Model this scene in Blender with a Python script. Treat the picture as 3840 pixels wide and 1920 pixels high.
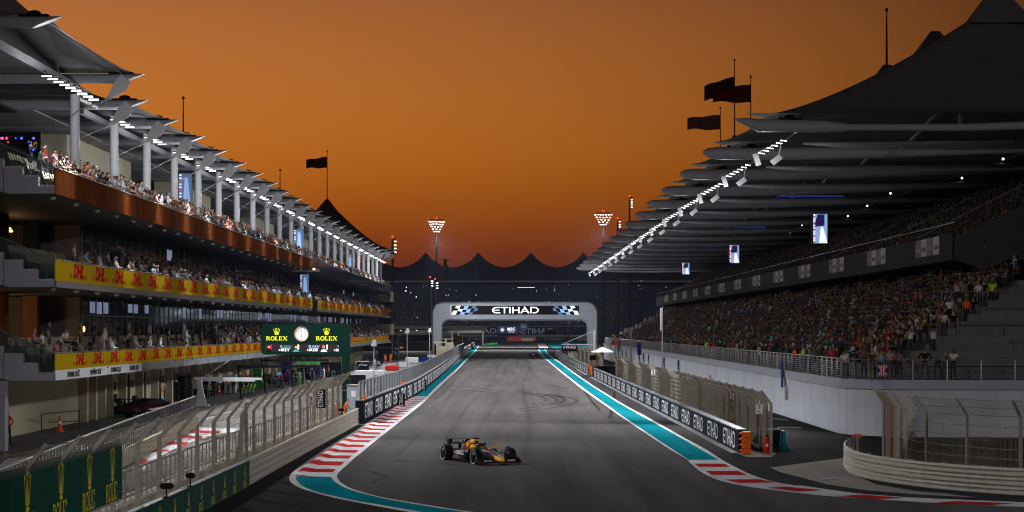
import bpy, math, random
import numpy as np
from mathutils import Vector, Matrix, Euler
random.seed(7); rng = np.random.default_rng(7)
PI = math.pi
sc = bpy.context.scene; COL = sc.collection
for o in list(bpy.data.objects): bpy.data.objects.remove(o)

# ---------------------------------------------------------------- camera
H, F, VX, VY = 6.05, 7564.0, 1911.0, 1234.0      # eye height (m), focal length and vanishing point in photo pixels (3840 wide)
cd = bpy.data.cameras.new('camera'); cam = bpy.data.objects.new('camera', cd); COL.objects.link(cam)
cam.location = (0, 0, H); cam.rotation_euler = (PI/2, 0, 0)
cd.sensor_width = 36; cd.lens = 36*F/3840; cd.shift_x = (1920-VX)/3840; cd.shift_y = (VY-960)/3840
cd.clip_start = .5; cd.clip_end = 9000
sc.camera = cam
def gp(x, y, z=0.0):                       # photo pixel -> point on the plane at height z
    Y = (H-z)*F/(y-VY); return Vector(((x-VX)/F*Y, Y, z))

# ---------------------------------------------------------------- dusk sky
w = bpy.data.worlds.new('World'); sc.world = w; w.use_nodes = True
nt = w.node_tree; N = nt.nodes; L = nt.links
bg = N['Background']
tc = N.new('ShaderNodeTexCoord'); sx = N.new('ShaderNodeSeparateXYZ'); L.new(tc.outputs['Generated'], sx.inputs[0])
ramp = N.new('ShaderNodeValToRGB'); L.new(sx.outputs['Z'], ramp.inputs[0])
cr = ramp.color_ramp; cr.interpolation = 'B_SPLINE'
stops = [(0.0, (.050, .0095, .0040)), (.026, (.090, .0150, .0035)), (.040, (.150, .0270, .0030)), (.055, (.225, .050, .0037)), (.072, (.300, .080, .0070)),
         (.092, (.345, .102, .0120)), (.122, (.340, .110, .0200)), (.160, (.290, .094, .0265)), (.24, (.17, .066, .031)), (.40, (.06, .035, .03)), (.8, (.02, .018, .025))]
while len(cr.elements) < len(stops): cr.elements.new(.5)
for e, (p, c) in zip(cr.elements, stops): e.position = p; e.color = (*c, 1)
# the after-glow is centred a little to the left of the straight and dies away round the horizon
dot = N.new('ShaderNodeVectorMath'); dot.operation = 'DOT_PRODUCT'; L.new(tc.outputs['Generated'], dot.inputs[0])
az = math.radians(-22); dot.inputs[1].default_value = (math.sin(az), math.cos(az), 0)
mr = N.new('ShaderNodeMapRange'); mr.interpolation_type = 'LINEAR'; L.new(dot.outputs['Value'], mr.inputs[0])
mr.inputs[1].default_value = .785; mr.inputs[2].default_value = 1.0; mr.inputs[3].default_value = .25; mr.inputs[4].default_value = 1.46
mul = N.new('ShaderNodeMixRGB'); mul.blend_type = 'MULTIPLY'; mul.inputs[0].default_value = 1
L.new(ramp.outputs[0], mul.inputs[1]); L.new(mr.outputs[0], mul.inputs[2])
L.new(mul.outputs[0], bg.inputs[0]); bg.inputs[1].default_value = 1.1
sc.view_settings.view_transform = 'Standard'; sc.view_settings.look = 'None'
sc.view_settings.exposure = 0; sc.view_settings.gamma = 1
sc.cycles.use_denoising = True
try: sc.cycles.denoiser = 'OPENIMAGEDENOISE'
except Exception: pass
sc.cycles.pixel_filter_type = 'BLACKMAN_HARRIS'; sc.cycles.filter_width = 1.15
sc.cycles.max_bounces = 5; sc.cycles.transparent_max_bounces = 24; sc.cycles.glossy_bounces = 3; sc.cycles.diffuse_bounces = 2; sc.cycles.transmission_bounces = 3
sc.cycles.sample_clamp_indirect = 3; sc.cycles.use_light_tree = True; sc.cycles.caustics_reflective = False; sc.cycles.caustics_refractive = False

# ---------------------------------------------------------------- materials
M = {}
def mat(name, col, rough=.6, metal=0., var=.12, scale=3., bump=0., emit=0., objcol=False, rnd=0., spec=.07, stretch=None, coat=0.):
    m = bpy.data.materials.new(name); m.use_nodes = True; t = m.node_tree; b = t.nodes['Principled BSDF']
    b.inputs['Roughness'].default_value = rough; b.inputs['Metallic'].default_value = metal
    b.inputs['Specular IOR Level'].default_value = spec; b.inputs['Coat Weight'].default_value = coat
    src = None
    if objcol:
        oi = t.nodes.new('ShaderNodeObjectInfo'); src = oi.outputs['Color']
    if var > 0 or bump > 0:
        co = t.nodes.new('ShaderNodeTexCoord'); mp = t.nodes.new('ShaderNodeMapping'); t.links.new(co.outputs['Object'], mp.inputs[0])
        if stretch: mp.inputs['Scale'].default_value = stretch
        nz = t.nodes.new('ShaderNodeTexNoise'); nz.inputs['Scale'].default_value = scale; nz.inputs['Detail'].default_value = 6; nz.inputs['Roughness'].default_value = .62
        t.links.new(mp.outputs[0], nz.inputs['Vector'])
        r = t.nodes.new('ShaderNodeMapRange'); t.links.new(nz.outputs['Fac'], r.inputs[0])
        r.inputs[1].default_value = .28; r.inputs[2].default_value = .72; r.inputs[3].default_value = 1-var; r.inputs[4].default_value = 1+var
        mx = t.nodes.new('ShaderNodeMixRGB'); mx.blend_type = 'MULTIPLY'; mx.inputs[0].default_value = 1
        if src: t.links.new(src, mx.inputs[1])
        else: mx.inputs[1].default_value = (*col, 1)
        t.links.new(r.outputs[0], mx.inputs[2]); src = mx.outputs[0]
        if bump > 0:
            bp = t.nodes.new('ShaderNodeBump'); bp.inputs['Strength'].default_value = bump; bp.inputs['Distance'].default_value = .02
            n2 = t.nodes.new('ShaderNodeTexNoise'); n2.inputs['Scale'].default_value = scale*14; n2.inputs['Detail'].default_value = 3
            t.links.new(mp.outputs[0], n2.inputs['Vector']); t.links.new(n2.outputs['Fac'], bp.inputs['Height']); t.links.new(bp.outputs[0], b.inputs['Normal'])
    if rnd > 0:
        oi = t.nodes.new('ShaderNodeObjectInfo'); r2 = t.nodes.new('ShaderNodeMapRange'); t.links.new(oi.outputs['Random'], r2.inputs[0])
        r2.inputs[3].default_value = 1-rnd; r2.inputs[4].default_value = 1+rnd
        mx = t.nodes.new('ShaderNodeMixRGB'); mx.blend_type = 'MULTIPLY'; mx.inputs[0].default_value = 1
        if src: t.links.new(src, mx.inputs[1])
        else: mx.inputs[1].default_value = (*col, 1)
        t.links.new(r2.outputs[0], mx.inputs[2]); src = mx.outputs[0]
    if src: t.links.new(src, b.inputs['Base Color'])
    else: b.inputs['Base Color'].default_value = (*col, 1)
    if emit:
        b.inputs['Emission Strength'].default_value = emit
        if src and not objcol: t.links.new(src, b.inputs['Emission Color'])
        else: b.inputs['Emission Color'].default_value = (*col, 1)
    M[name] = m; return m
def glass(name, col, alpha, rough=.08):
    m = bpy.data.materials.new(name); m.use_nodes = True; t = m.node_tree; b = t.nodes['Principled BSDF']
    b.inputs['Base Color'].default_value = (*col, 1); b.inputs['Roughness'].default_value = rough; b.inputs['Alpha'].default_value = alpha
    M[name] = m; return m
def asphalt(name, col, streak=.35, patch=.3, rough=.82):
    m = bpy.data.materials.new(name); m.use_nodes = True; t = m.node_tree; b = t.nodes['Principled BSDF']; K = t.links
    co = t.nodes.new('ShaderNodeTexCoord')
    def noise(sc_, scale, det=5):
        mp = t.nodes.new('ShaderNodeMapping'); mp.inputs['Scale'].default_value = sc_; K.new(co.outputs['Object'], mp.inputs[0])
        n = t.nodes.new('ShaderNodeTexNoise'); n.inputs['Scale'].default_value = scale; n.inputs['Detail'].default_value = det; n.inputs['Roughness'].default_value = .6
        K.new(mp.outputs[0], n.inputs['Vector']); return n.outputs['Fac']
    def rng_(s, lo, hi, a=.3, z=.7):
        r = t.nodes.new('ShaderNodeMapRange'); K.new(s, r.inputs[0]); r.inputs[1].default_value = a; r.inputs[2].default_value = z; r.inputs[3].default_value = lo; r.inputs[4].default_value = hi; return r.outputs[0]
    def mulc(a, s):
        x = t.nodes.new('ShaderNodeMixRGB'); x.blend_type = 'MULTIPLY'; x.inputs[0].default_value = 1
        if isinstance(a, tuple): x.inputs[1].default_value = (*a, 1)
        else: K.new(a, x.inputs[1])
        K.new(s, x.inputs[2]); return x.outputs[0]
    c = mulc(col, rng_(noise((1, .035, 1), .55), 1-streak, 1+streak))          # tyre lines along the straight
    c = mulc(c, rng_(noise((1, .25, 1), .12), 1-patch, 1+patch))               # worn and re-laid areas
    c = mulc(c, rng_(noise((1, 1, 1), 26, 3), .8, 1.2))                        # aggregate
    K.new(c, b.inputs['Base Color']); K.new(rng_(noise((1, .2, 1), .4), rough-.12, rough+.08), b.inputs['Roughness'])
    b.inputs['Specular IOR Level'].default_value = 0.
    bp = t.nodes.new('ShaderNodeBump'); bp.inputs['Strength'].default_value = .12; bp.inputs['Distance'].default_value = .01
    K.new(noise((1, 1, 1), 60, 2), bp.inputs['Height']); K.new(bp.outputs[0], b.inputs['Normal'])
    M[name] = m; return m
asphalt('asphalt_track', (.098, .089, .086), .26, .13); asphalt('asphalt_outer', (.05, .047, .047), .15, .35); asphalt('pit_concrete', (.16, .15, .14), .15, .2)
asphalt('teal_paint', (.008, .19, .23), .2, .2, .6); asphalt('rubber', (.034, .031, .03), .2, .2, .7)
asphalt('beige_concrete', (.32, .295, .26), .12, .2)
mat('white_paint', (.56, .56, .57), .7, var=.2, scale=1.2, spec=0., stretch=(1, .25, 1)); mat('red_paint', (.42, .030, .030), .7, var=.3, scale=1.1, spec=0., stretch=(1, .25, 1))
mat('white_wall', (.55, .56, .61), .7, var=.13, scale=.5, spec=.05, stretch=(1, 1, .35)); mat('wall_band', (.40, .41, .46), .6, var=.07, scale=.5)
mat('cream', (.46, .41, .29), .65, var=.07, scale=.8); mat('end_panel', (.33, .33, .38), .55, var=.05, scale=1.5)
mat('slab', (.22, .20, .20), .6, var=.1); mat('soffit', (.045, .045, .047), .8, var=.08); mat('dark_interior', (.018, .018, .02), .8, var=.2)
mat('brown_glass', (.145, .040, .011), .6, var=.4, scale=1.6, spec=0., stretch=(1, .6, .12)); mat('brown_wall', (.13, .05, .022), .5, var=.2)
mat('yellow', (.43, .295, .008), .6, var=.08, spec=0.); mat('dhl_red', (.42, .012, .010), .6, var=.05, spec=0.)
mat('column', (.40, .40, .42), .4, var=.04); mat('roof_metal', (.26, .26, .275), .42, var=.06); mat('petal', (.46, .46, .47), .4, var=.06)
mat('membrane', (.20, .20, .205), .7, var=.08, scale=.3); mat('membrane_dark', (.10, .099, .105), .8, var=.12, scale=.2)
mat('seat_cream', (.26, .25, .19), .5, var=.1, rnd=.12); mat('green_banner', (.003, .050, .036), .7, var=.2, scale=.9, spec=.05); mat('rolex_gold', (.62, .56, .015), .5, var=.1)
mat('sign_green', (.002, .026, .018), .5, var=.08, spec=.08); mat('etihad_blue', (.011, .013, .019), .8, var=.1, spec=.02); mat('etihad_grey', (.022, .027, .037), .8, var=.1, spec=.03)
mat('letter_white', (.84, .84, .84), .6, var=.04, spec=.05); mat('letter_gold_dark', (.35, .26, .10), .5, var=.1); mat('black', (.007, .007, .008), .6, var=.1, spec=.08)
mat('black_gloss', (.01, .01, .011), .2, var=.1, spec=.5); mat('rail_steel', (.34, .34, .35), .35, .6, var=.1, scale=4); mat('dark_steel', (.09, .09, .095), .45, .5, var=.12)
mat('armco', (.47, .43, .365), .5, .05, var=.14, scale=2.5); mat('fence_post', (.31, .28, .24), .55, .2, var=.2, scale=3); mat('wire', (.31, .275, .225), .55, .3, var=.15)
mat('wire_rust', (.24, .14, .08), .7, .1, var=.25); mat('orange_plastic', (.85, .13, .008), .4, var=.06); mat('red_plastic', (.5, .012, .012), .35, var=.08)
mat('teal_plastic', (.01, .22, .26), .4, var=.06); mat('skin', (.34, .18, .115), .55, var=.1, rnd=.45); mat('shirt', (1, 1, 1), .75, var=.1, scale=9, objcol=True)
mat('trousers', (.06, .06, .075), .8, var=.2, scale=8, rnd=.8); mat('shoe', (.05, .05, .05), .5, var=.2, rnd=.6); mat('hair', (.018, .012, .009), .6, var=.3, rnd=.7)
mat('eye', (.01, .01, .01), .3, var=0); mat('robe_white', (.72, .72, .72), .7, var=.06); mat('concrete', (.22, .21, .20), .7, var=.12, scale=1.2, bump=.1)
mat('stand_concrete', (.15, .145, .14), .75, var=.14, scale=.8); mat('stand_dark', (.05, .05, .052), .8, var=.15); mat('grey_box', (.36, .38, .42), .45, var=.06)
mat('lamp', (1.0, .98, .95), .3, var=0, emit=8); mat('lamp_small', (1.0, .96, .9), .3, var=0, emit=5); mat('lamp_red', (1, .02, .02), .3, var=0, emit=5); mat('lamp_warm', (1, .55, .12), .3, var=0, emit=4)
mat('reflector', (.36, .36, .37), .35, var=.05); mat('green_crew', (.02, .30, .05), .6, var=.1); mat('blue_cover', (.015, .02, .2), .5, var=.15)
mat('flag_dark', (.10, .022, .012), .8, var=.3); mat('flag_grey', (.17, .10, .09), .8, var=.2); mat('flag_green', (.05, .03, .025), .8, var=.5, scale=.7); mat('tyre', (.012, .012, .013), .75, var=.15); mat('tyre_line', (.55, .55, .55), .6, var=.1)
mat('rim', (.02, .02, .022), .35, .6, var=.1); mat('car_navy', (.006, .007, .018), .35, var=.1, spec=.3, coat=.25); mat('car_black', (.006, .006, .007), .5, var=.1, spec=.1); mat('car_yellow', (.9, .46, .008), .35, var=.04)
mat('car_red', (.75, .022, .01), .35, var=.06); mat('car_green', (.01, .26, .04), .35, var=.1); mat('car_blue', (.03, .02, .22), .35, var=.1); mat('car_white', (.6, .6, .62), .35, var=.05)
mat('chrome', (.5, .5, .5), .2, .9, var=.05); mat('maroon', (.05, .004, .006), .25, var=.1, coat=.4); mat('arch_silver', (.36, .38, .42), .42, .15, var=.05, scale=.5)
mat('arch_edge', (.42, .44, .48), .32, .3, var=.04); mat('screen_black', (.004, .004, .005), .4, var=0, emit=.0); mat('screen_white', (.95, .97, 1), .4, var=0, emit=.95)
mat('screen_blue', (.30, .46, .80), .4, var=0, emit=.75); mat('screen_mid', (.09, .15, .28), .4, var=0, emit=.8); mat('screen_yellow', (.95, .9, .01), .4, var=0, emit=.85); mat('screen_red', (.8, .01, .03), .4, var=0, emit=.7)
mat('screen_skin', (.8, .33, .22), .4, var=0, emit=.55); mat('screen_dark', (.022, .019, .018), .4, var=0, emit=.5); mat('screen_teal', (.02, .35, .30), .4, var=0, emit=.7); mat('screen_navy', (.018, .013, .07), .4, var=0, emit=.8)
mat('clock_face', (.8, .82, .88), .4, var=0, emit=.45); mat('gold', (.5, .30, .08), .35, .5, var=.1); mat('aldar_white', (.30, .28, .30), .6, var=.1); mat('aldar_maroon', (.10, .055, .065), .6, var=.1)
mat('white_tent', (.55, .56, .52), .7, var=.06); mat('van_white', (.55, .55, .57), .4, var=.05); mat('window_lit', (.35, .42, .6), .3, var=.35, scale=1.2, emit=.35); mat('leaf', (.02, .05, .015), .7, var=.3)
mat('purple_led', (.12, .05, .75), .4, var=0, emit=4); mat('blue_led', (.02, .10, 1), .4, var=0, emit=3); mat('blue_glow', (.03, .05, .22), .4, var=0, emit=.7); mat('vest_lime', (.35, .75, .01), .6, var=.05)
mat('door_grey', (.20, .21, .24), .5, var=.06); mat('far_navy', (.022, .024, .040), .7, var=.2); mat('membrane_far', (.028, .028, .042), .8, var=.1, scale=.05); mat('far_concrete', (.13, .125, .12), .8, var=.15, scale=.2)
mat('orange_suit', (.8, .10, .01), .7, var=.1); mat('helmet', (.30, .30, .31), .25, var=.2, coat=.5); mat('mic_fur', (.02, .018, .012), .95, var=.3)
glass('pane_clear', (.07, .08, .085), .10); glass('pane_dark', (.012, .014, .017), .93, .05); glass('pane_balustrade', (.05, .09, .09), .35)
for _f in ('flag_dark', 'flag_grey', 'flag_green'):          # thin cloth lets some of the sky through
    t = M[_f].node_tree; pb_ = t.nodes['Principled BSDF']; tl = t.nodes.new('ShaderNodeBsdfTranslucent'); mxs = t.nodes.new('ShaderNodeMixShader'); mxs.inputs[0].default_value = .5
    t.links.new(pb_.inputs['Base Color'].links[0].from_socket, tl.inputs[0]); t.links.new(pb_.outputs[0], mxs.inputs[1]); t.links.new(tl.outputs[0], mxs.inputs[2]); t.links.new(mxs.outputs[0], t.nodes['Material Output'].inputs[0])
def crowd_mat():
    m = bpy.data.materials.new('crowd'); m.use_nodes = True; t = m.node_tree; a = t.nodes.new('ShaderNodeAttribute'); a.attribute_name = 'Col'
    b = t.nodes['Principled BSDF']; b.inputs['Roughness'].default_value = .8; t.links.new(a.outputs['Color'], b.inputs['Base Color']); M['crowd'] = m
crowd_mat()

# ---------------------------------------------------------------- mesh helpers
class MB:
    def __init__(s): s.v = []; s.f = []; s.m = []
    def add(s, vs, fs, mi=0):
        k = len(s.v); s.v.extend(tuple(q) for q in vs); s.f.extend(tuple(i+k for i in f) for f in fs); s.m.extend([mi]*len(fs)); return s
    def box(s, x0, x1, y0, y1, z0, z1, mi=0):
        return s.add([(x0,y0,z0),(x1,y0,z0),(x1,y1,z0),(x0,y1,z0),(x0,y0,z1),(x1,y0,z1),(x1,y1,z1),(x0,y1,z1)],
                     [(0,3,2,1),(4,5,6,7),(0,1,5,4),(1,2,6,5),(2,3,7,6),(3,0,4,7)], mi)
    def obox(s, c, size, rot=(0,0,0), mi=0):
        R = Euler(rot).to_matrix(); c = Vector(c); a, b, d = [q/2 for q in size]; vs = []
        for z in (-d, d):
            for x, y in ((-a,-b),(a,-b),(a,b),(-a,b)): vs.append(c+R @ Vector((x, y, z)))
        return s.add(vs, [(0,3,2,1),(4,5,6,7),(0,1,5,4),(1,2,6,5),(2,3,7,6),(3,0,4,7)], mi)
    def bar(s, p0, p1, wd, hd, mi=0):                       # rectangular bar between two points
        p0 = Vector(p0); p1 = Vector(p1); d = (p1-p0).normalized(); up = Vector((0,0,1)) if abs(d.z) < .95 else Vector((0,1,0))
        a = d.cross(up).normalized(); b = a.cross(d).normalized(); vs = []
        for p in (p0, p1):
            for i, j in ((-1,-1),(1,-1),(1,1),(-1,1)): vs.append(p+a*i*wd/2+b*j*hd/2)
        return s.add(vs, [(0,1,2,3),(7,6,5,4),(0,4,5,1),(1,5,6,2),(2,6,7,3),(3,7,4,0)], mi)
    def tube(s, pts, r, n=6, cap=True, mi=0):
        pts = [Vector(p) for p in pts]; k = len(pts); rs = r if isinstance(r, (list, tuple)) else [r]*k; rings = []
        pa = None
        for i, p in enumerate(pts):
            d = (pts[min(i+1, k-1)]-pts[max(i-1, 0)]).normalized()
            if pa is None:
                up = Vector((0,0,1)) if abs(d.z) < .9 else Vector((0,1,0)); a = d.cross(up).normalized()
            else: a = (pa-d*pa.dot(d)).normalized()
            pa = a; b = d.cross(a)
            rings.append([p+(a*math.cos(2*PI*j/n)+b*math.sin(2*PI*j/n))*rs[i] for j in range(n)])
        return s.loft(rings, cap, mi)
    def loft(s, rings, cap=True, mi=0):
        n = len(rings[0]); vs = [q for r in rings for q in r]; fs = []
        for i in range(len(rings)-1):
            for j in range(n): fs.append((i*n+j, i*n+(j+1) % n, (i+1)*n+(j+1) % n, (i+1)*n+j))
        if cap: fs.append(tuple(range(n))[::-1]); fs.append(tuple((len(rings)-1)*n+j for j in range(n)))
        return s.add(vs, fs, mi)
    def lathe(s, prof, n=12, c=(0,0,0), axis='z', mi=0, cap=True):
        rings = []
        for r, h in prof:
            ring = []
            for j in range(n):
                u, v = r*math.cos(2*PI*j/n), r*math.sin(2*PI*j/n)
                q = (u, v, h) if axis == 'z' else ((h, u, v) if axis == 'x' else (v, h, u))
                ring.append((c[0]+q[0], c[1]+q[1], c[2]+q[2]))
            rings.append(ring)
        return s.loft(rings, cap, mi)
    def prism(s, poly, vec, mi=0):
        n = len(poly); vec = Vector(vec); a = [Vector(p) for p in poly]; b = [p+vec for p in a]
        return s.add(a+b, [tuple(range(n))[::-1], tuple(range(n, 2*n))]+[(i, (i+1) % n, n+(i+1) % n, n+i) for i in range(n)], mi)
    def poly(s, pts, mi=0): return s.add(pts, [tuple(range(len(pts)))], mi)
    def ball(s, c, r, n=8, m=5, mi=0, sq=(1,1,1)):
        prof = [(max(.001, math.sin(PI*i/m)), -math.cos(PI*i/m)) for i in range(m+1)]; k = len(s.v)
        s.lathe(prof, n, mi=mi); 
        for i in range(k, len(s.v)):
            q = s.v[i]; s.v[i] = (c[0]+q[0]*r*sq[0], c[1]+q[1]*r*sq[1], c[2]+q[2]*r*sq[2])
        return s
    def mesh(s, name, mats, smooth=False):
        me = bpy.data.meshes.new(name); me.from_pydata(s.v, [], s.f)
        for q in (mats if isinstance(mats, (list, tuple)) else [mats]): me.materials.append(M[q] if isinstance(q, str) else q)
        if any(s.m): me.polygons.foreach_set('material_index', s.m)
        if smooth: me.polygons.foreach_set('use_smooth', [True]*len(me.polygons))
        me.update(); return me
W = {}
def thing(name, loc, label, cat, group=None, rotz=0., rot=None, kind=None):
    o = bpy.data.objects.new(name, None); COL.objects.link(o); o.empty_display_size = .2; o.location = loc
    o.rotation_euler = rot if rot else (0, 0, rotz); o['label'] = label; o['category'] = cat
    if group: o['group'] = group
    if kind: o['kind'] = kind
    W[o] = Vector(loc); return o
def part(name, src, mats, parent, loc=(0,0,0), rot=(0,0,0), scale=(1,1,1), local=False, smooth=False, label=None, kind=None):
    """a mesh below a thing or part; loc is in world metres (local=True: in the parent's own frame)"""
    me = src.mesh(name, mats, smooth) if isinstance(src, MB) else src
    o = bpy.data.objects.new(name, me); COL.objects.link(o); o.parent = parent
    loc = Vector(loc)
    if parent is not None and not local: o.location = loc-W[parent]; W[o] = loc
    else: o.location = loc; W[o] = loc if parent is None else W[parent]+loc
    o.rotation_euler = rot; o.scale = scale
    if label: o['label'] = label
    if kind: o['kind'] = kind
    return o
def solo(name, src, mats, label, cat, loc=(0,0,0), rot=(0,0,0), scale=(1,1,1), group=None, kind=None, smooth=False):
    o = part(name, src, mats, None, loc, rot, scale, smooth=smooth)
    if label: o['label'] = label
    if cat: o['category'] = cat
    if group: o['group'] = group
    if kind: o['kind'] = kind
    return o
def struct(name, src, mats, label=None, smooth=False, loc=(0,0,0)):
    o = part(name, src, mats, None, loc, smooth=smooth); o['kind'] = 'structure'
    if label: o['label'] = label
    return o
def ordn(i):
    return '%d%s' % (i, 'th' if 10 <= i % 100 <= 20 else {1: 'st', 2: 'nd', 3: 'rd'}.get(i % 10, 'th'))
FX, FY_, FNX = (PI/2, 0, PI/2), (PI/2, 0, 0), (PI/2, 0, -PI/2)      # lettering facing +X, the camera, -X
_tc = {}
def text(body, size=1., bold=0., shear=0., ext=.004, mt='letter_white', align='CENTER', sx=1., space=1.):
    key = (body, size, bold, shear, ext, mt, align, sx, space)
    if key in _tc: return _tc[key]
    c = bpy.data.curves.new('lettering', 'FONT'); c.body = body; c.size = size; c.offset = bold*size; c.shear = shear; c.extrude = ext; c.align_x = align; c.align_y = 'CENTER'
    c.resolution_u = 2; c.space_character = space; c.space_line = .85
    o = bpy.data.objects.new('tmp', c); COL.objects.link(o); bpy.context.view_layer.update()
    me = bpy.data.meshes.new_from_object(o.evaluated_get(bpy.context.evaluated_depsgraph_get())); bpy.data.objects.remove(o); bpy.data.curves.remove(c)
    if sx != 1.:
        for v in me.vertices: v.co.x *= sx
    me.name = 'lettering'; me.materials.clear(); me.materials.append(M[mt]); _tc[key] = me; return me
def ribbon2(pts, wd, closed=False):          # mitred flat ribbon along a 2-D polyline -> list of quads
    P_ = [Vector((p[0], p[1])) for p in pts]; n = len(P_); Ls, Rs = [], []
    for i in range(n):
        a = P_[i]-P_[i-1] if (i > 0 or closed) else P_[1]-P_[0]; b = P_[(i+1) % n]-P_[i] if (i < n-1 or closed) else a
        if i == 0 and not closed: a = b
        a = a.normalized(); b = b.normalized(); t = (a+b)
        t = t.normalized() if t.length > 1e-5 else a
        nn = Vector((-t.y, t.x)); k = max(.35, nn.dot(Vector((-b.y, b.x)))); nn = nn*(wd/2/k); Ls.append(P_[i]+nn); Rs.append(P_[i]-nn)
    out = []
    for i in range(n if closed else n-1):
        j = (i+1) % n; out.append([Ls[i], Rs[i], Rs[j], Ls[j]])
    return out
def quads_mesh(name, quads, mt, ext=.006):
    b = MB()
    for q in quads: b.add([(p[0], p[1], 0) for p in q], [tuple(range(len(q)))])
    return b.mesh(name, mt)
def arc(cx, cy, rx, ry, a0, a1, n):
    return [(cx+rx*math.cos(math.radians(a0+(a1-a0)*i/n)), cy+ry*math.sin(math.radians(a0+(a1-a0)*i/n))) for i in range(n+1)]
_ec = {}
def airline(width, height, mt='letter_white', wd=.16):        # the six-letter airline wordmark, 5.9 x 1 units, centred
    key = (width, height, mt, wd)
    if key in _ec: return _ec[key]
    Q = []
    Q += ribbon2([(.98, .92)]+arc(.5, .5, .5, .42, 90, 270, 8)[0:]+[(.98, .08)], wd)                     # rounded E
    Q += [[(.12, .44), (.86, .44), (.9, .56), (.12, .56)]]
    Q += [[(1.02, .84), (1.98, .84), (1.98, 1.0), (1.08, 1.0)], [(1.42, 0), (1.6, 0), (1.6, .83), (1.42, .83)]]    # T
    Q += [[(2.1, 0), (2.3, 0), (2.3, 1), (2.1, 1)]]                                                        # I
    Q += [[(2.5, 0), (2.68, 0), (2.68, 1), (2.5, 1)], [(3.25, 0), (3.43, 0), (3.43, 1), (3.25, 1)], [(2.69, .42), (3.24, .42), (3.24, .56), (2.69, .56)]]   # H
    Q += ribbon2([(3.62, 0), (4.1, .93), (4.62, 0)], wd+.02) + [[(3.86, .24), (4.36, .24), (4.30, .36), (3.92, .36)]]        # A
    Q += ribbon2([(4.88, .02), (4.88, .92), (5.25, .92)]+arc(5.3, .5, .5, .42, 88, -88, 8)+[(5.1, .08)], wd)      # D
    q2 = [[((x-2.93)*width/5.9, (y-.5)*height) for x, y in q] for q in Q]
    _ec[key] = quads_mesh('lettering', q2, mt); return _ec[key]
_rc = {}
def watchword(width, height, mt='rolex_gold'):                # five serif capitals, 4.9 x 1 units, centred
    key = (width, height, mt)
    if key in _rc: return _rc[key]
    R = lambda x0, y0, x1, y1: [(x0, y0), (x1, y0), (x1, y1), (x0, y1)]
    Q = [R(.12, .08, .30, .92), R(0, 0, .42, .07), R(0, .93, .30, 1)]
    Q += ribbon2([(.31, .93), (.5, .93)]+arc(.52, .73, .22, .20, 85, -85, 6)+[(.31, .53)], .13) + [[(.42, .46), (.6, .46), (.93, 0), (.72, 0)], R(.94, 0, 1.0, .07)]
    Q += ribbon2(arc(1.5, .5, .40, .45, 0, 360, 20)[:-1], .15, True)
    Q += [R(2.14, .08, 2.32, .92), R(2.02, .93, 2.44, 1), R(2.02, 0, 2.75, .07), [(2.62, .08), (2.75, .08), (2.75, .33), (2.70, .33)]]
    Q += [R(3.0, .08, 3.18, .92), R(2.88, .93, 3.62, 1), R(2.88, 0, 3.66, .07), R(3.19, .46, 3.42, .54), [(3.5, .08), (3.66, .08), (3.66, .30), (3.60, .30)], [(3.50, .92), (3.62, .92), (3.62, .72), (3.57, .72)], R(3.43, .36, 3.49, .64)]
    Q += [[(3.86, .93), (4.08, .93), (4.72, .07), (4.50, .07)], [(4.24, .44), (3.98, .07), (3.86, .07), (4.19, .52)], [(4.35, .56), (4.62, .93), (4.74, .93), (4.40, .49)], R(3.76, 0, 4.08, .06), R(4.42, 0, 4.84, .06), R(3.76, .94, 4.18, 1), R(4.5, .94, 4.84, 1)]
    q2 = [[((x-2.42)*width/4.84, (y-.5)*height) for x, y in q] for q in Q]
    _rc[key] = quads_mesh('lettering', q2, mt); return _rc[key]
_cc = {}
def crown(width, height, mt='rolex_gold'):                    # five-pointed crown
    key = (width, height, mt)
    if key in _cc: return _cc[key]
    Q = []
    for i in range(5):
        a = -1+i*.5; tx, ty = a*.46, .82-.10*abs(a)**1.5
        bx = a*.22; hw = .05
        Q.append([(bx-hw, .16), (bx+hw, .16), (tx+.018, ty), (tx-.018, ty)])
        Q.append([(tx+.055*math.cos(2*PI*k/8), ty+.07+.065*math.sin(2*PI*k/8)) for k in range(8)])
    Q.append([(.28*math.cos(2*PI*k/14), .08+.065*math.sin(2*PI*k/14)) for k in range(14)])
    q2 = [[(x*width, (y-.46)*height) for x, y in q] for q in Q]
    _cc[key] = quads_mesh('crown', q2, mt); return _cc[key]
def smooth2(pts, k=5):                     # Catmull-Rom through photo points
    P_ = [np.array(p, float) for p in pts]; out = []
    for i in range(len(P_)-1):
        p0, p1, p2, p3 = P_[max(i-1, 0)], P_[i], P_[i+1], P_[min(i+2, len(P_)-1)]
        for j in range(k):
            t = j/k; out.append(.5*((2*p1)+(-p0+p2)*t+(2*p0-5*p1+4*p2-p3)*t*t+(-p0+3*p1-3*p2+p3)*t**3))
    out.append(P_[-1]); return out
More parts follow.
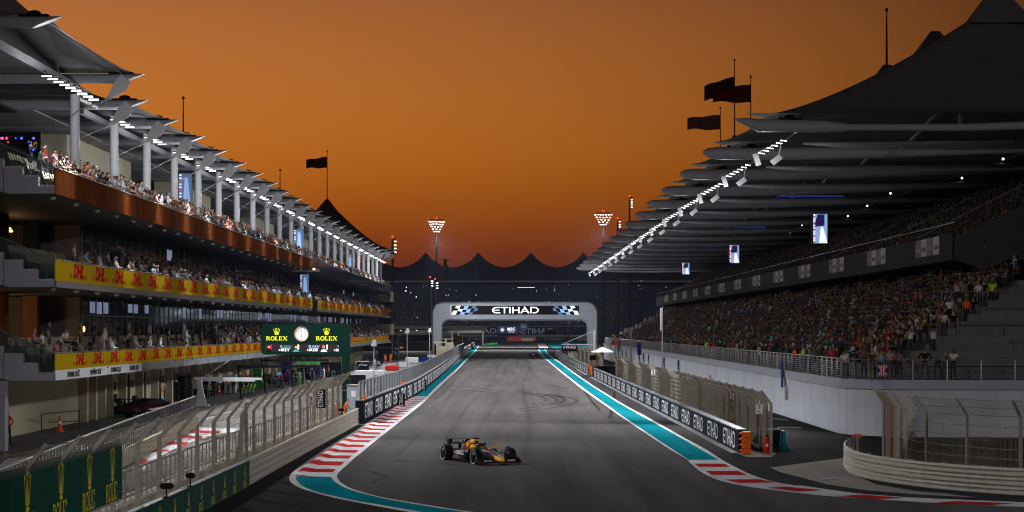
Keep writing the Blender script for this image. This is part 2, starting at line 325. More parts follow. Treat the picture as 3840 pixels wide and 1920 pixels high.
# ================================================================ ground, track, kerbs and painted strips
def flat(pts, z, mt, name, label=None):
    return struct(name, MB().poly([(p[0], p[1], z) for p in pts]), mt, label)
struct('ground', MB().poly([(-900, -300, 0), (900, -300, 0), (900, 2200, 0), (-900, 2200, 0)]), 'asphalt_outer')
zA = lambda *q: [(1060+x/2.9266, 1480+y/2.9266) for x, y in q]
zB = lambda *q: [(1300+x/4.026, 1280+y/4.026) for x, y in q]
zC = lambda *q: [(2000+x/4.294, 1260+y/4.294) for x, y in q]
zD = lambda *q: [(2400+x/3.22, 1500+y/3.22) for x, y in q]
zE = lambda *q: [(2880+x/2.683, 1560+y/2.683) for x, y in q]
zF = lambda *q: [(500+x/3.578, 1560+y/3.578) for x, y in q]
def gpl(px, z=0.): return [gp(x, y, z) for x, y in smooth2(px)]
L3 = zB((2005,65),(1940,160),(1840,260),(1725,380),(1510,590),(1395,700),(1255,832))+zA((1510,118),(1225,345),(1010,515),(880,625),(795,690),(715,765),(630,840),(597,885),(605,925),(650,975),(740,1025),(870,1070),(1080,1125),(1330,1170),(1600,1215),(1873,1258),(2250,1312))
L2 = zB((1985,70),(1920,160),(1810,260),(1690,385),(1460,590),(1340,700),(1215,832))+zA((1465,118),(1178,345),(960,515),(820,625),(740,690),(655,765),(565,840),(540,880),(530,905),(560,945),(640,1000),(740,1045),(900,1090),(1080,1135),(1330,1183),(1600,1228),(1873,1272),(2250,1325))
L1 = zB((1915,70),(1845,165),(1720,275),(1575,385),(1440,490),(1310,590),(1115,735),(985,832))+zA((1165,180),(1010,285),(865,385),(725,470),(640,515),(560,570),(470,630),(368,695),(258,775),(160,855),(140,905),(160,950),(230,1010),(360,1065),(540,1110),(800,1165),(1100,1215),(1500,1285),(1900,1345))
L0 = zB((1905,70),(1830,165),(1700,275),(1552,385),(1300,575),(1095,725),(930,850))+zA((1100,210),(960,290),(800,395),(640,490),(500,575),(370,660),(240,750),(130,830),(80,890),(75,930),(110,980),(220,1035),(400,1090),(600,1140),(900,1200),(1250,1265),(1400,1290),(1800,1350))
R0 = zC((80,220),(110,280),(160,345),(300,460),(460,600),(600,710),(800,870),(1000,1010),(1200,1150),(1390,1285))+zD((200,490),(350,590),(500,680),(580,730),(640,790),(720,860),(850,930),(1000,985),(1200,1030),(1500,1075),(1932,1128))+zE((700,815),(1200,850),(1900,890),(2560,920),(3200,945))
R1 = zC((95,222),(130,285),(190,350),(330,465),(500,600),(640,710),(840,860),(1040,1005),(1250,1150),(1430,1285))+zD((200,470),(400,600),(585,726))
R2 = zC((185,218),(225,285),(300,350),(440,450),(590,560),(760,680),(930,800),(1140,930),(1370,1080),(1600,1210),(1710,1275))+zD((300,350),(500,465),(700,580),(950,726))
R3 = zC((195,215),(245,290),(320,345),(460,445),(620,560),(790,680),(960,795),(1180,930),(1420,1080),(1650,1210),(1800,1285))+zD((300,325),(560,470),(800,600),(1000,730),(1160,815),(1350,905),(1560,975),(1750,1015),(1932,1040))+zE((300,695),(600,740),(900,780),(1300,812),(1800,838),(2560,868),(3200,890))
g3, g0 = gpl(L3), gpl(R0)
flat([(-60, 930), (-60, 862), (-14, 800)]+[(p.x, p.y) for p in g3]+[(4, 58), (45, 52), (45, 64)]+[(p.x, p.y) for p in reversed(g0)]+[(11.5, 847), (13, 862), (14, 930)], .004, 'asphalt_track', 'race_track')
flat([(-27.8, 50), (-11.6, 50), (-10.9, 128), (-9.9, 160), (-9.7, 184), (-10.0, 257), (-11.0, 375), (-12.9, 640), (-16, 720), (-40, 760), (-60, 760), (-60, 400), (-27.8, 384)], .004, 'pit_concrete', 'pit_lane')
flat([(-70, 1009), (-70, 932), (14, 932), (14.5, 868), (13.2, 820), (14.5, 600), (18, 600), (30, 700), (34, 1009)], .004, 'teal_paint', 'runoff_area')
# left painted strip, far and near sections, with the white lines each side of it
def strip(name, A, B, z, mt, name2=None):
    a, b = gpl(A), gpl(B); return flat([(p.x, p.y) for p in a]+[(p.x, p.y) for p in reversed(b)], z, mt, name)
strip('edge_line', L0, L3, .008, 'white_paint')
nB = 8
strip('painted_runoff', L1[:8], L2[:7], .012, 'teal_paint')
strip('painted_runoff', L1[18:], L2[15:], .012, 'teal_paint')
strip('edge_line', R3, R0, .008, 'white_paint')
strip('painted_runoff', R1, R2, .012, 'teal_paint')
# raised kerb beside the pit wall: a lofted body with each red block a piece of its own
def xof(P_):
    g = sorted([(p.y, p.x) for p in gpl(P_)]); return lambda Y: float(np.interp(Y, [q[0] for q in g], [q[1] for q in g]))
f1, f2 = xof(L1[6:19]), xof(L2[5:16])
Yof = lambda ya: H*F/(1480+ya/2.9266-VY)
def kprof(Y, lift=0.):
    a, b = f2(Y), f1(Y); h = .075*min(1, max(0, (Y-81)/8)); out = []
    for t, z in ((0, .012), (.30, .022), (.60, .026), (.70, .026+h*.55), (.78, .026+h), (.93, .026+h), (1, .014)): out.append((a+(b-a)*t, Y, z+lift))
    return out
Ys = np.linspace(Yof(900), Yof(28), 70); b = MB(); rows = [kprof(Y) for Y in Ys]
for i in range(len(rows)-1):
    for j in range(6): b.add([rows[i][j], rows[i][j+1], rows[i+1][j+1], rows[i+1][j]], [(3, 2, 1, 0)])
kerb = struct('kerb', b, 'white_paint')
for y0, y1 in [(820,858),(738,782),(672,705),(612,641),(554,580),(504,526),(460,478),(418,436),(376,393),(338,355),(303,318),(269,282),(239,251),(210,220),(182,192),(158,167),(135,143),(113,121),(94,101),(74,81),(55,62),(36,43)]:
    s0, s1 = kprof(Yof(y1), .004), kprof(Yof(y0), .004); b = MB()
    for j in range(6): b.add([s0[j], s0[j+1], s1[j+1], s1[j]], [(3, 2, 1, 0)])
    part('red_block', b, 'red_paint', kerb)
# right kerb
kr = struct('kerb', MB().poly([gp(x, y, .02) for x, y in zD((585,740),(985,740),(1160,822),(1440,940),(1740,1035))+zE((600,746),(950,788),(1400,823),(2560,873),(3100,892),(3100,935),(2560,914),(1200,846),(0,728))+zD((1180,1012),(1000,970),(850,912),(720,845))]), 'white_paint')
for q in (zD((650,768),(1030,768),(1085,806),(712,806)), zD((785,855),(1185,855),(1295,905),(868,905)), zD((1020,959),(1440,955),(1640,995),(1190,1003)),
          zD((1525,1058),(1740,1045))+zE((590,746),(310,758)), zE((700,805),(950,790),(1390,822),(1090,838)), zE((1680,872),(1880,855),(2480,878),(2240,897)), zE((2760,915),(2960,893),(3300,908),(3200,935))):
    part('red_block', MB().poly([gp(x, y, .026) for x, y in q]), 'red_paint', kr)
# far kerb at the first corner
kf = struct('kerb', MB().poly([gp(x, y, .02) for x, y in zC((60,122),(182,120),(252,206),(108,212))]), 'white_paint')
for i in range(5):
    y0 = 128+i*16; x0 = 70+(y0-122)*.53; part('red_block', MB().poly([gp(x, y, .03) for x, y in zC((x0+8, y0), (x0+112, y0-1), (x0+118, y0+6), (x0+13, y0+7))]), 'red_paint', kf)
# concrete aprons on the right
flat([gp(x, y) for x, y in zE((25,520),(400,470),(750,425),(900,405),(1100,420),(1180,600),(1500,745),(2100,822),(1500,790),(1000,750),(600,690),(300,610),(120,565))], .006, 'beige_concrete', 'concrete_apron')
flat([gp(x, y) for x, y in zE((880,415),(905,600),(1080,690),(1500,760),(2560,835),(2700,700),(1600,600),(1300,420))], .010, 'asphalt_outer', 'verge')
flat([gp(x, y) for x, y in zD((250,190),(560,330),(850,470),(1160,640),(1290,690),(1600,690),(1640,640),(1250,600),(900,460),(500,270))], .006, 'beige_concrete', 'concrete_apron')
part('manhole_cover', MB().lathe([(.42, 0), (.42, .006)], 20, tuple(gp(*zE((620,632))[0], .012))), 'dark_steel', bpy.data.objects['concrete_apron'])
# pit-entry chevrons
flat([gp(x, y) for x, y in zF((850,165),(1420,165),(1340,215),(1050,262),(780,350),(540,445),(330,560),(90,770),(60,560),(250,440),(520,300),(700,215))], .008, 'white_paint', 'pit_entry_marking')
mk = bpy.data.objects['pit_entry_marking']
for q in (((780,190),(1170,198),(1160,232),(735,222)), ((620,252),(920,270),(925,308),(545,290)), ((430,338),(735,352),(728,395),(355,378)), ((255,440),(485,452),(465,472),(155,500)), ((65,570),(195,572),(185,645),(65,640))):
    part('red_block', MB().poly([gp(x, y, .014) for x, y in zF(*q)]), 'red_paint', mk)
for X, Y0, Y1 in ((-14.2, 125, 420), (-20.5, 118, 420)):
    flat([(X, Y0), (X+.14, Y0), (X+.14, Y1), (X, Y1)], .009, 'white_paint', 'lane_line')
for Y in (124, 131.5, 139): flat([(-20.3, Y), (-14.4, Y), (-14.4, Y+.16), (-20.3, Y+.16)], .0095, 'white_paint', 'lane_line')
# start line, grid slots
flat([(-9.2, 452), (8, 452), (8, 453), (-9.2, 453)], .010, 'white_paint', 'start_line')
for i in range(16):
    Y = 446-i*8; X = -4.2 if i % 2 else 2.2
    flat([(X, Y), (X+2.6, Y), (X+2.6, Y+.22), (X, Y+.22)], .010, 'white_paint', 'grid_slot')
# rubber laid by sliding cars
m = mat('skid', (.02, .019, .019), .7, var=.2); t = m.node_tree; bs = t.nodes['Principled BSDF']; nz = t.nodes.new('ShaderNodeTexNoise'); nz.inputs['Scale'].default_value = .8
mr2 = t.nodes.new('ShaderNodeMapRange'); t.links.new(nz.outputs['Fac'], mr2.inputs[0]); mr2.inputs[1].default_value = .35; mr2.inputs[2].default_value = .7; mr2.inputs[3].default_value = .25; mr2.inputs[4].default_value = .8; t.links.new(mr2.outputs[0], bs.inputs['Alpha'])
m2 = m.copy(); m2.name = 'skid_faint'; M['skid_faint'] = m2; q_ = [n for n in m2.node_tree.nodes if n.bl_idname == 'ShaderNodeMapRange' and any(l_.to_socket.name == 'Alpha' for l_ in n.outputs[0].links)][0]; q_.inputs[3].default_value = .0; q_.inputs[4].default_value = .28
for k, (px, wd) in enumerate(((zC((-250,900),(0,920),(250,945),(440,985),(500,1030),(420,1075),(200,1120),(0,1150),(-250,1175)), .42), (zC((-160,930),(60,955),(180,1000),(200,1035),(120,1075),(-100,1100)), .3),
        (zC((380,960),(600,1000),(705,1045),(600,1100),(300,1160),(0,1192),(-200,1215)), .32), (zC((160,950),(320,990),(385,1040),(300,1080),(60,1110)), .25),
        (zC((240,790),(400,815),(540,850)), .25), (zB((1550,745),(1800,740),(2050,760),(2300,790)), .3), (zB((1880,700),(2100,720),(2400,770)), .25),
        (zD((-700,-150),(-560,40),(-480,130)), .25), (zD((-300,-120),(-330,60),(-360,220)), .3), (zA((900,830),(1050,870),(1130,900),(960,975)), .15), (zA((1230,720),(1500,745),(1900,770)), .2))):
    g = [Vector((p.x, p.y)) for p in gpl(px)]; b = MB()
    for q in ribbon2(g, wd): b.add([(p.x, p.y, .0075) for p in q], [(0, 1, 2, 3)])
    o = struct('skid_mark', b, 'skid')

for X0, X1, wd in ((-3.4, -1.0, .34), (-1.8, .6, .34), (2.6, 1.4, .3), (4.4, 3.0, .3), (-5.6, -4.4, .3), (.6, 3.6, .3)):     # long rubber lines down the straight
    g = [Vector((X0+(X1-X0)*i/12+.35*math.sin(i*.9+X0), 96+i*26)) for i in range(13)]; b = MB()
    for q in ribbon2(g, wd): b.add([(p.x, p.y, .0065) for p in q], [(0, 1, 2, 3)])
    struct('skid_mark', b, 'skid_faint')
# ================================================================ barriers, fences, pit wall
def along(path, step, start=0.):
    """points every step metres along an (x, y) path, with the heading there"""
    P_ = [Vector(p) for p in path]; out = []; s = start
    for a, b_ in zip(P_, P_[1:]):
        d = (b_-a).length; t = (b_-a).normalized()
        while s <= d: out.append((a+t*s, t)); s += step
        s -= d
    return out
def wall_mesh(path, w0, z0, z1, cap=True):
    P_ = [Vector(p) for p in path]; Ls, Rs = [], []
    for i, p in enumerate(P_):
        t = (P_[min(i+1, len(P_)-1)]-P_[max(i-1, 0)]).normalized(); n = Vector((-t.y, t.x))*w0/2; Ls.append(p+n); Rs.append(p-n)
    return MB().loft([[(l.x, l.y, z0), (r.x, r.y, z0), (r.x, r.y, z1), (l.x, l.y, z1)] for l, r in zip(Ls, Rs)], cap)
# ---- pit wall with dark panels, wordmarks and the posted glass screen
PW = [(-9.61, 128.9), (-8.98, 161.4), (-8.7, 183.8), (-8.8, 215), (-9.04, 257), (-9.5, 310), (-10.1, 375), (-10.9, 500), (-11.9, 635), (-12.6, 715)]
PWs = [tuple(p) for p in smooth2(PW, 4)]
pw = thing('pit_wall', (PW[0][0], PW[0][1], 0), 'dark pit wall with white airline wordmarks beside the main straight', 'wall')
seg = along(PWs, 8.0, 0.)
for (p, t), (q, _) in zip(seg, seg[1:]):
    part('wall_panel', wall_mesh([p+t*.012, q-t*.012], .5, 0, 1.46), 'etihad_blue', pw)
part('coping', wall_mesh(PWs, .56, 1.461, 1.52), 'concrete', pw)
em = airline(5.6, .98)
for (p, t), (q, _) in zip(seg, seg[1:]):
    c = (p+q)/2; n = Vector((t.y, -t.x)); c2 = c+n*.262; part('lettering', em, None, pw, (c2.x, c2.y, .76), (PI/2, 0, math.atan2(t.y, t.x)))
sc_ = thing('pit_wall_screen', (PW[0][0], PW[0][1]+.3, 1.52), 'row of grey posts and clear panes standing on the pit wall', 'screen')
pp = [(p, t) for p, t in along(PWs, 2.6, .4) if p.y < 470]
pb = MB().box(-.05, .05, -.19, .19, 0, 1.15); pbm = pb.mesh('post', 'dark_steel'); mat('screen_post', (.15, .155, .165), .5, .2, var=.1); pbm.materials.clear(); pbm.materials.append(M['screen_post'])
for i, (p, t) in enumerate(pp):
    part('post', pbm, None, sc_, (p.x, p.y, 1.52), (0, 0, math.atan2(t.y, t.x)-PI/2+.35))
    if i+1 < len(pp):
        q = pp[i+1][0]; b = MB().bar((p.x, p.y, 2.08), (q.x, q.y, 2.08), .02, 1.02); part('pane', b, 'pane_clear', sc_)
part('top_rail', MB().tube([(p.x, p.y, 2.69) for p, t in pp], .03, 5), 'rail_steel', sc_)
for Y, X in ((130.6, -9.55), (165.5, -8.92), (243, -8.95)):
    solo('marker_block', MB().box(-.12, .12, -.5, .5, 0, .16).box(-.05, .05, -.3, .3, .16, .2), 'orange_plastic', 'orange marker block on the pit wall coping, %s from the near end' % ordn(1 + (Y > 150) + (Y > 200)), 'marker', (X+.1, Y, 1.52), group='orange blocks on the pit wall')
def board(loc, w_, h_, yaw, label, z=0.):
    t = thing('wordmark_board', loc, label, 'sign', 'small black wordmark boards'); b = MB().obox((0, 0, h_/2), (w_, .06, h_)); 
    o = part('panel', b, 'black', t, (0, 0, 0), (0, 0, yaw), local=True)
    part('lettering', airline(h_*.86, w_*.5), None, t, Matrix.Rotation(yaw, 3, 'Z') @ Vector((0, -.034, h_/2)), (PI/2, -PI/2, yaw), local=True)
    if loc[2] == 0: part('foot', MB().obox((0, 0, .02), (w_*.8, .4, .04)), 'dark_steel', t, (0, 0, 0), (0, 0, yaw), local=True)
    return t
board((gp(1474.5, 1524.6).x+.62, gp(1474.5, 1524.6).y, 0), .60, 1.03, 0, 'black wordmark board standing on the kerb beside the pit wall, the nearer one')
board((gp(1563.6, 1465).x+.62, gp(1563.6, 1465).y, 0), .62, 1.05, 0, 'black wordmark board standing at the end of the red kerb by pit wall')
# ---- armco guard rails
def wrail(path, zc, h=.31, d=.085, t0=.0):      # one W-profile rail, corrugated towards -normal side
    P_ = [Vector(p) for p in path]; rings = []
    prof = [(0, -.5), (-.9, -.36), (-1, -.22), (0, -.08), (0, .08), (-1, .22), (-.9, .36), (0, .5)]
    for i, p in enumerate(P_):
        t = (P_[min(i+1, len(P_)-1)]-P_[max(i-1, 0)]).normalized(); n = Vector((t.y, -t.x))
        rings.append([(p.x-n.x*u*d, p.y-n.y*u*d, zc+v*h) for u, v in prof]+[(p.x-n.x*.02, p.y-n.y*.02, zc+.5*h), (p.x-n.x*.02, p.y-n.y*.02, zc-.5*h)])
    return MB().loft(rings, True)
AL = [(-10.7, 40), (-10.35, 60), (-10.1, 76), (-9.95, 95), (-9.75, 112), (-9.6, 127.9)]
def armco(name, path, n, zs, label, seglen=8., h=.30, mt='armco'):
    t = thing(name, (path[0][0], path[0][1], 0), label, 'guard rail'); P_ = [tuple(p) for p in smooth2(path, 6)]
    pts = along(P_, seglen, 0.)
    fine = along(P_, .5, 0.)
    for z in zs:
        i0 = 0; per = int(seglen/.5)
        for k in range(0, len(fine)-1, per):
            sgm = [q[0] for q in fine[k:k+per+1]]
            if len(sgm) > 1: part('rail', wrail(sgm, z, h), mt, t)
    for p, d in along(P_, 2., .6):
        nrm = Vector((d.y, -d.x)); c = p-nrm*.14; part('post', MB().obox((0, 0, .53), (.10, .12, 1.06)), 'fence_post', t, (c.x, c.y, 0), (0, 0, math.atan2(d.y, d.x)))
        for z in zs: pass
    return t
armco('guard_rail', AL, 4, (.14, .41, .68, .94), 'long beige guard rail below the left debris fence, running to the pit wall', 8., .26)
AR = [(26, 68.8), (22, 70.6), (18.46, 72.6), (16.1, 75.6), (14.75, 79.0), (14.25, 82.2), (14.35, 85.5), (15.0, 90), (16.4, 95.6)]
armco('guard_rail', AR[::-1], 4, (.19, .53, .87), 'beige guard rail curving round the run-off corner in front of white stand wall', 3.9, .33)
p = AR[-1]; solo('end_cap', MB().obox((0, 0, 1.0), (.42, .25, .14)).obox((0, 0, .5), (.06, .06, .98)), 'orange_plastic', 'orange cap on the far end of the curved guard rail', 'end cap', (p[0]+.1, p[1]+.1, 0))
# ---- green banners on the left guard rail and on the fence
def xz_part(name, X, Y0, Y1, z0, z1, thick, mt, par, n=1):
    return part(name, MB().box(X-thick/2, X+thick/2, Y0, Y1, z0, z1), mt, par)
gb = thing('rail_banner', (-10.0, 60, .1), 'low dark green banner with gold crowns hung along the left guard rail', 'banner')
xa = lambda Y: float(np.interp(Y, [p[1] for p in AL], [p[0] for p in AL]))
bb = [(xa(Y)+.13, Y) for Y in np.linspace(44, 77.2, 12)]
part('cloth', wall_mesh(bb, .02, .04, 1.03), 'green_banner', gb)
part('hem', wall_mesh([(x-.06, y) for x, y in bb], .2, 1.035, 1.06), 'dark_steel', gb)
cr_, ww_ = crown(.42, .46), watchword(1.15, .27)
for i in range(13):
    Y = 75.9-i*2.42; ang = math.atan2(-33.2, -(xa(77.2)-xa(44)))
    part('crown', cr_, None, gb, (xa(Y)+.146, Y, .66), FX); part('lettering', ww_, None, gb, (xa(Y)+.146, Y, .24), FX)
# ---- debris fences
def fence(name, path, label, lean, zk=2.45, zt=3.05, kick=.45, step=3.8, mesh_step=.1, wire_r=.0045, ropes=9, post=(.10, .16), rust=(), z0=0., rope_r=.012, hspace=.32):
    """posts kinked towards the track at the top, sagging ropes and the woven mesh; lean = +1 when the kink goes to the right of the path"""
    t = thing(name, (path[0][0], path[0][1], 0), label, 'fence'); P_ = [tuple(p) for p in smooth2(path, 5)]
    pts = along(P_, step, 0.)
    for p, d in pts:
        n = Vector((d.y, -d.x))*lean; b = MB().box(-post[0]/2, post[0]/2, -post[1]/2, post[1]/2, 0, zk)
        b.bar((0, 0, zk-.03), (0, kick+.04, zt+.04), post[0], post[1]*.8)
        part('post', b, 'fence_post', t, (p.x, p.y, z0), (0, 0, math.atan2(n.y, n.x)-PI/2))
    prof = [(.03, .35)]+[(.03, z) for z in np.linspace(.7, zk, max(3, ropes-3))]+[(.03+kick*.5, (zk+zt)/2), (.03+kick, zt)]
    for u, z in prof:
        line = []
        for k in range(len(pts)-1):
            (p, d), (q, e) = pts[k], pts[k+1]
            for j in range(4):
                f = j/4; c = p.lerp(q, f); n = Vector((d.y, -d.x))*lean; c = c+n*(u+post[1]/2); line.append((c.x, c.y, z+z0-.05*math.sin(PI*f)*(.4+.6*random.random())))
        p, d = pts[-1]; n = Vector((d.y, -d.x))*lean; c = p+n*(u+post[1]/2); line.append((c.x, c.y, z+z0))
        part('rope', MB().tube(line, rope_r, 4), 'wire', t)
    mid = (.03+kick*.5, (zk+zt)/2)
    P2 = [(.05, .2), (.05, zk), (.05+kick, zt+.02)]
    for rusty in (False, True):
        b = MB(); n_ = 0
        for i, (p, d) in enumerate(along(P_, mesh_step, .02)):
            isr = any(a <= p.y <= c for a, c in rust) and random.random() < .7
            if isr != rusty: continue
            n = Vector((d.y, -d.x))*lean; jx = random.uniform(-.02, .02); n_ += 1
            ring = []
            for u, z in P2:
                c = p+n*(u+post[1]/2)+d*jx; ring.append([(c.x+d.x*wire_r, c.y+d.y*wire_r, z+z0), (c.x-d.x*wire_r*.6+n.x*wire_r, c.y-d.y*wire_r*.6+n.y*wire_r, z+z0), (c.x-d.x*wire_r*.6-n.x*wire_r, c.y-d.y*wire_r*.6-n.y*wire_r, z+z0)])
            b.loft(ring, False)
        if n_: part('wire_mesh', b, 'wire_rust' if rusty else 'wire', t, kind='stuff')
    b = MB(); fin = along(P_, step/3, 0.)
    for z in np.arange(.5, zk, hspace): b.tube([((p+Vector((d.y, -d.x))*lean*(.05+post[1]/2)).x, (p+Vector((d.y, -d.x))*lean*(.05+post[1]/2)).y, z+z0) for p, d in fin], wire_r, 3, False)
    part('wire_mesh', b, 'wire', t, kind='stuff'); return t
FL = [(-11.0, 38), (-10.75, 60), (-10.45, 80), (-10.3, 100), (-10.15, 121)]
fence('debris_fence', FL, 'tall debris fence with kinked posts between the pit entry and the track', 1, 2.75, 3.45, .6, 3.4, .15, .0045, 11, (.12, .12), hspace=.35, rope_r=.009)
FR = [(12.75, 98.4), (12.6, 130), (12.3, 180), (12.0, 226)]
fence('debris_fence', FR, 'long rust-streaked debris fence behind the wordmark barrier opposite the pits', -1, 2.45, 3.0, .45, 3.8, .10, .0065, 10, (.10, .14), [(101, 103), (112, 116), (131, 133), (150, 152), (218, 226)])
FR2 = [(12.0, 262), (12.1, 330), (12.3, 420)]
fence('debris_fence', FR2, 'farther stretch of debris fence beyond the marshal gap with a rusty end', -1, 2.45, 3.1, .45, 5, .16, .009, 8, (.10, .14), [(262, 290)])
FC = [(26, 70.8), (19.6, 75.6), (17.0, 80.4), (16.5, 83.5), (16.6, 87), (16.9, 91)]
fence('debris_fence', FC, 'debris fence with sagging ropes above the curved guard rail, a person behind it', -1, 2.75, 3.35, .45, 2.85, .055, .0040, 9, (.09, .10), [(86, 90)], rope_r=.011)
# fence banner (large) on the left
fb = thing('fence_banner', (-10.55, 45, 1.6), 'large dark green banner with gold crowns hung on the near debris fence', 'banner')
xf = lambda Y: float(np.interp(Y, [p[1] for p in FL], [p[0] for p in FL]))+.17
for a, c in ((36, 43.35), (43.4, 49.1), (49.15, 55.3)):
    part('cloth', wall_mesh([(xf(Y), Y) for Y in np.linspace(a, c, 5)], .03, 1.42, 3.02), 'green_banner', fb)
cb, wb = crown(.62, 1.0), watchword(1.75, .48)
for Y in (54.0, 51.2, 48.1, 44.9, 41.9, 39.0):
    part('crown', cb, None, fb, (xf(Y)+.022, Y, 2.42), FX); part('lettering', wb, None, fb, (xf(Y)+.022, Y, 1.70), FX)
t = board((-10.02, 107, 1.85), .5, 1.0, 0, 'black wordmark board hung high on the left debris fence')
def gatesign(loc, rz, label):
    s = thing('fence_sign', loc, label, 'sign', 'white fence signs'); part('plate', MB().obox((0, 0, .24), (.34, .02, .48)), 'letter_white', s, (0,0,0), (0,0,rz), local=True)
    b = MB().obox((.03, -.013, .34), (.05, .004, .2)).obox((-.03, -.013, .42), (.12, .004, .04)).obox((0, -.013, .1), (.2, .004, .05), (0, .5, 0)); part('symbol', b, 'red_plastic', s, (0,0,0), (0,0,rz), local=True)
gatesign((-10.0, 101.5, 2.2), 0, 'white sign with red arrow on the left debris fence beside the black board')
gatesign((12.2, 98.6, 1.9), 0, 'white sign with red arrow on the end of the right debris fence')
gatesign((11.95, 168, 2.2), 0, 'white sign with red arrow halfway along the right debris fence')
# ---- right wordmark barrier, in two stretches
ew = airline(5.3, .82)
def barrier(path, label, h=1.1):
    t = thing('wordmark_barrier', (*path[0], 0), label, 'barrier', 'wordmark barriers'); sg = along(path, 8.0, 0.)
    sg.append((Vector(path[-1]), sg[-1][1]))
    for (p, d), (q, _) in zip(sg, sg[1:]):
        if (q-p).length < 1: continue
        part('panel', wall_mesh([p+d*.01, q-d*.01], .35, .03, h), 'etihad_grey', t)
        if (q-p).length > 6: c = (p+q)/2-Vector((d.y, -d.x))*.182; part('lettering', ew, None, t, (c.x, c.y, .56), (PI/2, 0, math.atan2(-d.y, -d.x)))
    part('top_rail', wall_mesh(path, .42, h+.003, h+.07), 'dark_steel', t)
    part('footing', wall_mesh([(x-.12, y) for x, y in path], .8, .005, .028), 'white_paint', t); return t
barrier([(11.32, 98.3), (11.1, 150), (10.85, 200), (10.6, 254)], 'grey-blue barrier with white airline wordmarks, the nearer stretch on the right')
barrier([(10.5, 266), (10.5, 330), (10.6, 400), (10.75, 467)], 'grey-blue barrier with white airline wordmarks, the farther stretch on the right')
# orange stacked end blocks
def endblock(loc, s, label):
    t = thing('crash_block', loc, label, 'barrier end', 'orange barrier ends')
    for i in range(4):
        z = .02+i*.27*s; part('block', MB().prism([(-.02, 0, z), (.34*s, 0, z), (.34*s, 0, z+.25*s), (-.02, 0, z+.25*s), (-.20*s, 0, z+.17*s), (-.02, 0, z+.08*s)], (0, .45*s, 0)), 'orange_plastic', t, loc)
endblock((11.25, 97.0, 0), 1.02, 'stacked orange crash blocks capping the near end of the right barrier')
endblock((10.45, 264.2, 0), 1.1, 'orange crash blocks capping the near end of the farther right barrier')
# curved black tyre wall in the marshal gap
tw = thing('tyre_barrier', (11.2, 256, 0), 'curved stack of black tyres closing the marshal gap in the right fence', 'tyres')
tym = MB().lathe([(.16, -.11), (.3, -.13), (.34, 0), (.3, .13), (.16, .11)], 14, cap=False).mesh('tyre', 'tyre', True)
for i in range(7):
    for k in range(5): part('tyre', tym, None, tw, (10.9+.62*i*.75, 256+1.6*math.sin(i*.5), .14+k*.27))
# ---- low barred fence and cream wall along the pit entry
lf = thing('pit_entry_fence', (-12.0, 50, 0), 'low barred fence on a cream kerb wall along the pit entry', 'fence')
LF = [(-12.3, 46), (-12.0, 66), (-11.9, 84), (-11.6, 108), (-11.3, 126)]
part('kerb_wall', wall_mesh(LF, .5, 0, .62), 'cream', lf); part('top_rail', wall_mesh(LF, .07, 1.56, 1.63), 'fence_post', lf); part('bottom_rail', wall_mesh(LF, .05, .80, .84), 'fence_post', lf)
bm_ = MB().box(-.035, .035, -.02, .02, .62, 1.56).mesh('bar', 'fence_post')
for p, d in along(LF, .9, 0): part('bar', bm_, None, lf, (p.x, p.y, 0), (0, 0, math.atan2(d.y, d.x)))
pe = thing('pit_entry_wall', (-17.6, 96, 0), 'cream wall with a dark barred fence across the pit entry lane', 'wall')
PE = [(-14.6, 56), (-16.2, 76), (-17.6, 96), (-19.3, 124)]
part('wall', wall_mesh(PE, .35, 0, .72), 'cream', pe); part('top_rail', wall_mesh(PE, .06, 1.9, 1.96), 'fence_post', pe); part('middle_rail', wall_mesh(PE, .04, 1.3, 1.34), 'fence_post', pe)
bm2 = MB().box(-.03, .03, -.03, .03, .72, 1.9).mesh('bar', 'dark_steel')
for p, d in along(PE, .75, 0): part('bar', bm2, None, pe, (p.x, p.y, 0))
# leaning brace frame on the left fence
solo('brace_frame', MB().bar((-10.9, 79.5, 0), (-10.75, 82.5, 3.0), .16, .1).bar((-11.2, 86, 0), (-10.8, 82.8, 3.0), .12, .1), 'fence_post', 'pair of leaning steel braces propping the left debris fence', 'brace')
# ================================================================ pit building (left)
XB, XG, XW, YN, YF = -22.5, -27.5, -28.0, 99.7, 382.0
YS0, YS1 = 230.0, 236.0                                   # break in the terraces
ZB = (3.5, 8.13, 12.75)
pbd = thing('pit_building', (XB, YN, 0), 'long pit building with three spectator terraces and a row of garages', 'building')
P = lambda name, b, m, **k: part(name, b, m, pbd, **k)
for i, z in enumerate(ZB):
    for a, c in ((YN, YS0), (YS1, YF)):
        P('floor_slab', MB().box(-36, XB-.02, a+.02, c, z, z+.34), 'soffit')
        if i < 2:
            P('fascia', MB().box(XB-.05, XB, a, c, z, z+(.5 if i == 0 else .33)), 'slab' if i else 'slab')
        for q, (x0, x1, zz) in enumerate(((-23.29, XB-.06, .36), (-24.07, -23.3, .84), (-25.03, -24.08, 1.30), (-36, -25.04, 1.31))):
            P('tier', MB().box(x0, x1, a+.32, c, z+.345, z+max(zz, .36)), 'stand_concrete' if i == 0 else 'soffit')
# white circuit sign strip below the lowest terrace
for k in range(3):
    P('sign_strip', MB().box(XB+.004, XB+.03, YN+.1+k*7.8, YN+.1+k*7.8+7.78, 3.5, 4.0), 'letter_white')
ct = text('YAS MARINA CIRCUIT', .40, .022, mt='black', sx=.86, space=.86)
for k in range(4): P('lettering', ct, None, loc=(XB+.037, YN+4.2+k*5.6, 3.72), rot=FX)
for k in range(16):
    a = 139+k*5.7
    if a < 228: P('sign_strip', MB().box(XB+.004, XB+.03, a, a+5.4, 3.5, 3.95), 'grey_box')
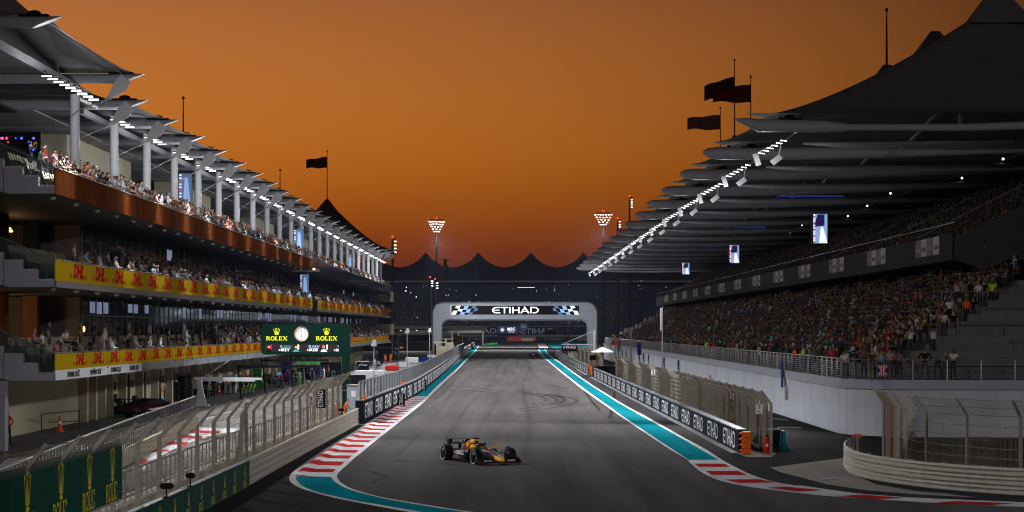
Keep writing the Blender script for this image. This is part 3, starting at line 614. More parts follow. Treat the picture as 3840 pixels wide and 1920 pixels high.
# yellow parcel-company bands
def band(z0, z1, step, ln, hh, y0):
    lm = text('DHL', hh*1.2, .05, .28, mt='dhl_red', sx=1.0)
    xs = [v.co.x for v in lm.vertices]; wl = max(xs)-min(xs); k = ln*.62/wl
    sb = MB()
    for j in range(3):
        zz = -hh*.36+j*hh*.10
        for s in (-1, 1): sb.add([(s*ln*.36+.0, zz, 0), (s*ln*.5, zz, 0), (s*ln*.5, zz+hh*.06, 0), (s*ln*.36, zz+hh*.06, 0)], [(0, 1, 2, 3) if s > 0 else (3, 2, 1, 0)])
    sm = sb.mesh('speed_lines', 'dhl_red')
    for a, c in ((YN, YS0), (YS1, YF-8)):
        Y = a
        while Y < c-1:
            e = min(Y+11, c); P('banner_panel', MB().box(XB+.003, XB+.05, Y+.01, e-.01, z0, z1), 'yellow'); Y = e
        Y = a+(y0-YN)
        while Y < c-ln*.6:
            P('lettering', lm, None, loc=(XB+.058, Y, (z0+z1)/2+hh*.04), rot=FX, scale=(k, 1, 1)); P('speed_lines', sm, None, loc=(XB+.058, Y, (z0+z1)/2), rot=FX); Y += step
band(4.01, 4.81, 4.53, 3.5, .66, 105.4); band(8.46, 9.47, 5.5, 4.2, .82, 105.0)
# brown glass balustrade of the top terrace
for a, c, m in ((YN, YS0, 'brown_glass'), (YS1, YF, 'pane_dark')):
    Y = a
    while Y < c-1:
        e = min(Y+7.3, c); P('balustrade_panel', MB().box(XB-.03, XB+.02, Y+.015, e-.015, 12.75, 14.04), m); Y = e
    P('handrail', MB().tube([(XB, a, 14.07), (XB, c, 14.07)], .03, 6), 'rail_steel')
    for z in (4.86, 9.52): P('handrail', MB().tube([(XB, a, z), (XB, c, z)], .025, 6), 'dark_steel')
P('stair_landing', MB().box(-25, XB+.3, YS0+.05, YS1-.05, 12.75, 13.05), 'cream'); P('glass_panel', MB().box(XB, XB+.03, YS0+.1, YS1-.1, 13.1, 14.3), 'pane_balustrade')
# stepped end walls facing the camera
for z in ZB:
    prof = [(XB, z), (XB, z+.35), (-23.29, z+.35), (-23.29, z+.84), (-24.07, z+.84), (-24.07, z+1.30), (-25.0, z+1.30), (-25.0, z+.06), (-24.7, z)]
    P('stepped_end_wall', MB().prism([(x, YN-.02, q) for x, q in prof], (0, .3, 0)), 'end_panel')
    P('side_panel', MB().box(-26.6, -25.03, YN-.02, YN+.28, z+.1, z+1.72), 'end_panel')
    for x0, x1, q in ((-23.3, XB, .35), (-24.08, -23.3, .84), (-25.0, -24.08, 1.30)): P('step_cap', MB().box(x0+.02, x1-.02, YN-.05, YN+.34, z+q+.003, z+q+.05), 'rail_steel')
    P('end_glass', MB().prism([(XB, YN+.1, z+.42), (XB, YN+.1, z+1.3), (-25.4, YN+.1, z+2.55), (-25.4, YN+.1, z+1.4), (-24.1, YN+.1, z+1.36), (-24.1, YN+.1, z+.9), (-23.3, YN+.1, z+.9), (-23.3, YN+.1, z+.42)], (0, .02, 0)), 'pane_balustrade')
    P('end_rail', MB().tube([(XB, YN+.1, z+1.33), (-25.4, YN+.1, z+2.58), (-28, YN+.1, z+2.58)], .03, 6), 'rail_steel')
P('corner_pillar', MB().box(-26.6, -24.95, YN, YN+.7, 0, 3.49), 'end_panel')
# back walls and rooms behind the terraces
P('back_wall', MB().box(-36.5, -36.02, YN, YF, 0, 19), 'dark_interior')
for z, m in ((4.85, 'dark_interior'), (9.45, 'brown_wall'), (14.1, 'dark_interior')):
    P('room_partition', MB().box(-34, -33.7, YN+.5, 131, z, z+3.2), m)
for i, z in enumerate(ZB[:2]):
    for Y in (103, 110, 118, 126): P('room_pillar', MB().box(-30.4, -29.5, Y, Y+.9, z+1.32, z+4.62), 'brown_wall' if i == 0 else 'dark_interior')
P('door_arch', MB().tube([(-30.5+.5*math.cos(a), 106.5, 6.7+.5*math.sin(a)+(.0)) for a in np.linspace(-PI*.15, PI*1.15, 14)], .04, 5), 'lamp_warm')
for Y, X, z in ((129.4, -27.3, 10.55), (129.4, -27.3, 6.05), (103, -31, 11.2)):
    P('wall_light', MB().ball((X, Y, z), .12, 6, 4, sq=(.6, .6, 1.6)), 'lamp_warm')
for X, Y, z, e in ((-30.9, 107.5, 7.4, 420), (-31.2, 121, 7.4, 300), (-31.5, 108, 11.9, 160), (-30, 121, 11.9, 120)):          # warm pendant lamps in the open lounges
    pl_ = P('pendant_lamp', MB().lathe([(.05, .25), (.22, .0), (.2, -.02)], 10, (X, Y, z)), 'lamp_warm'); ld = bpy.data.lights.new('pendant', 'POINT'); ld.energy = e; ld.color = (1, .55, .22); ld.shadow_soft_size = .25
    lo = bpy.data.objects.new('pendant_glow', ld); COL.objects.link(lo); lo.parent = pl_; lo.location = Vector((X, Y, z-.3))
# glazed fronts: panes between mullions
def glazing(X, z0, z1, y0, y1, step, mt, lit=0., tr=None):
    n = int((y1-y0)/step)
    mm = MB().box(-.05, .06, -.05, .05, z0, z1).mesh('mullion', 'door_grey'); pm = MB().box(-.02, .02, .06, step-.06, z0+.05, z1-.05).mesh('pane', mt)
    for k in range(n+1):
        Y = y0+k*step; P('mullion', mm, None, loc=(X, Y, 0))
        if k < n:
            P('pane', pm, None, loc=(X, Y, 0))
            if random.random() < lit: P('lit_window', MB().box(X+.022, X+.03, Y+.25, Y+step-.3, z1-1.05+random.uniform(-.1, .2), z1-.25), 'window_lit')
    if tr: P('transom', MB().box(X+.03, X+.09, y0, y1, tr, tr+.07), 'door_grey')
glazing(XG, 4.85, 8.1, 129.6, 380, 2.2, 'pane_dark', .33, 6.9); glazing(XG, 9.48, 12.7, 129.6, 380, 2.9, 'pane_dark', .03)
for i, z in enumerate(ZB[:2]): P('return_wall', MB().box(-33, XG-.06, 129.2, 129.5, z+1.35, z+4.6), 'stand_concrete')
for k in range(22):
    P('orange_panel', MB().box(XG+.025, XG+.04, 147+k*5.8, 148.4+k*5.8, 9.6, 11.6), 'brown_wall')
# top terrace: cream core walls, kiosks, columns
for a, c in ((133, 155.5), (176, 197), (232, 250), (285, 300)): P('core_wall', MB().box(-31, -29.2, a, c, 14.1, 19.5), 'cream')
for k in range(26):
    Y = 158+k*8.6
    if any(a-4 < Y < c for a, c in ((176, 197), (232, 250), (285, 300))): continue
    P('kiosk', MB().box(-28.5, -27.0, Y, Y+2.6, 14.05, 16.5), 'brown_wall'); P('kiosk_door', MB().box(-27.0, -26.95, Y+.2, Y+1.1, 14.1, 16.2), 'door_grey'); P('kiosk_roof', MB().box(-28.8, -26.7, Y-.2, Y+2.9, 16.52, 16.75), 'door_grey'); P('kiosk_frame', MB().box(-27.2, -26.6, Y+2.75, Y+2.9, 14.1, 16.5), 'column')
P('upper_wall', MB().box(-35, -34.6, 131, YF, 14.1, 20), 'slab')
colm = MB().lathe([(.27, 13.2), (.27, 19.0)], 14, cap=False).mesh('column', 'column', True)
NC = 25
for k in range(NC): P('column', colm, None, loc=(-24.0, 111.4+11*k, 0))
# vertical screens on the top terrace
for i, (Y, X, z0, z1) in enumerate(((158, -25.4, 15.3, 18.3), (231, -24.2, 14.4, 17.5), (300, -23.9, 13.9, 17.2), (232, -23.6, 8.9, 12.4))):
    t = thing('video_screen', (X, Y, z0), 'tall narrow video screen on the pit building, %s' % ('nearest one on the top terrace', 'second one along the top terrace', 'farthest one on the top terrace', 'one on the middle terrace')[i], 'screen', 'pit building screens')
    part('housing', MB().box(X-.55, X+.55, Y, Y+.2, z0, z1), 'black', t); b = MB()
    part('picture', MB().box(X-.5, X+.5, Y-.012, Y-.003, z0+.06, z1-.06), 'screen_mid', t); part('picture_light', MB().prism([(X-.2, Y-.02, z0+.1), (X+.45, Y-.02, z0+.1), (X+.2, Y-.02, z1-.4), (X-.05, Y-.02, z1-.4)], (0, .006, 0)), 'screen_blue', t)
    for k in range(12): part('caption_line', MB().box(X-.47, X-.3, Y-.03, Y-.022, z0+.12+k*(z1-z0)/12.5, z0+.22+k*(z1-z0)/12.5), 'screen_white' if k % 3 else 'screen_red', t)
# stage lights behind the first column
t = thing('stage_rig', (-29.5, 117.5, 14.1), 'dark stage rig with blue and violet lights under the pit building roof', 'stage rig')
part('truss', MB().box(-31.5, -27.2, 117, 117.3, 17.2, 17.5).box(-31.5, -31.2, 117, 117.3, 14.1, 17.2).box(-27.5, -27.2, 117, 117.3, 14.1, 17.2), 'black', t)
for k in range(22):
    part('lamp', MB().ball((random.uniform(-31.2, -27.3), 116.8, random.choice((16.9, 17.1, random.uniform(14.6, 17)))), random.uniform(.035, .09), 6, 4), random.choice(('blue_led', 'purple_led', 'blue_led', 'lamp_red')), t)
# garages
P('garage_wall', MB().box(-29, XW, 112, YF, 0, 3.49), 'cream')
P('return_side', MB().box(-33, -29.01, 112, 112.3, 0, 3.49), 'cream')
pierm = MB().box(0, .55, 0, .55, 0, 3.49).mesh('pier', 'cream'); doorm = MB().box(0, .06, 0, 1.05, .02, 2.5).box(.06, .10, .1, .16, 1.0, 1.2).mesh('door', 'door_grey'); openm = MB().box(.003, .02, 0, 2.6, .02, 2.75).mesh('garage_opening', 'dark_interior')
platem = MB().box(0, .04, -.33, .33, -.27, .27).mesh('number_plate', 'black')
for Y in (131, 133.9, 136.9, 139.3): P('pier', pierm, None, loc=(XW+.004, Y, 0))
for Y in (132.2, 135.2): P('door', doorm, None, loc=(XW+.004, Y, 0))
for k in range(36):
    Y = 142.7+6.59*k; n = 40-k
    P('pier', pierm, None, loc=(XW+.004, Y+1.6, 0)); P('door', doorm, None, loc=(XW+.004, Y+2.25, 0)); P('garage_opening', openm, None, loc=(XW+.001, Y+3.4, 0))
    if n > 18:
        pl = P('number_plate', platem, None, loc=(XW+.01, Y+.35, 2.02)); part('lettering', text(str(n), .42, .01, mt='letter_white' if n < 39 else 'door_grey'), None, pl, (XW+.056, Y+.35, 2.02), FX)
# soffit down-lights
dm = MB().lathe([(.16, 0), (.14, -.1), (.05, -.16)], 8).mesh('soffit_lamp', 'white_paint')
for z in (8.12, 12.74):
    for k in range(24): P('soffit_lamp', dm, None, loc=(-23.1, 102+k*5.5, z))
# end stair tower
for z0, z1, x1 in ((11.2, 13.2, -22.2), (5.0, 7.0, -22.2)): P('tower_block', MB().box(-25.2, x1, 383, 388, z0, z1), 'cream')
P('tower_glass', MB().box(-25.0, -22.4, 383.3, 387.5, 0, 14.6), 'pane_dark')
for z in (3.4, 9.3): P('tower_transom', MB().box(-25.6, -22.3, 382.9, 383.2, z, z+.15), 'column')
# ---------------------------------------------------------------- roof: beams, membranes, petals, stays
def beam_mesh():
    n = 12; r = .29; rings = []
    for x in (-20, -6): rings.append([(x, r*math.cos(2*PI*j/n), r*math.sin(2*PI*j/n)) for j in range(n)])
    rings.append([(-1.5+1.5*(.5+.5*math.sin(2*PI*j/n)), r*math.cos(2*PI*j/n), r*math.sin(2*PI*j/n)) for j in range(n)])
    return MB().loft(rings).mesh('roof_beam', 'roof_metal', False)
bmsh = beam_mesh(); NB = 25
pet = [(-1.04, .12), (-.62, -.22), (-.85, -.62), (-1.45, -.92), (-2.05, -1.20), (-1.65, -.80), (-1.38, -.20)]
pm_ = MB().prism([(x*1.22-.05, -.35+.12*z, z*1.3+.05) for x, z in pet], (0, .05, 0)).mesh('petal', 'petal')
clip = MB().box(-1.9, -.5, -.25, .25, .24, .36).ball((-1.2, 0, .42), .16, 8, 4, sq=(2.2, 1, 1)).mesh('clamp', 'black')
beams = [(95.0, 20.5)]+[(116.4, 20.5)]+[(117.4+11*k, 19.1 if k < NB-3 else 20.1) for k in range(NB)]
for i, (Y, z) in enumerate(beams):
    P('roof_beam', bmsh, None, loc=(-21.0, Y, z)); P('clamp', clip, None, loc=(-21.2, Y, z))
    if i: 
        P('petal', pm_, None, loc=(-21.0, Y, z)); P('stay', MB().tube([(-23.0, Y-.45, z-1.18), (-24.0+.3, Y-5.0, z-2.3), (-24.0, Y-5.9, z-2.75)], .035, 5), 'roof_metal')
def tent(y0, y1, ze, xt, xp, zp, xb, p=1.7, nx=14, ny=10, sag=.0, front=.9, side=1):
    """pitched membrane between two beams: edges on the beams, one peak, concave slopes. side=1: front edge towards +X of the peak"""
    b = MB(); yc = (y0+y1)/2; hy = (y1-y0)/2; rows = []
    us = [0, .03]+list(np.linspace(.08, 1, nx-2))
    for u in us:
        row = []
        for j in range(ny+1):
            v = -1+2*j/ny; y = yc+v*hy
            fr = front*(1-v*v); x0 = xt-side*fr; x = x0+(xb-x0)*u
            rx = abs(x-xp)/(abs(xt-xp) if side*(x-xp) > 0 else abs(xb-xp)); r = min(1, max(rx, abs(v)*1.0))
            q = (max(rx, abs(v))**4+.35*(min(rx, abs(v))**4))**.25; r = min(1., q)
            row.append((x, y, ze+(zp-ze)*(1-r)**p+.02))
        rows.append(row)
    for i in range(len(rows)-1):
        for j in range(ny): b.add([rows[i][j], rows[i][j+1], rows[i+1][j+1], rows[i+1][j]], [(0, 1, 2, 3) if side < 0 else (3, 2, 1, 0)])
    return b
P('roof_membrane', tent(95.0, 116.4, 20.8, -21.6, -33, 31, -44, 1.5), 'membrane', smooth=True)
for k in range(NB-3):
    P('roof_membrane', tent(117.4+11*k, 128.4+11*k, 19.4, -21.6, -33, 25.0, -44, 1.7), 'membrane', smooth=True)
P('roof_membrane', tent(117.4+11*(NB-3), 117.4+11*(NB-1), 20.4, -21.2, -33.5, 29.8, -44, 1.45, 24, 20, front=.5), 'membrane_dark', smooth=True)
P('roof_cap', MB().loft([[(-33.5+s*a, 370.4+s*c, z) for a, c in ((-1, -1), (1, -1), (1, 1), (-1, 1))] for s, z in ((2.1, 27.4), (.25, 29.9))]), 'membrane_dark')
P('roof_edge', MB().tube([(-22.3, 95, 20.75), (-22.0, 105.7, 20.6), (-22.3, 116.4, 20.75)], .06, 5), 'dark_steel')
P('eaves_truss', MB().box(-25.0, -24.7, 117, YF, 18.55, 18.85), 'roof_metal'); P('eaves_truss', MB().box(-25.2, -24.9, 95, 117, 19.9, 20.2), 'roof_metal')
for k in range(NC): P('brace', MB().tube([(-24, 111.4+11*k, 18.9), (-24.0, 117.4+11*k, 18.95)], .16, 6), 'roof_metal')
P('ceiling_deck', MB().box(-36, -28, 117.5, YF, 18.9, 19.0), 'slab'); P('ceiling_deck', MB().box(-36, -28.5, YN, 117, 18.6, 18.75), 'dark_interior')
# ---- floodlight racks under the eaves (each carries its own lamp)
PWR_L, PWR_R = 17000, 20000
def spot(parent, loc, aim, power, size=80, rad=.8, col=(.93, .96, 1.0), blend=.5, spill=.055):
    ld = bpy.data.lights.new('flood', 'SPOT'); ld.energy = power; ld.spot_size = math.radians(size); ld.spot_blend = blend; ld.shadow_soft_size = rad; ld.color = col
    o = bpy.data.objects.new('flood_beam', ld); COL.objects.link(o); o.parent = parent; o.location = Vector(loc)-W[parent]
    o.rotation_euler = (Vector(aim)-Vector(loc)).to_track_quat('-Z', 'Y').to_euler()
    if spill:                                              # stray light leaving the lamp heads sideways and upwards
        pd = bpy.data.lights.new('spill', 'POINT'); pd.energy = power*spill; pd.shadow_soft_size = .5; pd.color = col
        q = bpy.data.objects.new('flood_spill', pd); COL.objects.link(q); q.parent = parent; q.location = Vector(loc)-W[parent]
    return o
hd = MB().box(-.27, .27, -.06, .06, .045, .13); hdm = hd.mesh('lamp_head', 'dark_steel'); lnm = MB().box(-.25, .25, -.035, .035, .012, .04).mesh('lamp_glass', 'lamp')
def rack_left(loc, n, i, dz=-.12):
    t = thing('floodlight_rack', loc, 'white floodlight rack under the pit building eaves, %s from the near end' % ordn(i+1), 'floodlight', 'floodlights under the pit building eaves')
    part('frame', MB().bar((-.6, -.6, .3), (n*.2-.4, n*.22-.5, .3-.10*n), .06, .06).bar((0, 0, .3), (0, 0, .75), .06, .06), 'dark_steel', t, local=True)
    for k in range(n):
        h_ = part('lamp_head', hdm, None, t, (-.45+.24*k, k*.3-.5, dz*k), (0, 0, 0), local=True); part('lamp_glass', lnm, None, h_, (0, 0, 0), local=True)
    spot(t, (loc[0]+.7, loc[1], loc[2]-1.5), ((loc[0]+10.5, loc[1]+(1 if i else -9), 1) if loc[1] < 300 or i % 2 == 0 else (14, 421, 8)), PWR_L*((1 if i else 1.6) if loc[1] < 300 or i % 2 == 0 else 2.6), (92 if i else 96) if loc[1] < 300 or i % 2 == 0 else 44, blend=.45, spill=.04 if loc[1] < 190 else .024)
rack_left((-23.3, 104, 19.0), 9, 0)
for k in range(23): rack_left((-22.6, 118.2+11*k, 18.25), 4, k+1)
# ================================================================ main grandstand (right)
gs = thing('grandstand', (19.3, 113, 0), 'big roofed grandstand behind a white retaining wall, packed with spectators', 'grandstand')
G = lambda name, b, m, **k: part(name, b, m, gs, **k)
GX, GY, GE = 19.3, 113.0, 410.0
def gpath(d, far=GE, right=62., r=4.5):                  # wall line offset d metres into the stand: along the straight, round the corner, away to the right
    R_ = max(.4, r-d) if d > 0 else r-d
    c = (GX+r, GY+r) if d <= r-.4 else (GX+d+.4, GY+d+.4)
    R_ = c[0]-(GX+d)
    out = [(GX+d, far)]+[(GX+d, Y) for Y in np.arange(far-10, c[1]+3, -10)]
    out += [(c[0]-R_*math.cos(a), c[1]-R_*math.sin(a)) for a in np.linspace(0, PI/2, 9)]+[(right, GY+d)]
    return out
pw_ = gpath(0); seg2 = along(pw_, 6.0, 0.)
fine = along(pw_, .75, 0.)
per = 8
for k in range(0, len(fine)-1, per):
    s_ = [q[0] for q in fine[k:k+per+1]]
    if len(s_) < 2: continue
    a = [q+Vector((0, 0)) for q in s_]
    G('wall_panel', wall_mesh(a, .4, 0, 2.62), 'white_wall'); G('joint', MB().box(-.008, .008, -.203, .203, .01, 2.6), 'wall_band', loc=(a[0].x, a[0].y, 0), rot=(0, 0, math.atan2((a[1]-a[0]).y, (a[1]-a[0]).x)))
part_band = [Vector(q[0]) for q in fine]
G('wall_band', wall_mesh([(x, y) for x, y in gpath(.02)], .62, 2.66, 3.2), 'wall_band'); G('shadow_gap', wall_mesh(gpath(.08), .36, 2.615, 2.665), 'black')
G('wall_joint', wall_mesh([(x, y) for x, y in gpath(-.003)], .402, 1.72, 1.735), 'wall_band')
# railing on the wall: posts with brackets, six rails and a handrail
rp = along(gpath(.05), 1.9, 0.)
psm = MB().box(-.03, .03, -.05, .05, -.35, 1.12).mesh('railing_post', 'rail_steel')
for p, d in rp: G('railing_post', psm, None, loc=(p.x-d.y*-.0, p.y, 3.2), rot=(0, 0, math.atan2(d.y, d.x)))
for i in range(7): G('rail', MB().tube([(x, y, 3.2+.12+i*.135) for x, y in gpath(.05)], .014, 4), 'rail_steel')
G('handrail', MB().tube([(x, y, 4.33) for x, y in gpath(.05)], .035, 6), 'rail_steel')
# lower seating: walkway then rows
NR, RD, RH, D0 = 13, .85, .43, 2.3
G('walkway', MB().loft([[(x, y, 2.9), (x2, y2, 2.9), (x2, y2, 3.2), (x, y, 3.2)] for (x, y), (x2, y2) in zip(gpath(.1), gpath(D0+.02))]), 'stand_concrete')
rowz = lambda r: 3.2+.30+RH*(r+1)
for r in range(NR):
    d = D0+r*RD; G('seating_row', MB().loft([[(x, y, 2.9), (x2, y2, 2.9), (x2, y2, rowz(r)), (x, y, rowz(r))] for (x, y), (x2, y2) in zip(gpath(d, r=5), gpath(d+RD-.004, r=5))]), 'stand_concrete')
# terraces with rails on the near end
for k, (dy, z, x0) in enumerate(((4.0, 4.5, 36), (6.2, 5.4, 32), (8.4, 6.3, 33), (10.6, 7.3, 30))):
    G('end_terrace', MB().box(x0-3+k, 62, GY+dy, GY+dy+4.5, 3.2, z), 'concrete' if k < 1 else 'stand_concrete')
    xa_, xb_ = x0-6.5+k, 60
    G('terrace_rail', MB().tube([(xa_, GY+dy+.1, z+1.05), (xb_, GY+dy+.1, z+1.05)], .03, 5), 'rail_steel')
    for q in range(9): G('rail_post', MB().box(xa_+q*2.8-.03, xa_+q*2.8+.03, GY+dy+.07, GY+dy+.13, z, z+1.05), 'dark_steel')
for k in range(6): G('stair_step', MB().box(30.6, 32.0, GY+2.2+.5*k, GY+2.7+.5*k, 3.2, 3.4+.2*k), 'stand_concrete')
for X, Y, z in ((33.6, 117.2, 4.9), (35.2, 119.3, 6.0)): G('step_light', MB().box(X, X+.25, Y-.36, Y-.3, z, z+.1), 'lamp_warm')
G('end_wall', MB().box(44, 62, 128, 128.5, 3, 19), 'stand_dark')
# upper tier
XU = 30.0
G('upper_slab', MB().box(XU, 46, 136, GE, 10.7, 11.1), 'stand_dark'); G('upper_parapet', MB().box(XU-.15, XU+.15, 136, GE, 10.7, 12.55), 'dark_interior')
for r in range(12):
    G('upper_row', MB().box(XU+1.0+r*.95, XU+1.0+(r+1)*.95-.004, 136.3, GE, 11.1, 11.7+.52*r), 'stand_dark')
G('upper_end_wall', MB().prism([(XU, 135.6, 10.7), (XU, 135.6, 12.2), (XU+13, 135.6, 18.6), (XU+14, 135.6, 18.6), (XU+14, 135.6, 15.6), (XU+2, 135.6, 10.0)], (0, .35, 0)), 'stand_dark')
G('upper_rail', MB().tube([(XU+.1, 135.7, 13.1), (XU+13, 135.7, 19.4)], .03, 5), 'dark_steel'); G('upper_handrail', MB().tube([(XU, 136, 13.25), (XU, GE, 13.25)], .03, 5), 'dark_steel')
for k in range(13):
    Y = 140+20*k
    for q in range(4):
        bm = MB().box(XU-.20, XU-.152, Y+q*2.05, Y+q*2.05+2.0, 11.25, 12.5); pn = G('banner_panel', bm, 'aldar_maroon' if q % 2 else 'aldar_white')
        if k < 9: part('lettering', text('ALDAR', .42, .012, mt='aldar_white' if q % 2 else 'black', sx=1.0), None, pn, (XU-.206, Y+q*2.05+1., 11.75), FNX)
    G('stair_rail', MB().tube([(XU+.3, Y+10, 12.8), (XU+9, Y+10, 17.2)], .04, 5), 'rail_steel'); G('lower_stair_rail', MB().tube([(GX+10, Y+10, 9.2), (GX+14, Y+10, 11.3)], .04, 5), 'rail_steel')
    G('rear_column', MB().lathe([(.35, 3), (.35, 18.5)], 10, (44, Y, 0), cap=False), 'stand_dark'); G('mid_column', MB().lathe([(.3, 3), (.3, 10.8)], 10, (GX+14.5, Y, 0), cap=False), 'stand_dark')
G('rear_wall', MB().box(46, 46.4, 128, GE, 0, 20), 'dark_interior'); G('concourse_wall', MB().box(GX+16, GX+16.3, 128, GE, 3, 10.7), 'dark_interior')
# roof
BAY, RX, RZ, NBR = 19.0, 13.4, 18.25, 16
tipm = MB().loft([[(x, r*math.cos(2*PI*j/12)*1.0, r*math.sin(2*PI*j/12)*.95+dz) for j in range(12)] for x, r, dz in ((0, .05, .05), (.12, .2, .04), (.45, .38, .02), (1.2, .47, 0), (4, .48, -.02), (12, .5, .1), (20, .42, .35), (32, .35, .5))]).mesh('roof_beam', 'roof_metal', True)
sp = MB().loft([[(x, r*math.cos(2*PI*j/12), r*math.sin(2*PI*j/12)*.9+dz) for j in range(12)] for x, r, dz in ((0, .02, .42), (.7, .25, .25), (1.5, .45, .02), (5.5, .40, -.05), (6.6, .30, -.1), (7, .22, -.1), (14, .25, -.1), (26, .35, .3), (33, .3, .4))]).mesh('roof_beam', 'roof_metal', True)
for k in range(NBR):
    G('roof_beam', sp if k == 0 else tipm, None, loc=(RX, 121+BAY*k, RZ)); G('clamp', clip, None, loc=(RX+2.2, 121+BAY*k, RZ+.1), rot=(0, 0, PI))
    G('strut', MB().tube([(27, 121+BAY*k, RZ), (29.5, 121+BAY*k+BAY/2, 22)], .12, 6), 'roof_metal'); G('strut', MB().tube([(27, 121+BAY*(k+1), RZ), (29.5, 121+BAY*k+BAY/2, 22)], .12, 6), 'roof_metal')
    G('secondary_beam', MB().loft([[(x, 130.5+BAY*k+r*math.cos(2*PI*j/8), RZ-.4+dz+r*math.sin(2*PI*j/8)) for j in range(8)] for x, r, dz in ((19, .06, .2), (22, .22, .1), (30, .3, .1), (44, .3, .3))]), 'roof_metal', smooth=True)
    if k < NBR-1:
        G('roof_membrane', tent(121+BAY*k, 121+BAY*(k+1), RZ+.75, RX+.7, 31.5, 27.2, 47, 1.45, 30, 24, front=2.2, side=-1), 'membrane_dark', smooth=True)
        G('roof_cap', MB().loft([[(31.5+s*a, 130.5+BAY*k+s*c, z) for a, c in ((-1, -1), (1, -1), (1, 1), (-1, 1))] for s, z in ((2.0, 25.6), (.3, 28.1))]), 'membrane_dark')
G('inner_ceiling', MB().box(38, 47, 121, GE, 19.0, 19.15), 'stand_dark')
for k in range(8): G('ceiling_lamp', MB().ball((35.5+1.2*(k % 3), 131+BAY*k, 18.7), .09, 6, 4), 'lamp_small')
# floodlight racks along the front edge
refm = MB().box(-.36, .36, -.04, .04, -.2, .2).mesh('reflector_panel', 'reflector'); boxm = MB().box(-.16, .16, -.08, .08, -.4, .4).mesh('side_panel', 'reflector')
for k in range(15):
    loc = (16.6, 127+BAY*k, 17.45)
    t = thing('floodlight_rack', loc, 'floodlight rack with hanging reflector under the grandstand roof, %s from the near end' % ordn(k+1), 'floodlight', 'floodlights along the grandstand roof')
    part('frame', MB().bar((.9, 0, .6), (-.9, 0, -.25), .08, .06).bar((.9, 0, .6), (1.6, 0, 1.1), .1, .1).bar((.5, 0, .4), (.3, .1, -.9), .05, .05), 'rail_steel', t, local=True)
    for q in range(6):
        h_ = part('lamp_head', hdm, None, t, (.62-.28*q, -.25, .42-.16*q), (0, .15, 0), (.75, 1, .8), local=True); part('lamp_glass', lnm, None, h_, (0, 0, 0), local=True)
    part('reflector_panel', refm, None, t, (.2, 0, -.75), (-.5, -.65, .0), local=True); part('side_panel', boxm, None, t, (-1.0, .3, -.7), (-.4, -.25, 0), local=True)
    spot(t, (loc[0]-1.2, loc[1]-.5, loc[2]-1.7), (loc[0]-12.2, loc[1]-(1 if k else 12), 1), PWR_R, 90, spill=.02)
# video screens
for i, (px, y0, y1, wd) in enumerate(((3076, 800, 915, 1.25), (2754, 918, 988, 1.15), (2572, 985, 1030, 1.1))):
    X = 27.5; Y = X*F/(px-VX); z0, z1 = H-(y1-VY)/F*Y, H-(y0-VY)/F*Y
    t = thing('video_screen', (X, Y, z0), 'tall bright video screen hanging in the dark grandstand, %s' % ('the largest and nearest', 'the middle one', 'the farthest and smallest')[i], 'screen', 'grandstand screens')
    part('housing', MB().box(X-wd*.62, X+wd*.62, Y, Y+.2, z0, z1), 'black', t); part('picture', MB().box(X-.5*wd, X+.5*wd, Y-.012, Y-.003, z0+.06, z1-.06), 'screen_blue', t)
    part('picture_light', MB().prism([(X-.1, Y-.02, z0+.1), (X+.5*wd, Y-.02, z0+.1), (X+.25, Y-.02, z0+.55*(z1-z0)), (X+.05, Y-.02, z0+.55*(z1-z0))], (0, .006, 0)), 'screen_white', t)
    part('picture_dark', MB().prism([(X-.48*wd, Y-.02, z0+.55*(z1-z0)), (X+.3*wd, Y-.02, z0+.6*(z1-z0)), (X+.3*wd, Y-.02, z1-.1), (X-.2*wd, Y-.02, z1-.1)], (0, .006, 0)), 'screen_navy', t)
    for k in range(14): part('caption_line', MB().box(X-.49*wd, X-.36*wd, Y-.03, Y-.022, z0+.1+k*(z1-z0)/14.5, z0+.2+k*(z1-z0)/14.5), 'screen_white' if k % 3 else 'screen_red', t)
# blue light bars in the roof
for k in (3, 6, 9): G('light_bar', MB().box(25, 31, 130.3+BAY*k, 130.5+BAY*k, 18.36, 18.45), 'blue_glow')
# tall thin banners on the wall
for i, x in enumerate((3222/1, )): pass
for i, (px, py) in enumerate(((2542, 1365), (2488, 1355), (2430, 1340), (2412, 1337), (2395, 1334), (2346, 1325), (2332, 1322), (2318, 1319), (2305, 1317))):
    Y = 19.0*F/(px-VX); t = thing('wall_banner', (19.04, Y, .4), 'dark vertical banner on the white stand wall, %s from the near end' % ordn(i+1), 'banner', 'dark banners on the stand wall')
    part('cloth', MB().box(19.04, 19.08, Y-1.1, Y+1.1, .4, 2.55), 'etihad_grey', t); part('mark', MB().box(19.025, 19.035, Y-.7, Y+.7, .9, 1.5).box(19.025, 19.035, Y-.4, Y+.4, 1.6, 1.8), 'grey_box', t)
# ================================================================ start arch
AY = 420.0
ar = thing('start_arch', (1.1, AY, 0), 'silver arch with a dark video screen spanning the main straight', 'arch')
def polyline_n(segs):
    out = []
    for s_ in segs:
        if s_[0] == 'l':
            (x0, z0), (x1, z1), n = s_[1:]; out += [(x0+(x1-x0)*i/n, z0+(z1-z0)*i/n) for i in range(n)]
        else:
            cx, cz, r, a0, a1, n = s_[1:]; out += [(cx+r*math.cos(math.radians(a0+(a1-a0)*i/n)), cz+r*math.sin(math.radians(a0+(a1-a0)*i/n))) for i in range(n)]
    return out
Oo = polyline_n([('l', (-16.1, 0), (-16.1, 9.3), 6), ('a', -13.7, 9.3, 2.4, 180, 90, 8), ('l', (-13.7, 11.7), (15.9, 11.7), 14), ('a', 15.9, 9.3, 2.4, 90, 0, 8), ('l', (18.3, 9.3), (18.3, 0), 6)])+[(18.3, 0)]
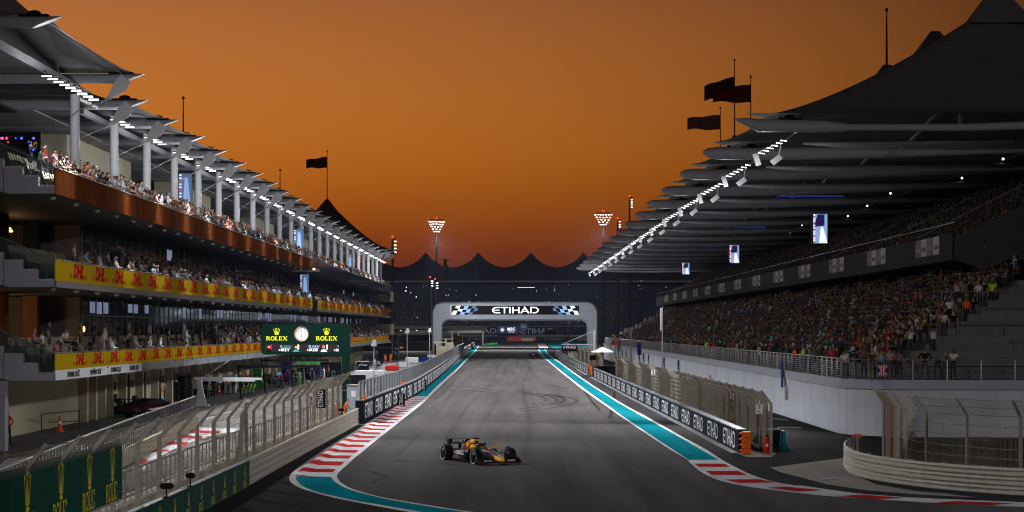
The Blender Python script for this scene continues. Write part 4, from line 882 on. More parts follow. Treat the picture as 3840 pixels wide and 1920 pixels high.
Ii = polyline_n([('l', (-13.9, 0), (-13.9, 6.4), 6), ('a', -12.47, 6.4, 1.43, 180, 90, 8), ('l', (-12.47, 7.83), (14.67, 7.83), 14), ('a', 14.67, 6.4, 1.43, 90, 0, 8), ('l', (16.1, 6.4), (16.1, 0), 6)])+[(16.1, 0)]
rings = []; dp, bv = 1.3, .32
for i, (o_, n_) in enumerate(zip(Oo, Ii)):
    u = (Vector(n_)-Vector(o_)).normalized()*bv; ob, nb = Vector(o_)+u, Vector(n_)-u
    rings.append([(o_[0], AY+dp, o_[1]), (o_[0], AY-dp+bv, o_[1]), (ob.x, AY-dp, ob.y), (nb.x, AY-dp, nb.y), (n_[0], AY-dp+bv, n_[1]), (n_[0], AY+dp, n_[1])])
part('arch_frame', MB().loft(rings), 'arch_silver', ar)
for X in list(np.arange(-12.2, 16, 2.35)): part('panel_seam', MB().box(X, X+.04, AY-dp-.006, AY-dp-.002, 8.2, 9.0), 'rail_steel', ar)
for z in (2.6, 4.9, 7.2, 9.6):
    for x0, x1 in ((-15.7, -14.3), (16.5, 17.9)): part('panel_seam', MB().box(x0, x1, AY-dp-.006, AY-dp-.002, z, z+.04), 'rail_steel', ar)
part('panel_seam', MB().box(-15.6, 17.8, AY-dp-.006, AY-dp-.002, 11.02, 11.06), 'rail_steel', ar)
sy = AY-dp-.09
scn = part('screen', MB().box(-12.05, 14.4, sy, AY-dp-.003, 9.05, 10.88), 'screen_black', ar)
part('lettering', airline(9.6, 1.32, 'screen_white', .17), None, ar, (1.25, sy-.012, 9.98), FY_)
part('screen_frame', MB().box(-12.25, -12.06, sy-.01, AY-dp-.002, 8.98, 10.95).box(14.41, 14.6, sy-.01, AY-dp-.002, 8.98, 10.95), 'rail_steel', ar)
for side in (-1, 1):
    for i in range(6):
        for j in range(3):
            if (i+j) % 2: continue
            x0 = 5.0*i/6; x1 = 5.0*(i+1)/6; q = []
            for u, v in ((x0, j), (x1, j), (x1, j+1), (x0, j+1)):
                z = 9.06+v*.6+.22*math.sin(u*1.3+v)*(1 if v not in (0, 3) else 0)+0; xx = u+.35*v; q.append((min(xx, 5.4), min(max(z, 9.06), 10.87)))
            X0 = -12.03 if side < 0 else 14.38
            pts = [(X0-side*u, sy-.008, z) for u, z in q]
            part('checker_square', MB().poly(pts if side < 0 else pts[::-1]), 'screen_white' if i < 2 else ('screen_blue' if i < 4 else 'screen_mid'), ar)
for i in range(9): part('top_lamp', MB().box(-8.5+.9*i*2.2, -8.2+.9*i*2.2, AY-.2, AY+.2, 11.705, 11.78), 'rail_steel', ar)
# ================================================================ clock gantry
cy, k_ = 141.0, 141/F
CX = lambda zx: -17.35+(zx-130)/6.779*k_
CZ = lambda zy: 6.39-(zy-110)/6.779*k_
cg = thing('clock_gantry', (-11.45, cy, 0), 'dark green gantry sign with a white clock between gold crowns', 'sign')
def rrect(x0, x1, z0, z1, r, n=5):
    out = []
    for cx, cz, a in ((x1-r, z1-r, 0), (x0+r, z1-r, 90), (x0+r, z0+r, 180), (x1-r, z0+r, 270)):
        out += [(cx+r*math.cos(math.radians(a+90*i/n)), cz+r*math.sin(math.radians(a+90*i/n))) for i in range(n+1)]
    return out
part('sign_box', MB().prism([(x, cy, z) for x, z in rrect(-17.35, -11.15, 4.26, 6.39, .28)], (0, .5, 0)), 'sign_green', cg)
part('post', MB().box(-11.74, -11.16, cy+.02, cy+.48, 0, 4.5), 'sign_green', cg)
for z in (1.75, 2.55): part('post_band', MB().box(-11.76, -11.14, cy, cy+.5, z, z+.03), 'rail_steel', cg)
for zx in (520, 1787):
    part('crown', crown(.46, .50, 'screen_yellow'), None, cg, (CX(zx), cy-.012, CZ(300)), FY_); part('lettering', watchword(1.5, .28, 'screen_yellow'), None, cg, (CX(zx), cy-.012, CZ(470)), FY_)
ck = part('clock', MB().lathe([(.50, -.005), (.53, -.06), (.50, -.09), (.45, -.07), (.45, -.005)], 36, (CX(1153), cy, CZ(365)), 'y', cap=False), 'gold', cg, smooth=True)
part('clock_face', MB().lathe([(.445, -.03), (.445, -.035)], 36, (CX(1153), cy, CZ(365)), 'y'), 'clock_face', ck)
for i in range(12):
    a = i*PI/6; r = .37; part('hour_mark', MB().obox((CX(1153)+r*math.sin(a), cy-.04, CZ(365)+r*math.cos(a)), (.025, .004, .10), (0, a, 0)), 'black', ck)
part('hour_hand', MB().obox((CX(1153)+.005, cy-.046, CZ(365)-.12), (.022, .004, .28), (0, .05, 0)), 'black', ck)
part('minute_hand', MB().obox((CX(1153)-.14, cy-.05, CZ(365)+.13), (.016, .004, .42), (0, -.82, 0)), 'black', ck)
part('lettering', watchword(.24, .045, 'dark_steel'), None, ck, (CX(1153), cy-.039, CZ(302)), FY_)
part('ticker_screen', MB().box(CX(220), CX(2100), cy-.02, cy-.003, CZ(820), CZ(620)), 'screen_dark', cg)
def tk(s_, zx, zy, h, mt, sh=.2, al='LEFT'): part('lettering', text(s_, h, .02, sh, .001, mt, al), None, cg, (CX(zx), cy-.03, CZ(zy)), FY_)
for zx, pos, nm, gap, cm in ((610, '11', 'STROLL', '+48.211', 'screen_teal'), (1325, '12', 'ALBON', '+49.358', 'screen_blue')):
    tk(pos, zx, 672, .16, 'screen_white', 0); tk(nm, zx+85, 672, .16, cm); tk(gap, zx-45, 770, .23, 'screen_white', .1); part('ticker_line', MB().box(CX(zx+10), CX(zx+260), cy-.03, cy-.025, CZ(722), CZ(712)), 'screen_white', cg)
tk('1', 2065, 672, .16, 'screen_white', 0); tk('+52', 1965, 770, .23, 'screen_white', .1)
for zx, hm, sm, f1_, f2_ in ((320, 'black', 'black', 'screen_red', 'screen_navy'), (1010, 'black', 'screen_teal', 'screen_white', 'screen_red'), (1715, 'screen_red', 'screen_white', 'screen_navy', 'screen_white')):
    pr = part('portrait', MB().lathe([(.001, 0), (.09, -.004)], 14, (CX(zx), cy-.03, CZ(690)), 'y', cap=False), 'screen_skin', cg)
    part('hair', MB().lathe([(.001, 0), (.095, -.002)], 12, (CX(zx-6), cy-.026, CZ(665)), 'y', cap=False), hm, pr); part('shoulders', MB().prism([(CX(zx-80), cy-.034, CZ(812)), (CX(zx+90), cy-.034, CZ(812)), (CX(zx+40), cy-.034, CZ(755)), (CX(zx-40), cy-.034, CZ(755))], (0, .003, 0)), sm, pr)
    part('flag_stripe', MB().box(CX(zx+40), CX(zx+70), cy-.026, cy-.022, CZ(750), CZ(630)), f1_, pr); part('flag_stripe', MB().box(CX(zx+71), CX(zx+100), cy-.026, cy-.022, CZ(750), CZ(630)), f2_, pr)
# grey cabinet at the foot of the gantry
cb_ = thing('equipment_cabinet', (-10.5, 137.5, 0), 'pale grey cabinet at the foot of the clock gantry post', 'cabinet'); part('body', MB().box(-11.05, -9.9, 137, 138, 0, 2.2), 'grey_box', cb_); part('lid', MB().box(-11.1, -9.85, 136.95, 138.05, 2.203, 2.26), 'rail_steel', cb_); part('notice', MB().box(-10.75, -10.45, 136.985, 136.997, 1.45, 1.85), 'letter_white', cb_)
# ================================================================ far end: barriers, walls, stand
FYw = 1012.0
fw = thing('far_barrier', (-16, FYw, 0), 'dark blue barrier with airline wordmarks across the far end of the straight', 'barrier')
for x0, x1, m in ((-68, -1.3, 'etihad_blue'), (-1.1, 5.6, 'red_plastic'), (5.8, 12.1, 'cream'), (12.3, 13.1, 'red_plastic'), (13.3, 34, 'etihad_blue')):
    n = max(1, int((x1-x0)/11))
    for i in range(n): part('block', MB().box(x0+(x1-x0)*i/n, x0+(x1-x0)*(i+1)/n-.05, FYw, FYw+1.2, 0, 2.25 if m != 'cream' else 1.6), m, fw)
mat('letter_dim', (.16, .17, .19), .6, var=.05)
for X in (-52, -33, -16, 22): part('lettering', airline(9.5, 1.25, 'letter_dim'), None, fw, (X, FYw-.02, 1.1), FY_)
hw = thing('far_hoarding', (0, 1030, 0), 'dark hoarding with large grey wordmarks on a concrete wall before the far stand', 'hoarding')
part('wall', MB().box(-70, 44, 1031, 1032, 0, 7.6), 'far_concrete', hw)
for i in range(6): part('panel', MB().box(-26+i*11.3, -26+(i+1)*11.3-.06, 1030.4, 1030.9, 3.2, 7.3), 'etihad_blue', hw)
for X in (-15.5, 13.9): part('lettering', airline(17.6, 2.5, 'grey_box'), None, hw, (X, 1030.37, 5.15), FY_)
ms = thing('cruise_screen', (-.9, 1027.5, 0), 'bright dark-blue screen with a white sun emblem and cruise line letters at the far end', 'screen')
part('panel', MB().box(-6.1, 4.3, 1027.5, 1028.2, 3.9, 7.4), 'screen_navy', ms); part('lettering', text('MSC', 2.1, .03, 0, .02, 'screen_white'), None, ms, (.85, 1027.46, 5.95), FY_); part('lettering', text('CRUISES', .66, .02, 0, .02, 'screen_white', space=1.25), None, ms, (.9, 1027.46, 4.55), FY_)
b = MB()
for i in range(16):
    a = i*PI/8; b.add([(-3.7+.55*math.cos(a-.15), 1027.45, 5.65+.55*math.sin(a-.15)), (-3.7+.55*math.cos(a+.15), 1027.45, 5.65+.55*math.sin(a+.15)), (-3.7+(1.45 if i % 2 else 1.15)*math.cos(a), 1027.45, 5.65+(1.45 if i % 2 else 1.15)*math.sin(a))], [(0, 1, 2)])
part('emblem', b.lathe([(.5, 0), (.5, -.02)], 14, (-3.7, 1027.45, 5.65), 'y'), 'screen_white', ms); part('legs', MB().box(-5.8, 4.0, 1027.6, 1028, 2.5, 3.88), 'black', ms); part('support', MB().box(-5.5, -5.2, 1027.6, 1028, 0, 2.5).box(3.4, 3.7, 1027.6, 1028, 0, 2.5), 'dark_steel', ms)
ff = thing('federation_flag', (7.0, 1026, 0), 'blue square flag board with a white ring emblem at the far end of the straight', 'flag')
mat('fia_blue', (.012, .035, .12), .5, var=.1, emit=.25); part('panel', MB().box(4.8, 9.4, 1026, 1026.2, 5.4, 8.9), 'fia_blue', ff); part('lettering', text('FIA', 1.5, .03, 0, .02, 'letter_white'), None, ff, (7.1, 1025.97, 7.15), FY_); part('pole', MB().box(6.9, 7.2, 1026.05, 1026.15, 0, 5.4), 'dark_steel', ff)
part('ring', quads_mesh('ring', ribbon2(arc(0, 0, 1.45, 1.35, 0, 360, 24)[:-1], .12, True), 'letter_white'), None, ff, (7.1, 1025.96, 7.15), FY_)
bs_ = thing('black_screen', (-14.6, 760, 0), 'blank black video screen seen under the arch beside the pit exit', 'screen'); part('panel', MB().box(-20.6, -8.7, 760, 760.4, 5.3, 7.3), 'black', bs_); part('leg', MB().box(-19.5, -19.2, 760, 760.4, 0, 5.3), 'dark_steel', bs_); part('leg', MB().box(-10.2, -9.9, 760, 760.4, 0, 5.3), 'dark_steel', bs_)
# far stand with four tent peaks
fs_ = thing('far_grandstand', (0, 1040, 0), 'dark far grandstand with a row of tent peaks closing the straight', 'grandstand')
S_ = 27.7
for kx in range(-5, 7):
    xc = -16.5+S_*kx; b = MB(); rows = []
    for i in range(10):
        d = i/9; row = []
        for j in range(17):
            v = -1+j/8; zv = 38.6+7.0*(1-abs(v))**1.9; front = 30.8+.8*(v*v)
            row.append((xc+v*S_/2, 1040+d*24, front+(zv-front)*d**.85))
        rows.append(row)
    for i in range(9):
        for j in range(16): b.add([rows[i][j], rows[i][j+1], rows[i+1][j+1], rows[i+1][j]], [(0, 1, 2, 3)])
    part('roof_membrane', b, 'membrane_far', fs_, smooth=True)
    part('roof_cap', MB().loft([[(xc+s_*a, 1063.5+s_*c, z) for a, c in ((-1, -1), (1, -1), (1, 1), (-1, 1))] for s_, z in ((3.4, 42.6), (.4, 46.2))]), 'membrane_far', fs_)
    part('column', MB().box(xc-.5, xc+.5, 1042, 1043, 0, 31), 'far_navy', fs_)
part('eave', MB().box(-150, 180, 1039.4, 1040.4, 30.2, 31.0), 'far_concrete', fs_)
part('back_wall', MB().box(-150, 180, 1092, 1093, 0, 39), 'far_navy', fs_)
for i in range(14): part('tier', MB().box(-150, 180, 1040+i*2, 1042+i*2-.01, 0, 8+i*1.0), 'far_navy', fs_)
part('upper_deck', MB().box(-150, 180, 1066, 1067, 20.5, 24), 'far_navy', fs_)
for i in range(14): part('upper_tier', MB().box(-150, 180, 1067.05+i*1.7, 1068.7+i*1.7, 20, 24.2+i*.6), 'far_navy', fs_)
for i in range(45):
    px = random.uniform(1400, 2500); py = random.choice((random.gauss(1062, 5), random.gauss(1085, 9), random.uniform(1070, 1150), random.uniform(1190, 1216))); Y = 1039
    X, z = (px-VX)/F*Y, H-(py-VY)/F*Y
    part('lamp', MB().ball((X, Y, z), random.uniform(.06, .15), 5, 3, sq=(random.choice((1, 1, 2.5)), 1, 1)), random.choice(('lamp_small', 'lamp_small', 'screen_white', 'lamp_warm')), fs_)
part('light_line', MB().box(4, 13, 1038.8, 1038.9, 27.4, 27.5), 'lamp_warm', fs_)
# pit-exit structures on the left
px_ = thing('pit_exit_wall', (-27, 560, 0), 'dark wordmark wall on a concrete base beyond the pit building', 'wall')
part('base', MB().box(-60, -21, 560, 561, 0, 2.55), 'far_concrete', px_)
for i in range(4): part('panel', MB().box(-60+i*9.8, -60+i*9.8+9.7, 559.6, 559.95, 2.56, 4.4), 'etihad_blue', px_)
for X in (-29.4, -44): part('lettering', airline(5.2, .75, 'letter_dim'), None, px_, (X, 559.57, 3.45), FY_)
ob_ = thing('overhead_bridge', (-30, 590, 0), 'dark overhead bridge with a red light strip beyond the pit lane', 'bridge')
part('deck', MB().box(-60, -17, 590, 592, 5.15, 6.0), 'etihad_blue', ob_); part('edge_beam', MB().box(-60, -8, 589.6, 589.95, 4.8, 5.1), 'cream', ob_)
for i in range(7): part('lamp', MB().ball((-41+i*2.3, 589.9, 5.6), .16, 6, 4, sq=(2, 1, .6)), 'lamp_red' if i == 3 else 'lamp_small', ob_)
for X in (-58, -38, -17.6): part('leg', MB().box(X, X+.5, 590.5, 591.2, 0, 5.15), 'far_concrete', ob_)
# cream timing stands on the pit wall
for i, (X, Y, z0, z1) in enumerate(((-12.2, 402, 1.6, 3.4), (-12.0, 470, 2.6, 4.6), (-11.9, 345, 1.55, 3.1))):
    t = thing('timing_stand', (X, Y, 0), 'cream timing stand on the pit wall, %s' % ('the one with a tall frame below the arch', 'the farthest one', 'the nearest one')[i], 'timing stand', 'timing stands on the pit wall')
    part('cabin', MB().box(X-.3, X+.95, Y, Y+3, z0, z1), 'cream', t); part('post', MB().box(X-.65, X-.35, Y, Y+.4, 0, z1+.6), 'cream', t); part('canopy', MB().box(X-1.2, X+1.0, Y, Y+3.5, z1+.62, z1+.75), 'cream', t); part('screen_bank', MB().box(X-1.0, X-.4, Y+.5, Y+2.5, z0, z1+.3), 'black', t)
tf = thing('goalpost_gantry', (-12.3, 428, 0), 'tall cream goalpost gantry behind the pit wall below the arch', 'gantry'); part('post', MB().box(-12.4, -12.0, 428, 428.4, 0, 5.3), 'cream', tf); part('cross_beam', MB().box(-24, -6.0, 428.05, 428.35, 5.303, 5.75), 'cream', tf); part('post', MB().box(-24, -23.6, 428, 428.4, 0, 5.3), 'cream', tf)
# ================================================================ light masts, lattice tower, flags
mat('mast_grey', (.06, .06, .065), .5, .2, var=.1)
def mast(px, ytop, Y, label, rows, wid, one=False, power=0):
    X = (px-VX)/F*Y; z = H-(ytop-VY)/F*Y; t = thing('light_mast', (X, Y, 0), label, 'light mast', 'tall light masts')
    part('pole', MB().tube([(X, Y, 0), (X, Y, z-.5)], [.42, .22], 8), 'mast_grey', t); part('warning_light', MB().ball((X, Y, z+.3), .22, 6, 4), 'lamp_red', t)
    hw_ = wid/2
    part('head_frame', MB().box(X-(0 if one else hw_), X+hw_, Y-.3, Y+.3, z-.35, z-.1), 'black', t)
    for r in range(rows):
        n = 1 if one else max(3, int(7-r*1.1)); span = hw_*(1-r*.17)
        for k in range(n):
            x = X+(.6 if one else -span+2*span*k/(n-1)); part('lamp', MB().ball((x, Y-.35, z-.7-r*.72-random.uniform(0, .2)), .19, 7, 4, sq=(1.5, .6, .6)), 'lamp_small', t)
    if power:
        spot(t, (X, Y-2, z-6), (X*.2, Y-40, 0), power*2.6, 76, 1.5, spill=.003); spot(t, (X, Y+2, z-6), (X*.2, Y+230, 3), power*9, 75, 1.5, spill=0)
    return t
mast(1637, 822, 600, 'tall light mast with a wide fan of lamps left of the arch', 5, 4.4, power=90000); mast(2262, 796, 600, 'tall light mast with a wide fan of lamps right of the arch', 5, 4.8, power=90000)
mast(1472, 893, 430, 'slim light mast rising past the far end of the pit building roof', 4, 1.3, True); mast(2361, 738, 585, 'slim light mast standing highest beyond the grandstand roof', 4, 1.8, True); mast(2316, 822, 590, 'slim light mast half hidden behind the grandstand roof edge', 3, 1.8, True)
mast(1613, 1043, 560, 'low slim light mast left of the lattice tower', 3, 1.6, True); mast(1632, 1050, 560, 'low slim light mast right beside the lattice tower', 3, 1.6, True)
def near_mast(X, Y, z, aim, power, size, label):
    t = thing('light_mast', (X, Y, 0), label, 'light mast', 'tall light masts'); part('pole', MB().tube([(X, Y, 0), (X, Y, z)], [.42, .22], 8), 'rail_steel', t); part('head_frame', MB().box(X-2.2, X+2.2, Y-.3, Y+.3, z, z+.25), 'black', t)
    for r in range(4):
        for k in range(6-r): part('lamp', MB().ball((X-1.9+r*.35+k*.75, Y+.35, z-.3-r*.7), .24, 7, 4, sq=(1.5, .6, .7)), 'lamp_small', t)
    spot(t, (X, Y+1.2, z-3.2), aim, power, size, 1.2, blend=.7, spill=0)
near_mast(33, 18, 25, (-9, 98, 2), 36000, 88, 'light mast beside the track right of the viewpoint')
near_mast(-36, 22, 25, (8, 92, 1), 20000, 56, 'light mast beside the track left of the viewpoint')
lt = thing('lattice_tower', (-18.5, 580, 0), 'slender steel lattice tower behind the arch', 'tower'); lw = .65
for a, c in ((-1, -1), (1, -1), (1, 1), (-1, 1)): part('leg', MB().box(-18.5+a*lw-.08, -18.5+a*lw+.08, 580+c*lw-.08, 580+c*lw+.08, 0, 24), 'mast_grey', lt)
for i in range(18):
    z = i*1.3; s_ = 1 if i % 2 else -1
    part('brace', MB().bar((-18.5-s_*lw, 580-lw-.1, z), (-18.5+s_*lw, 580-lw-.1, z+1.3), .1, .08), 'mast_grey', lt)
part('head', MB().box(-19.6, -17.4, 579, 581, 24, 24.2).box(-19.0, -18.0, 579.5, 580.5, 24.2, 26).box(-20.2, -16.8, 579.9, 580.1, 26, 26.15), 'dark_steel', lt)
def flag(X, Y, zb, zt, w_, h_, mt, label, droop=.2, zf=None):
    t = thing('flag_pole', (X, Y, zb), label, 'flag', 'flags on the roofs'); part('pole', MB().tube([(X, Y, zb), (X, Y, zt)], [.10, .05], 6), 'flag_dark', t); part('finial', MB().ball((X, Y, zt+.12), .16, 6, 4), 'flag_dark', t)
    if w_:
        b = MB(); zf = zf or zt-.9; n = 14; g = []
        for i in range(n+1):
            u = i/n; g.append([(X-u*w_, Y+.5*math.sin(u*7+.6*v)*u, zf-h_*v-droop*w_*(u**1.3)+.16*math.sin(u*9+1.5*v)*u) for v in np.linspace(0, 1-.3*u*u, 6)])
        for i in range(n):
            for j in range(5): b.add([g[i][j], g[i][j+1], g[i+1][j+1], g[i+1][j]], [(0, 1, 2, 3)])
        part('cloth', b, mt, t, smooth=True)
flag(-33.5, 370.4, 29.7, 38.6, 3.9, 2.0, 'flag_dark', 'dark flag flying on the far peak of the pit building roof', .17)
flag(31.5, 282.5, 32.4, 43.6, 4.2, 2.7, 'flag_green', 'large dark flag on the tallest pole of the grandstand roof', .33, 41.4)
flag(31.5, 263.5, 27.8, 38.9, 4.9, 2.3, 'flag_dark', 'dark flag on the right-hand pole of the grandstand roof', .12); flag(31.5, 301.5, 27.8, 39.0, 4.9, 2.2, 'flag_grey', 'pale flag on the lowest pole of the grandstand roof', .12)
flag(31.5, 168.5, 27.9, 32.6, 0, 0, None, 'bare thin mast on a grandstand roof peak'); flag(-33, 204, 24.0, 29.3, 0, 0, None, 'bare thin mast above the near pit building roof'); flag(-33, 290, 24.0, 28.8, 0, 0, None, 'bare thin mast above the far pit building roof')
part('roof_cap', MB().loft([[(31.5+s_*a, 282.5+s_*c, z) for a, c in ((-1, -1), (1, -1), (1, 1), (-1, 1))] for s_, z in ((3.2, 27.5), (1.6, 30.5), (.2, 33.2))]), 'membrane_dark', gs)
# ================================================================ cars
def ring8(x, w_, z0, z1, top=.55, yc=0.): 
    h = z1-z0; return [(x, yc+a*w_, z0+b_*h) for a, b_ in ((-.72, 0), (.72, 0), (1, .28), (1, .62), (.86, .85), (top, 1), (-top, 1), (-.86, .85), (-1, .62), (-1, .28))]
tyf = MB().lathe([(.235, -.15), (.33, -.152), (.355, -.12), (.36, 0), (.355, .12), (.33, .152), (.235, .15)], 28, axis='y', cap=False).mesh('tyre', 'tyre', True)
tyr = MB().lathe([(.235, -.20), (.33, -.202), (.355, -.165), (.36, 0), (.355, .165), (.33, .202), (.235, .20)], 28, axis='y', cap=False).mesh('tyre', 'tyre', True)
tln = MB().lathe([(.305, 0), (.335, .006)], 28, axis='y', cap=False).mesh('sidewall_band', 'tyre_line')
def rimm(hw):
    b = MB().lathe([(.24, -hw), (.235, -hw+.02), (.10, -hw+.03), (.05, -hw-.01)], 20, axis='y'); b.lathe([(.24, hw), (.235, hw-.02), (.10, hw-.03), (.05, hw+.01)], 20, axis='y'); return b.mesh('rim', 'rim', True)
rmf, rmr = rimm(.145), rimm(.195)
def formula(name, loc, rz, label, C, detail=True):
    t = thing(name, loc, label, 'racing car', 'open-wheel racing cars', rotz=rz); A = lambda n, b, m, par=None, **k: part(n, b, m, par or t, local=True, **k)
    bd, ns, c1, c2, wg = C['body'], C['nose'], C['airbox'], C['cover'], C['wing']
    A('monocoque', MB().loft([ring8(*q) for q in ((2.05, .15, .20, .43), (1.6, .18, .19, .53), (1.0, .25, .14, .60), (.6, .31, .10, .64), (.1, .35, .07, .60), (-.45, .36, .06, .60), (-1.0, .3, .06, .5))]), bd, smooth=False)
    A('nose_cone', MB().loft([ring8(*q) for q in ((2.80, .09, .17, .24), (2.68, .125, .16, .29), (2.4, .14, .17, .36), (2.18, .148, .19, .41))]), ns)
    A('nose_band', MB().loft([ring8(*q) for q in ((2.18, .149, .189, .411), (2.05, .152, .199, .431))]), C.get('band', ns))
    if C.get('stripe'): A('nose_stripe', MB().tube([(2.78, .10, .25), (2.2, .145, .40), (1.6, .165, .53), (1.0, .2, .61), (.55, .26, .645)], .012, 4), 'car_white'); A('nose_stripe', MB().tube([(2.78, -.10, .25), (2.2, -.145, .40), (1.6, -.165, .53), (1.0, -.2, .61), (.55, -.26, .645)], .012, 4), 'car_white')
    A('cockpit_opening', MB().lathe([(.0, 0), (.24, .01)], 18, (0, 0, 0), cap=False), 'black', loc=(.22, 0, .625), scale=(1.7, 1, 1)); A('headrest', MB().loft([ring8(*q) for q in ((.0, .26, .58, .70), (-.3, .28, .55, .78))]), c1 if C.get('stripe') else bd)
    A('airbox', MB().loft([ring8(*q, .6) for q in ((-.16, .12, .72, .97), (-.22, .15, .68, 1.0), (-.48, .17, .58, 1.0))]), c1); A('air_intake', MB().loft([ring8(*q, .6) for q in ((-.155, .095, .75, .945), (-.13, .09, .76, .935))]), 'black')
    A('engine_cover', MB().loft([ring8(*q, .45) for q in ((-.48, .171, .57, 1.0), (-.85, .175, .45, .94), (-1.1, .165, .38, .86))]), c2); A('tail_cover', MB().loft([ring8(*q, .4) for q in ((-1.1, .166, .37, .861), (-1.5, .13, .3, .72), (-1.9, .085, .28, .56), (-2.2, .05, .30, .44))]), bd)
    if C.get('stripe'): A('cover_edge', MB().tube([(-.2, 0, 1.01), (-.5, 0, 1.01), (-.85, 0, .95), (-1.15, 0, .86)], .02, 4), 'car_white'); A('emblem', MB().prism([(-.55, -.178, .72), (-.75, -.18, .88), (-.98, -.175, .80), (-.9, -.178, .64)], (0, -.006, 0)), 'car_yellow'); A('tail_flash', MB().prism([(-1.15, -.17, .62), (-1.2, -.168, .74), (-1.75, -.12, .5), (-1.7, -.13, .42)], (0, -.008, 0)), 'screen_post')
    for s_ in (-1, 1):
        A('sidepod', MB().loft([[(x, s_*y, z) for y, z in ((yi, z0+.1), (yo*.9, z0), (yo, z0+.10), (yo, z1-.10), (yo*.93, z1), (yi, z1+.03))] for x, yi, yo, z0, z1 in ((.52, .28, .74, .36, .57), (.35, .28, .79, .28, .60), (-.3, .25, .78, .22, .57), (-.9, .18, .64, .2, .47), (-1.6, .08, .34, .22, .36))]), bd)
        A('sidepod_inlet', MB().obox((.53, s_*.52, .47), (.012, .36, .12)), 'black')
        A('mirror', MB().obox((.72, s_*.56, .70), (.07, .2, .07)).bar((.72, s_*.47, .69), (.62, s_*.3, .6), .02, .02), c1 if C.get('stripe') else bd)
        A('floor_edge', MB().box(-1.5, .7, min(s_*.72, s_*.8), max(s_*.72, s_*.8), .07, .13), 'car_black')
        A('front_wing_endplate', MB().prism([(2.15, s_*.985, .07), (2.72, s_*.985, .07), (2.66, s_*.985, .15), (2.2, s_*.985, .36)], (0, s_*.012, 0)), wg)
        A('rear_wing_endplate', MB().prism([(-2.12, s_*.50, .42), (-2.35, s_*.50, .42), (-2.45, s_*.50, .92), (-2.05, s_*.50, .92), (-2.05, s_*.50, .7)], (0, s_*.015, 0)), wg)
        for x, y, zi in ((1.75, .83, .42), (-1.85, .78, .36)):
            f = x > 0; wh = A('wheel', tyf if f else tyr, None, loc=(x, s_*y, .36), rot=(0, 0, .02 if f else 0)); A('rim', rmf if f else rmr, None, wh); A('sidewall_band', tln, None, wh, loc=(0, s_*(.152 if f else .202), 0), scale=(1, s_, 1))
            if f: A('wheel_winglet', MB().prism([(1.5, s_*.67, .70), (1.75, s_*.67, .775), (2.02, s_*.67, .68), (1.75, s_*.67, .755)], (0, s_*.12, 0)), 'car_black')
            for dx, za, zb_ in ((.22, .50, .48), (-.28, .50, .48), (.2, .24, .22), (-.3, .24, .22)): A('wishbone', MB().bar((x+dx, s_*.16, za), (x, s_*(y-.12), zb_), .05, .018), 'car_black')
    A('floor', MB().prism([(1.1, -.25, .05), (.8, -.72, .05), (-1.45, -.74, .05), (-2.1, -.45, .05), (-2.1, .45, .05), (-1.45, .74, .05), (.8, .72, .05), (1.1, .25, .05)], (0, 0, .03)), 'car_black')
    for i, (x, z, ch, rt) in enumerate(((2.62, .10, .26, .08), (2.44, .15, .2, .3), (2.30, .21, .17, .5))):
        for s_ in (-1, 1): A('front_wing_flap', MB().obox((x, s_*.56, z), (ch, .85, .018), (0, rt, s_*-.06)), wg)
    if C.get('word'):
        for s_ in (-1, 1): A('lettering', text(C['word'], .17, .02, .2), None, loc=(2.48, s_*-.56, .192), rot=(.35, 0, PI/2), scale=(.9, 1, 1))
    A('front_wing_edge', MB().obox((2.75, 0, .085), (.02, 1.95, .02)), 'car_red' if C.get('stripe') else wg)
    A('rear_wing_plane', MB().obox((-2.22, 0, .76), (.30, 1.0, .03), (0, .12, 0)), wg); A('rear_wing_flap', MB().obox((-2.36, 0, .86), (.18, 1.0, .02), (0, .75, 0)), wg); A('beam_wing', MB().obox((-2.2, 0, .46), (.2, .9, .02), (0, .25, 0)), wg); A('wing_pylon', MB().bar((-2.1, 0, .4), (-2.2, 0, .78), .03, .12), 'car_black')
    if C.get('word'): A('lettering', text(C['word'], .2, .02, .2), None, loc=(-2.27, 0, .835), rot=(PI/2-.2, 0, PI/2), scale=(1.3, 1, 1)); A('wing_mark', MB().obox((-2.262, -.2, .84), (.004, .06, .1), (0, -.2, 0)), c1)
    A('rain_light', MB().obox((-2.25, 0, .36), (.03, .1, .12)), 'lamp_red')
    for s_ in (-1, 1): A('halo', MB().tube([(.72, 0, .83), (.6, s_*.14, .87), (.3, s_*.27, .88), (0, s_*.32, .84), (-.3, s_*.33, .70)], .032, 7), 'car_black')
    A('halo_pillar', MB().tube([(.98, 0, .60), (.84, 0, .74), (.70, 0, .85)], [.02, .025, .035], 7), 'car_black'); A('halo_shine', MB().obox((.62, -.1, .905), (.18, .04, .012), (0, 0, .9)), 'car_white' if C.get('stripe') else 'car_black')
    A('camera_pod', MB().obox((-.3, 0, 1.05), (.09, .36, .05)).bar((-.3, 0, .98), (-.3, 0, 1.05), .05, .06), 'car_black')
    if C.get('side'):
        for s_ in (-1, 1): A('lettering', text(C['side'], .27, .02, .1), None, loc=(-.28, s_*.789, .42), rot=(PI/2, 0, 0 if s_ < 0 else PI), scale=(.92, 1, 1))
    if C.get('stripe'):
        A('body_mark', MB().obox((.95, -.256, .44), (.22, .006, .05)).obox((1.25, -.21, .5), (.2, .006, .05), (0, 0, -.1)), 'car_red'); A('top_mark', MB().obox((1.3, .0, .585), (.24, .14, .006), (0, .17, 0)), 'car_red'); A('top_mark', MB().obox((1.62, .0, .534), (.2, .18, .006), (0, .2, 0)), 'screen_post')
        A('number', text('1', .2, .02), None, loc=(1.86, 0, .487), rot=(.22, 0, PI/2))
    return t
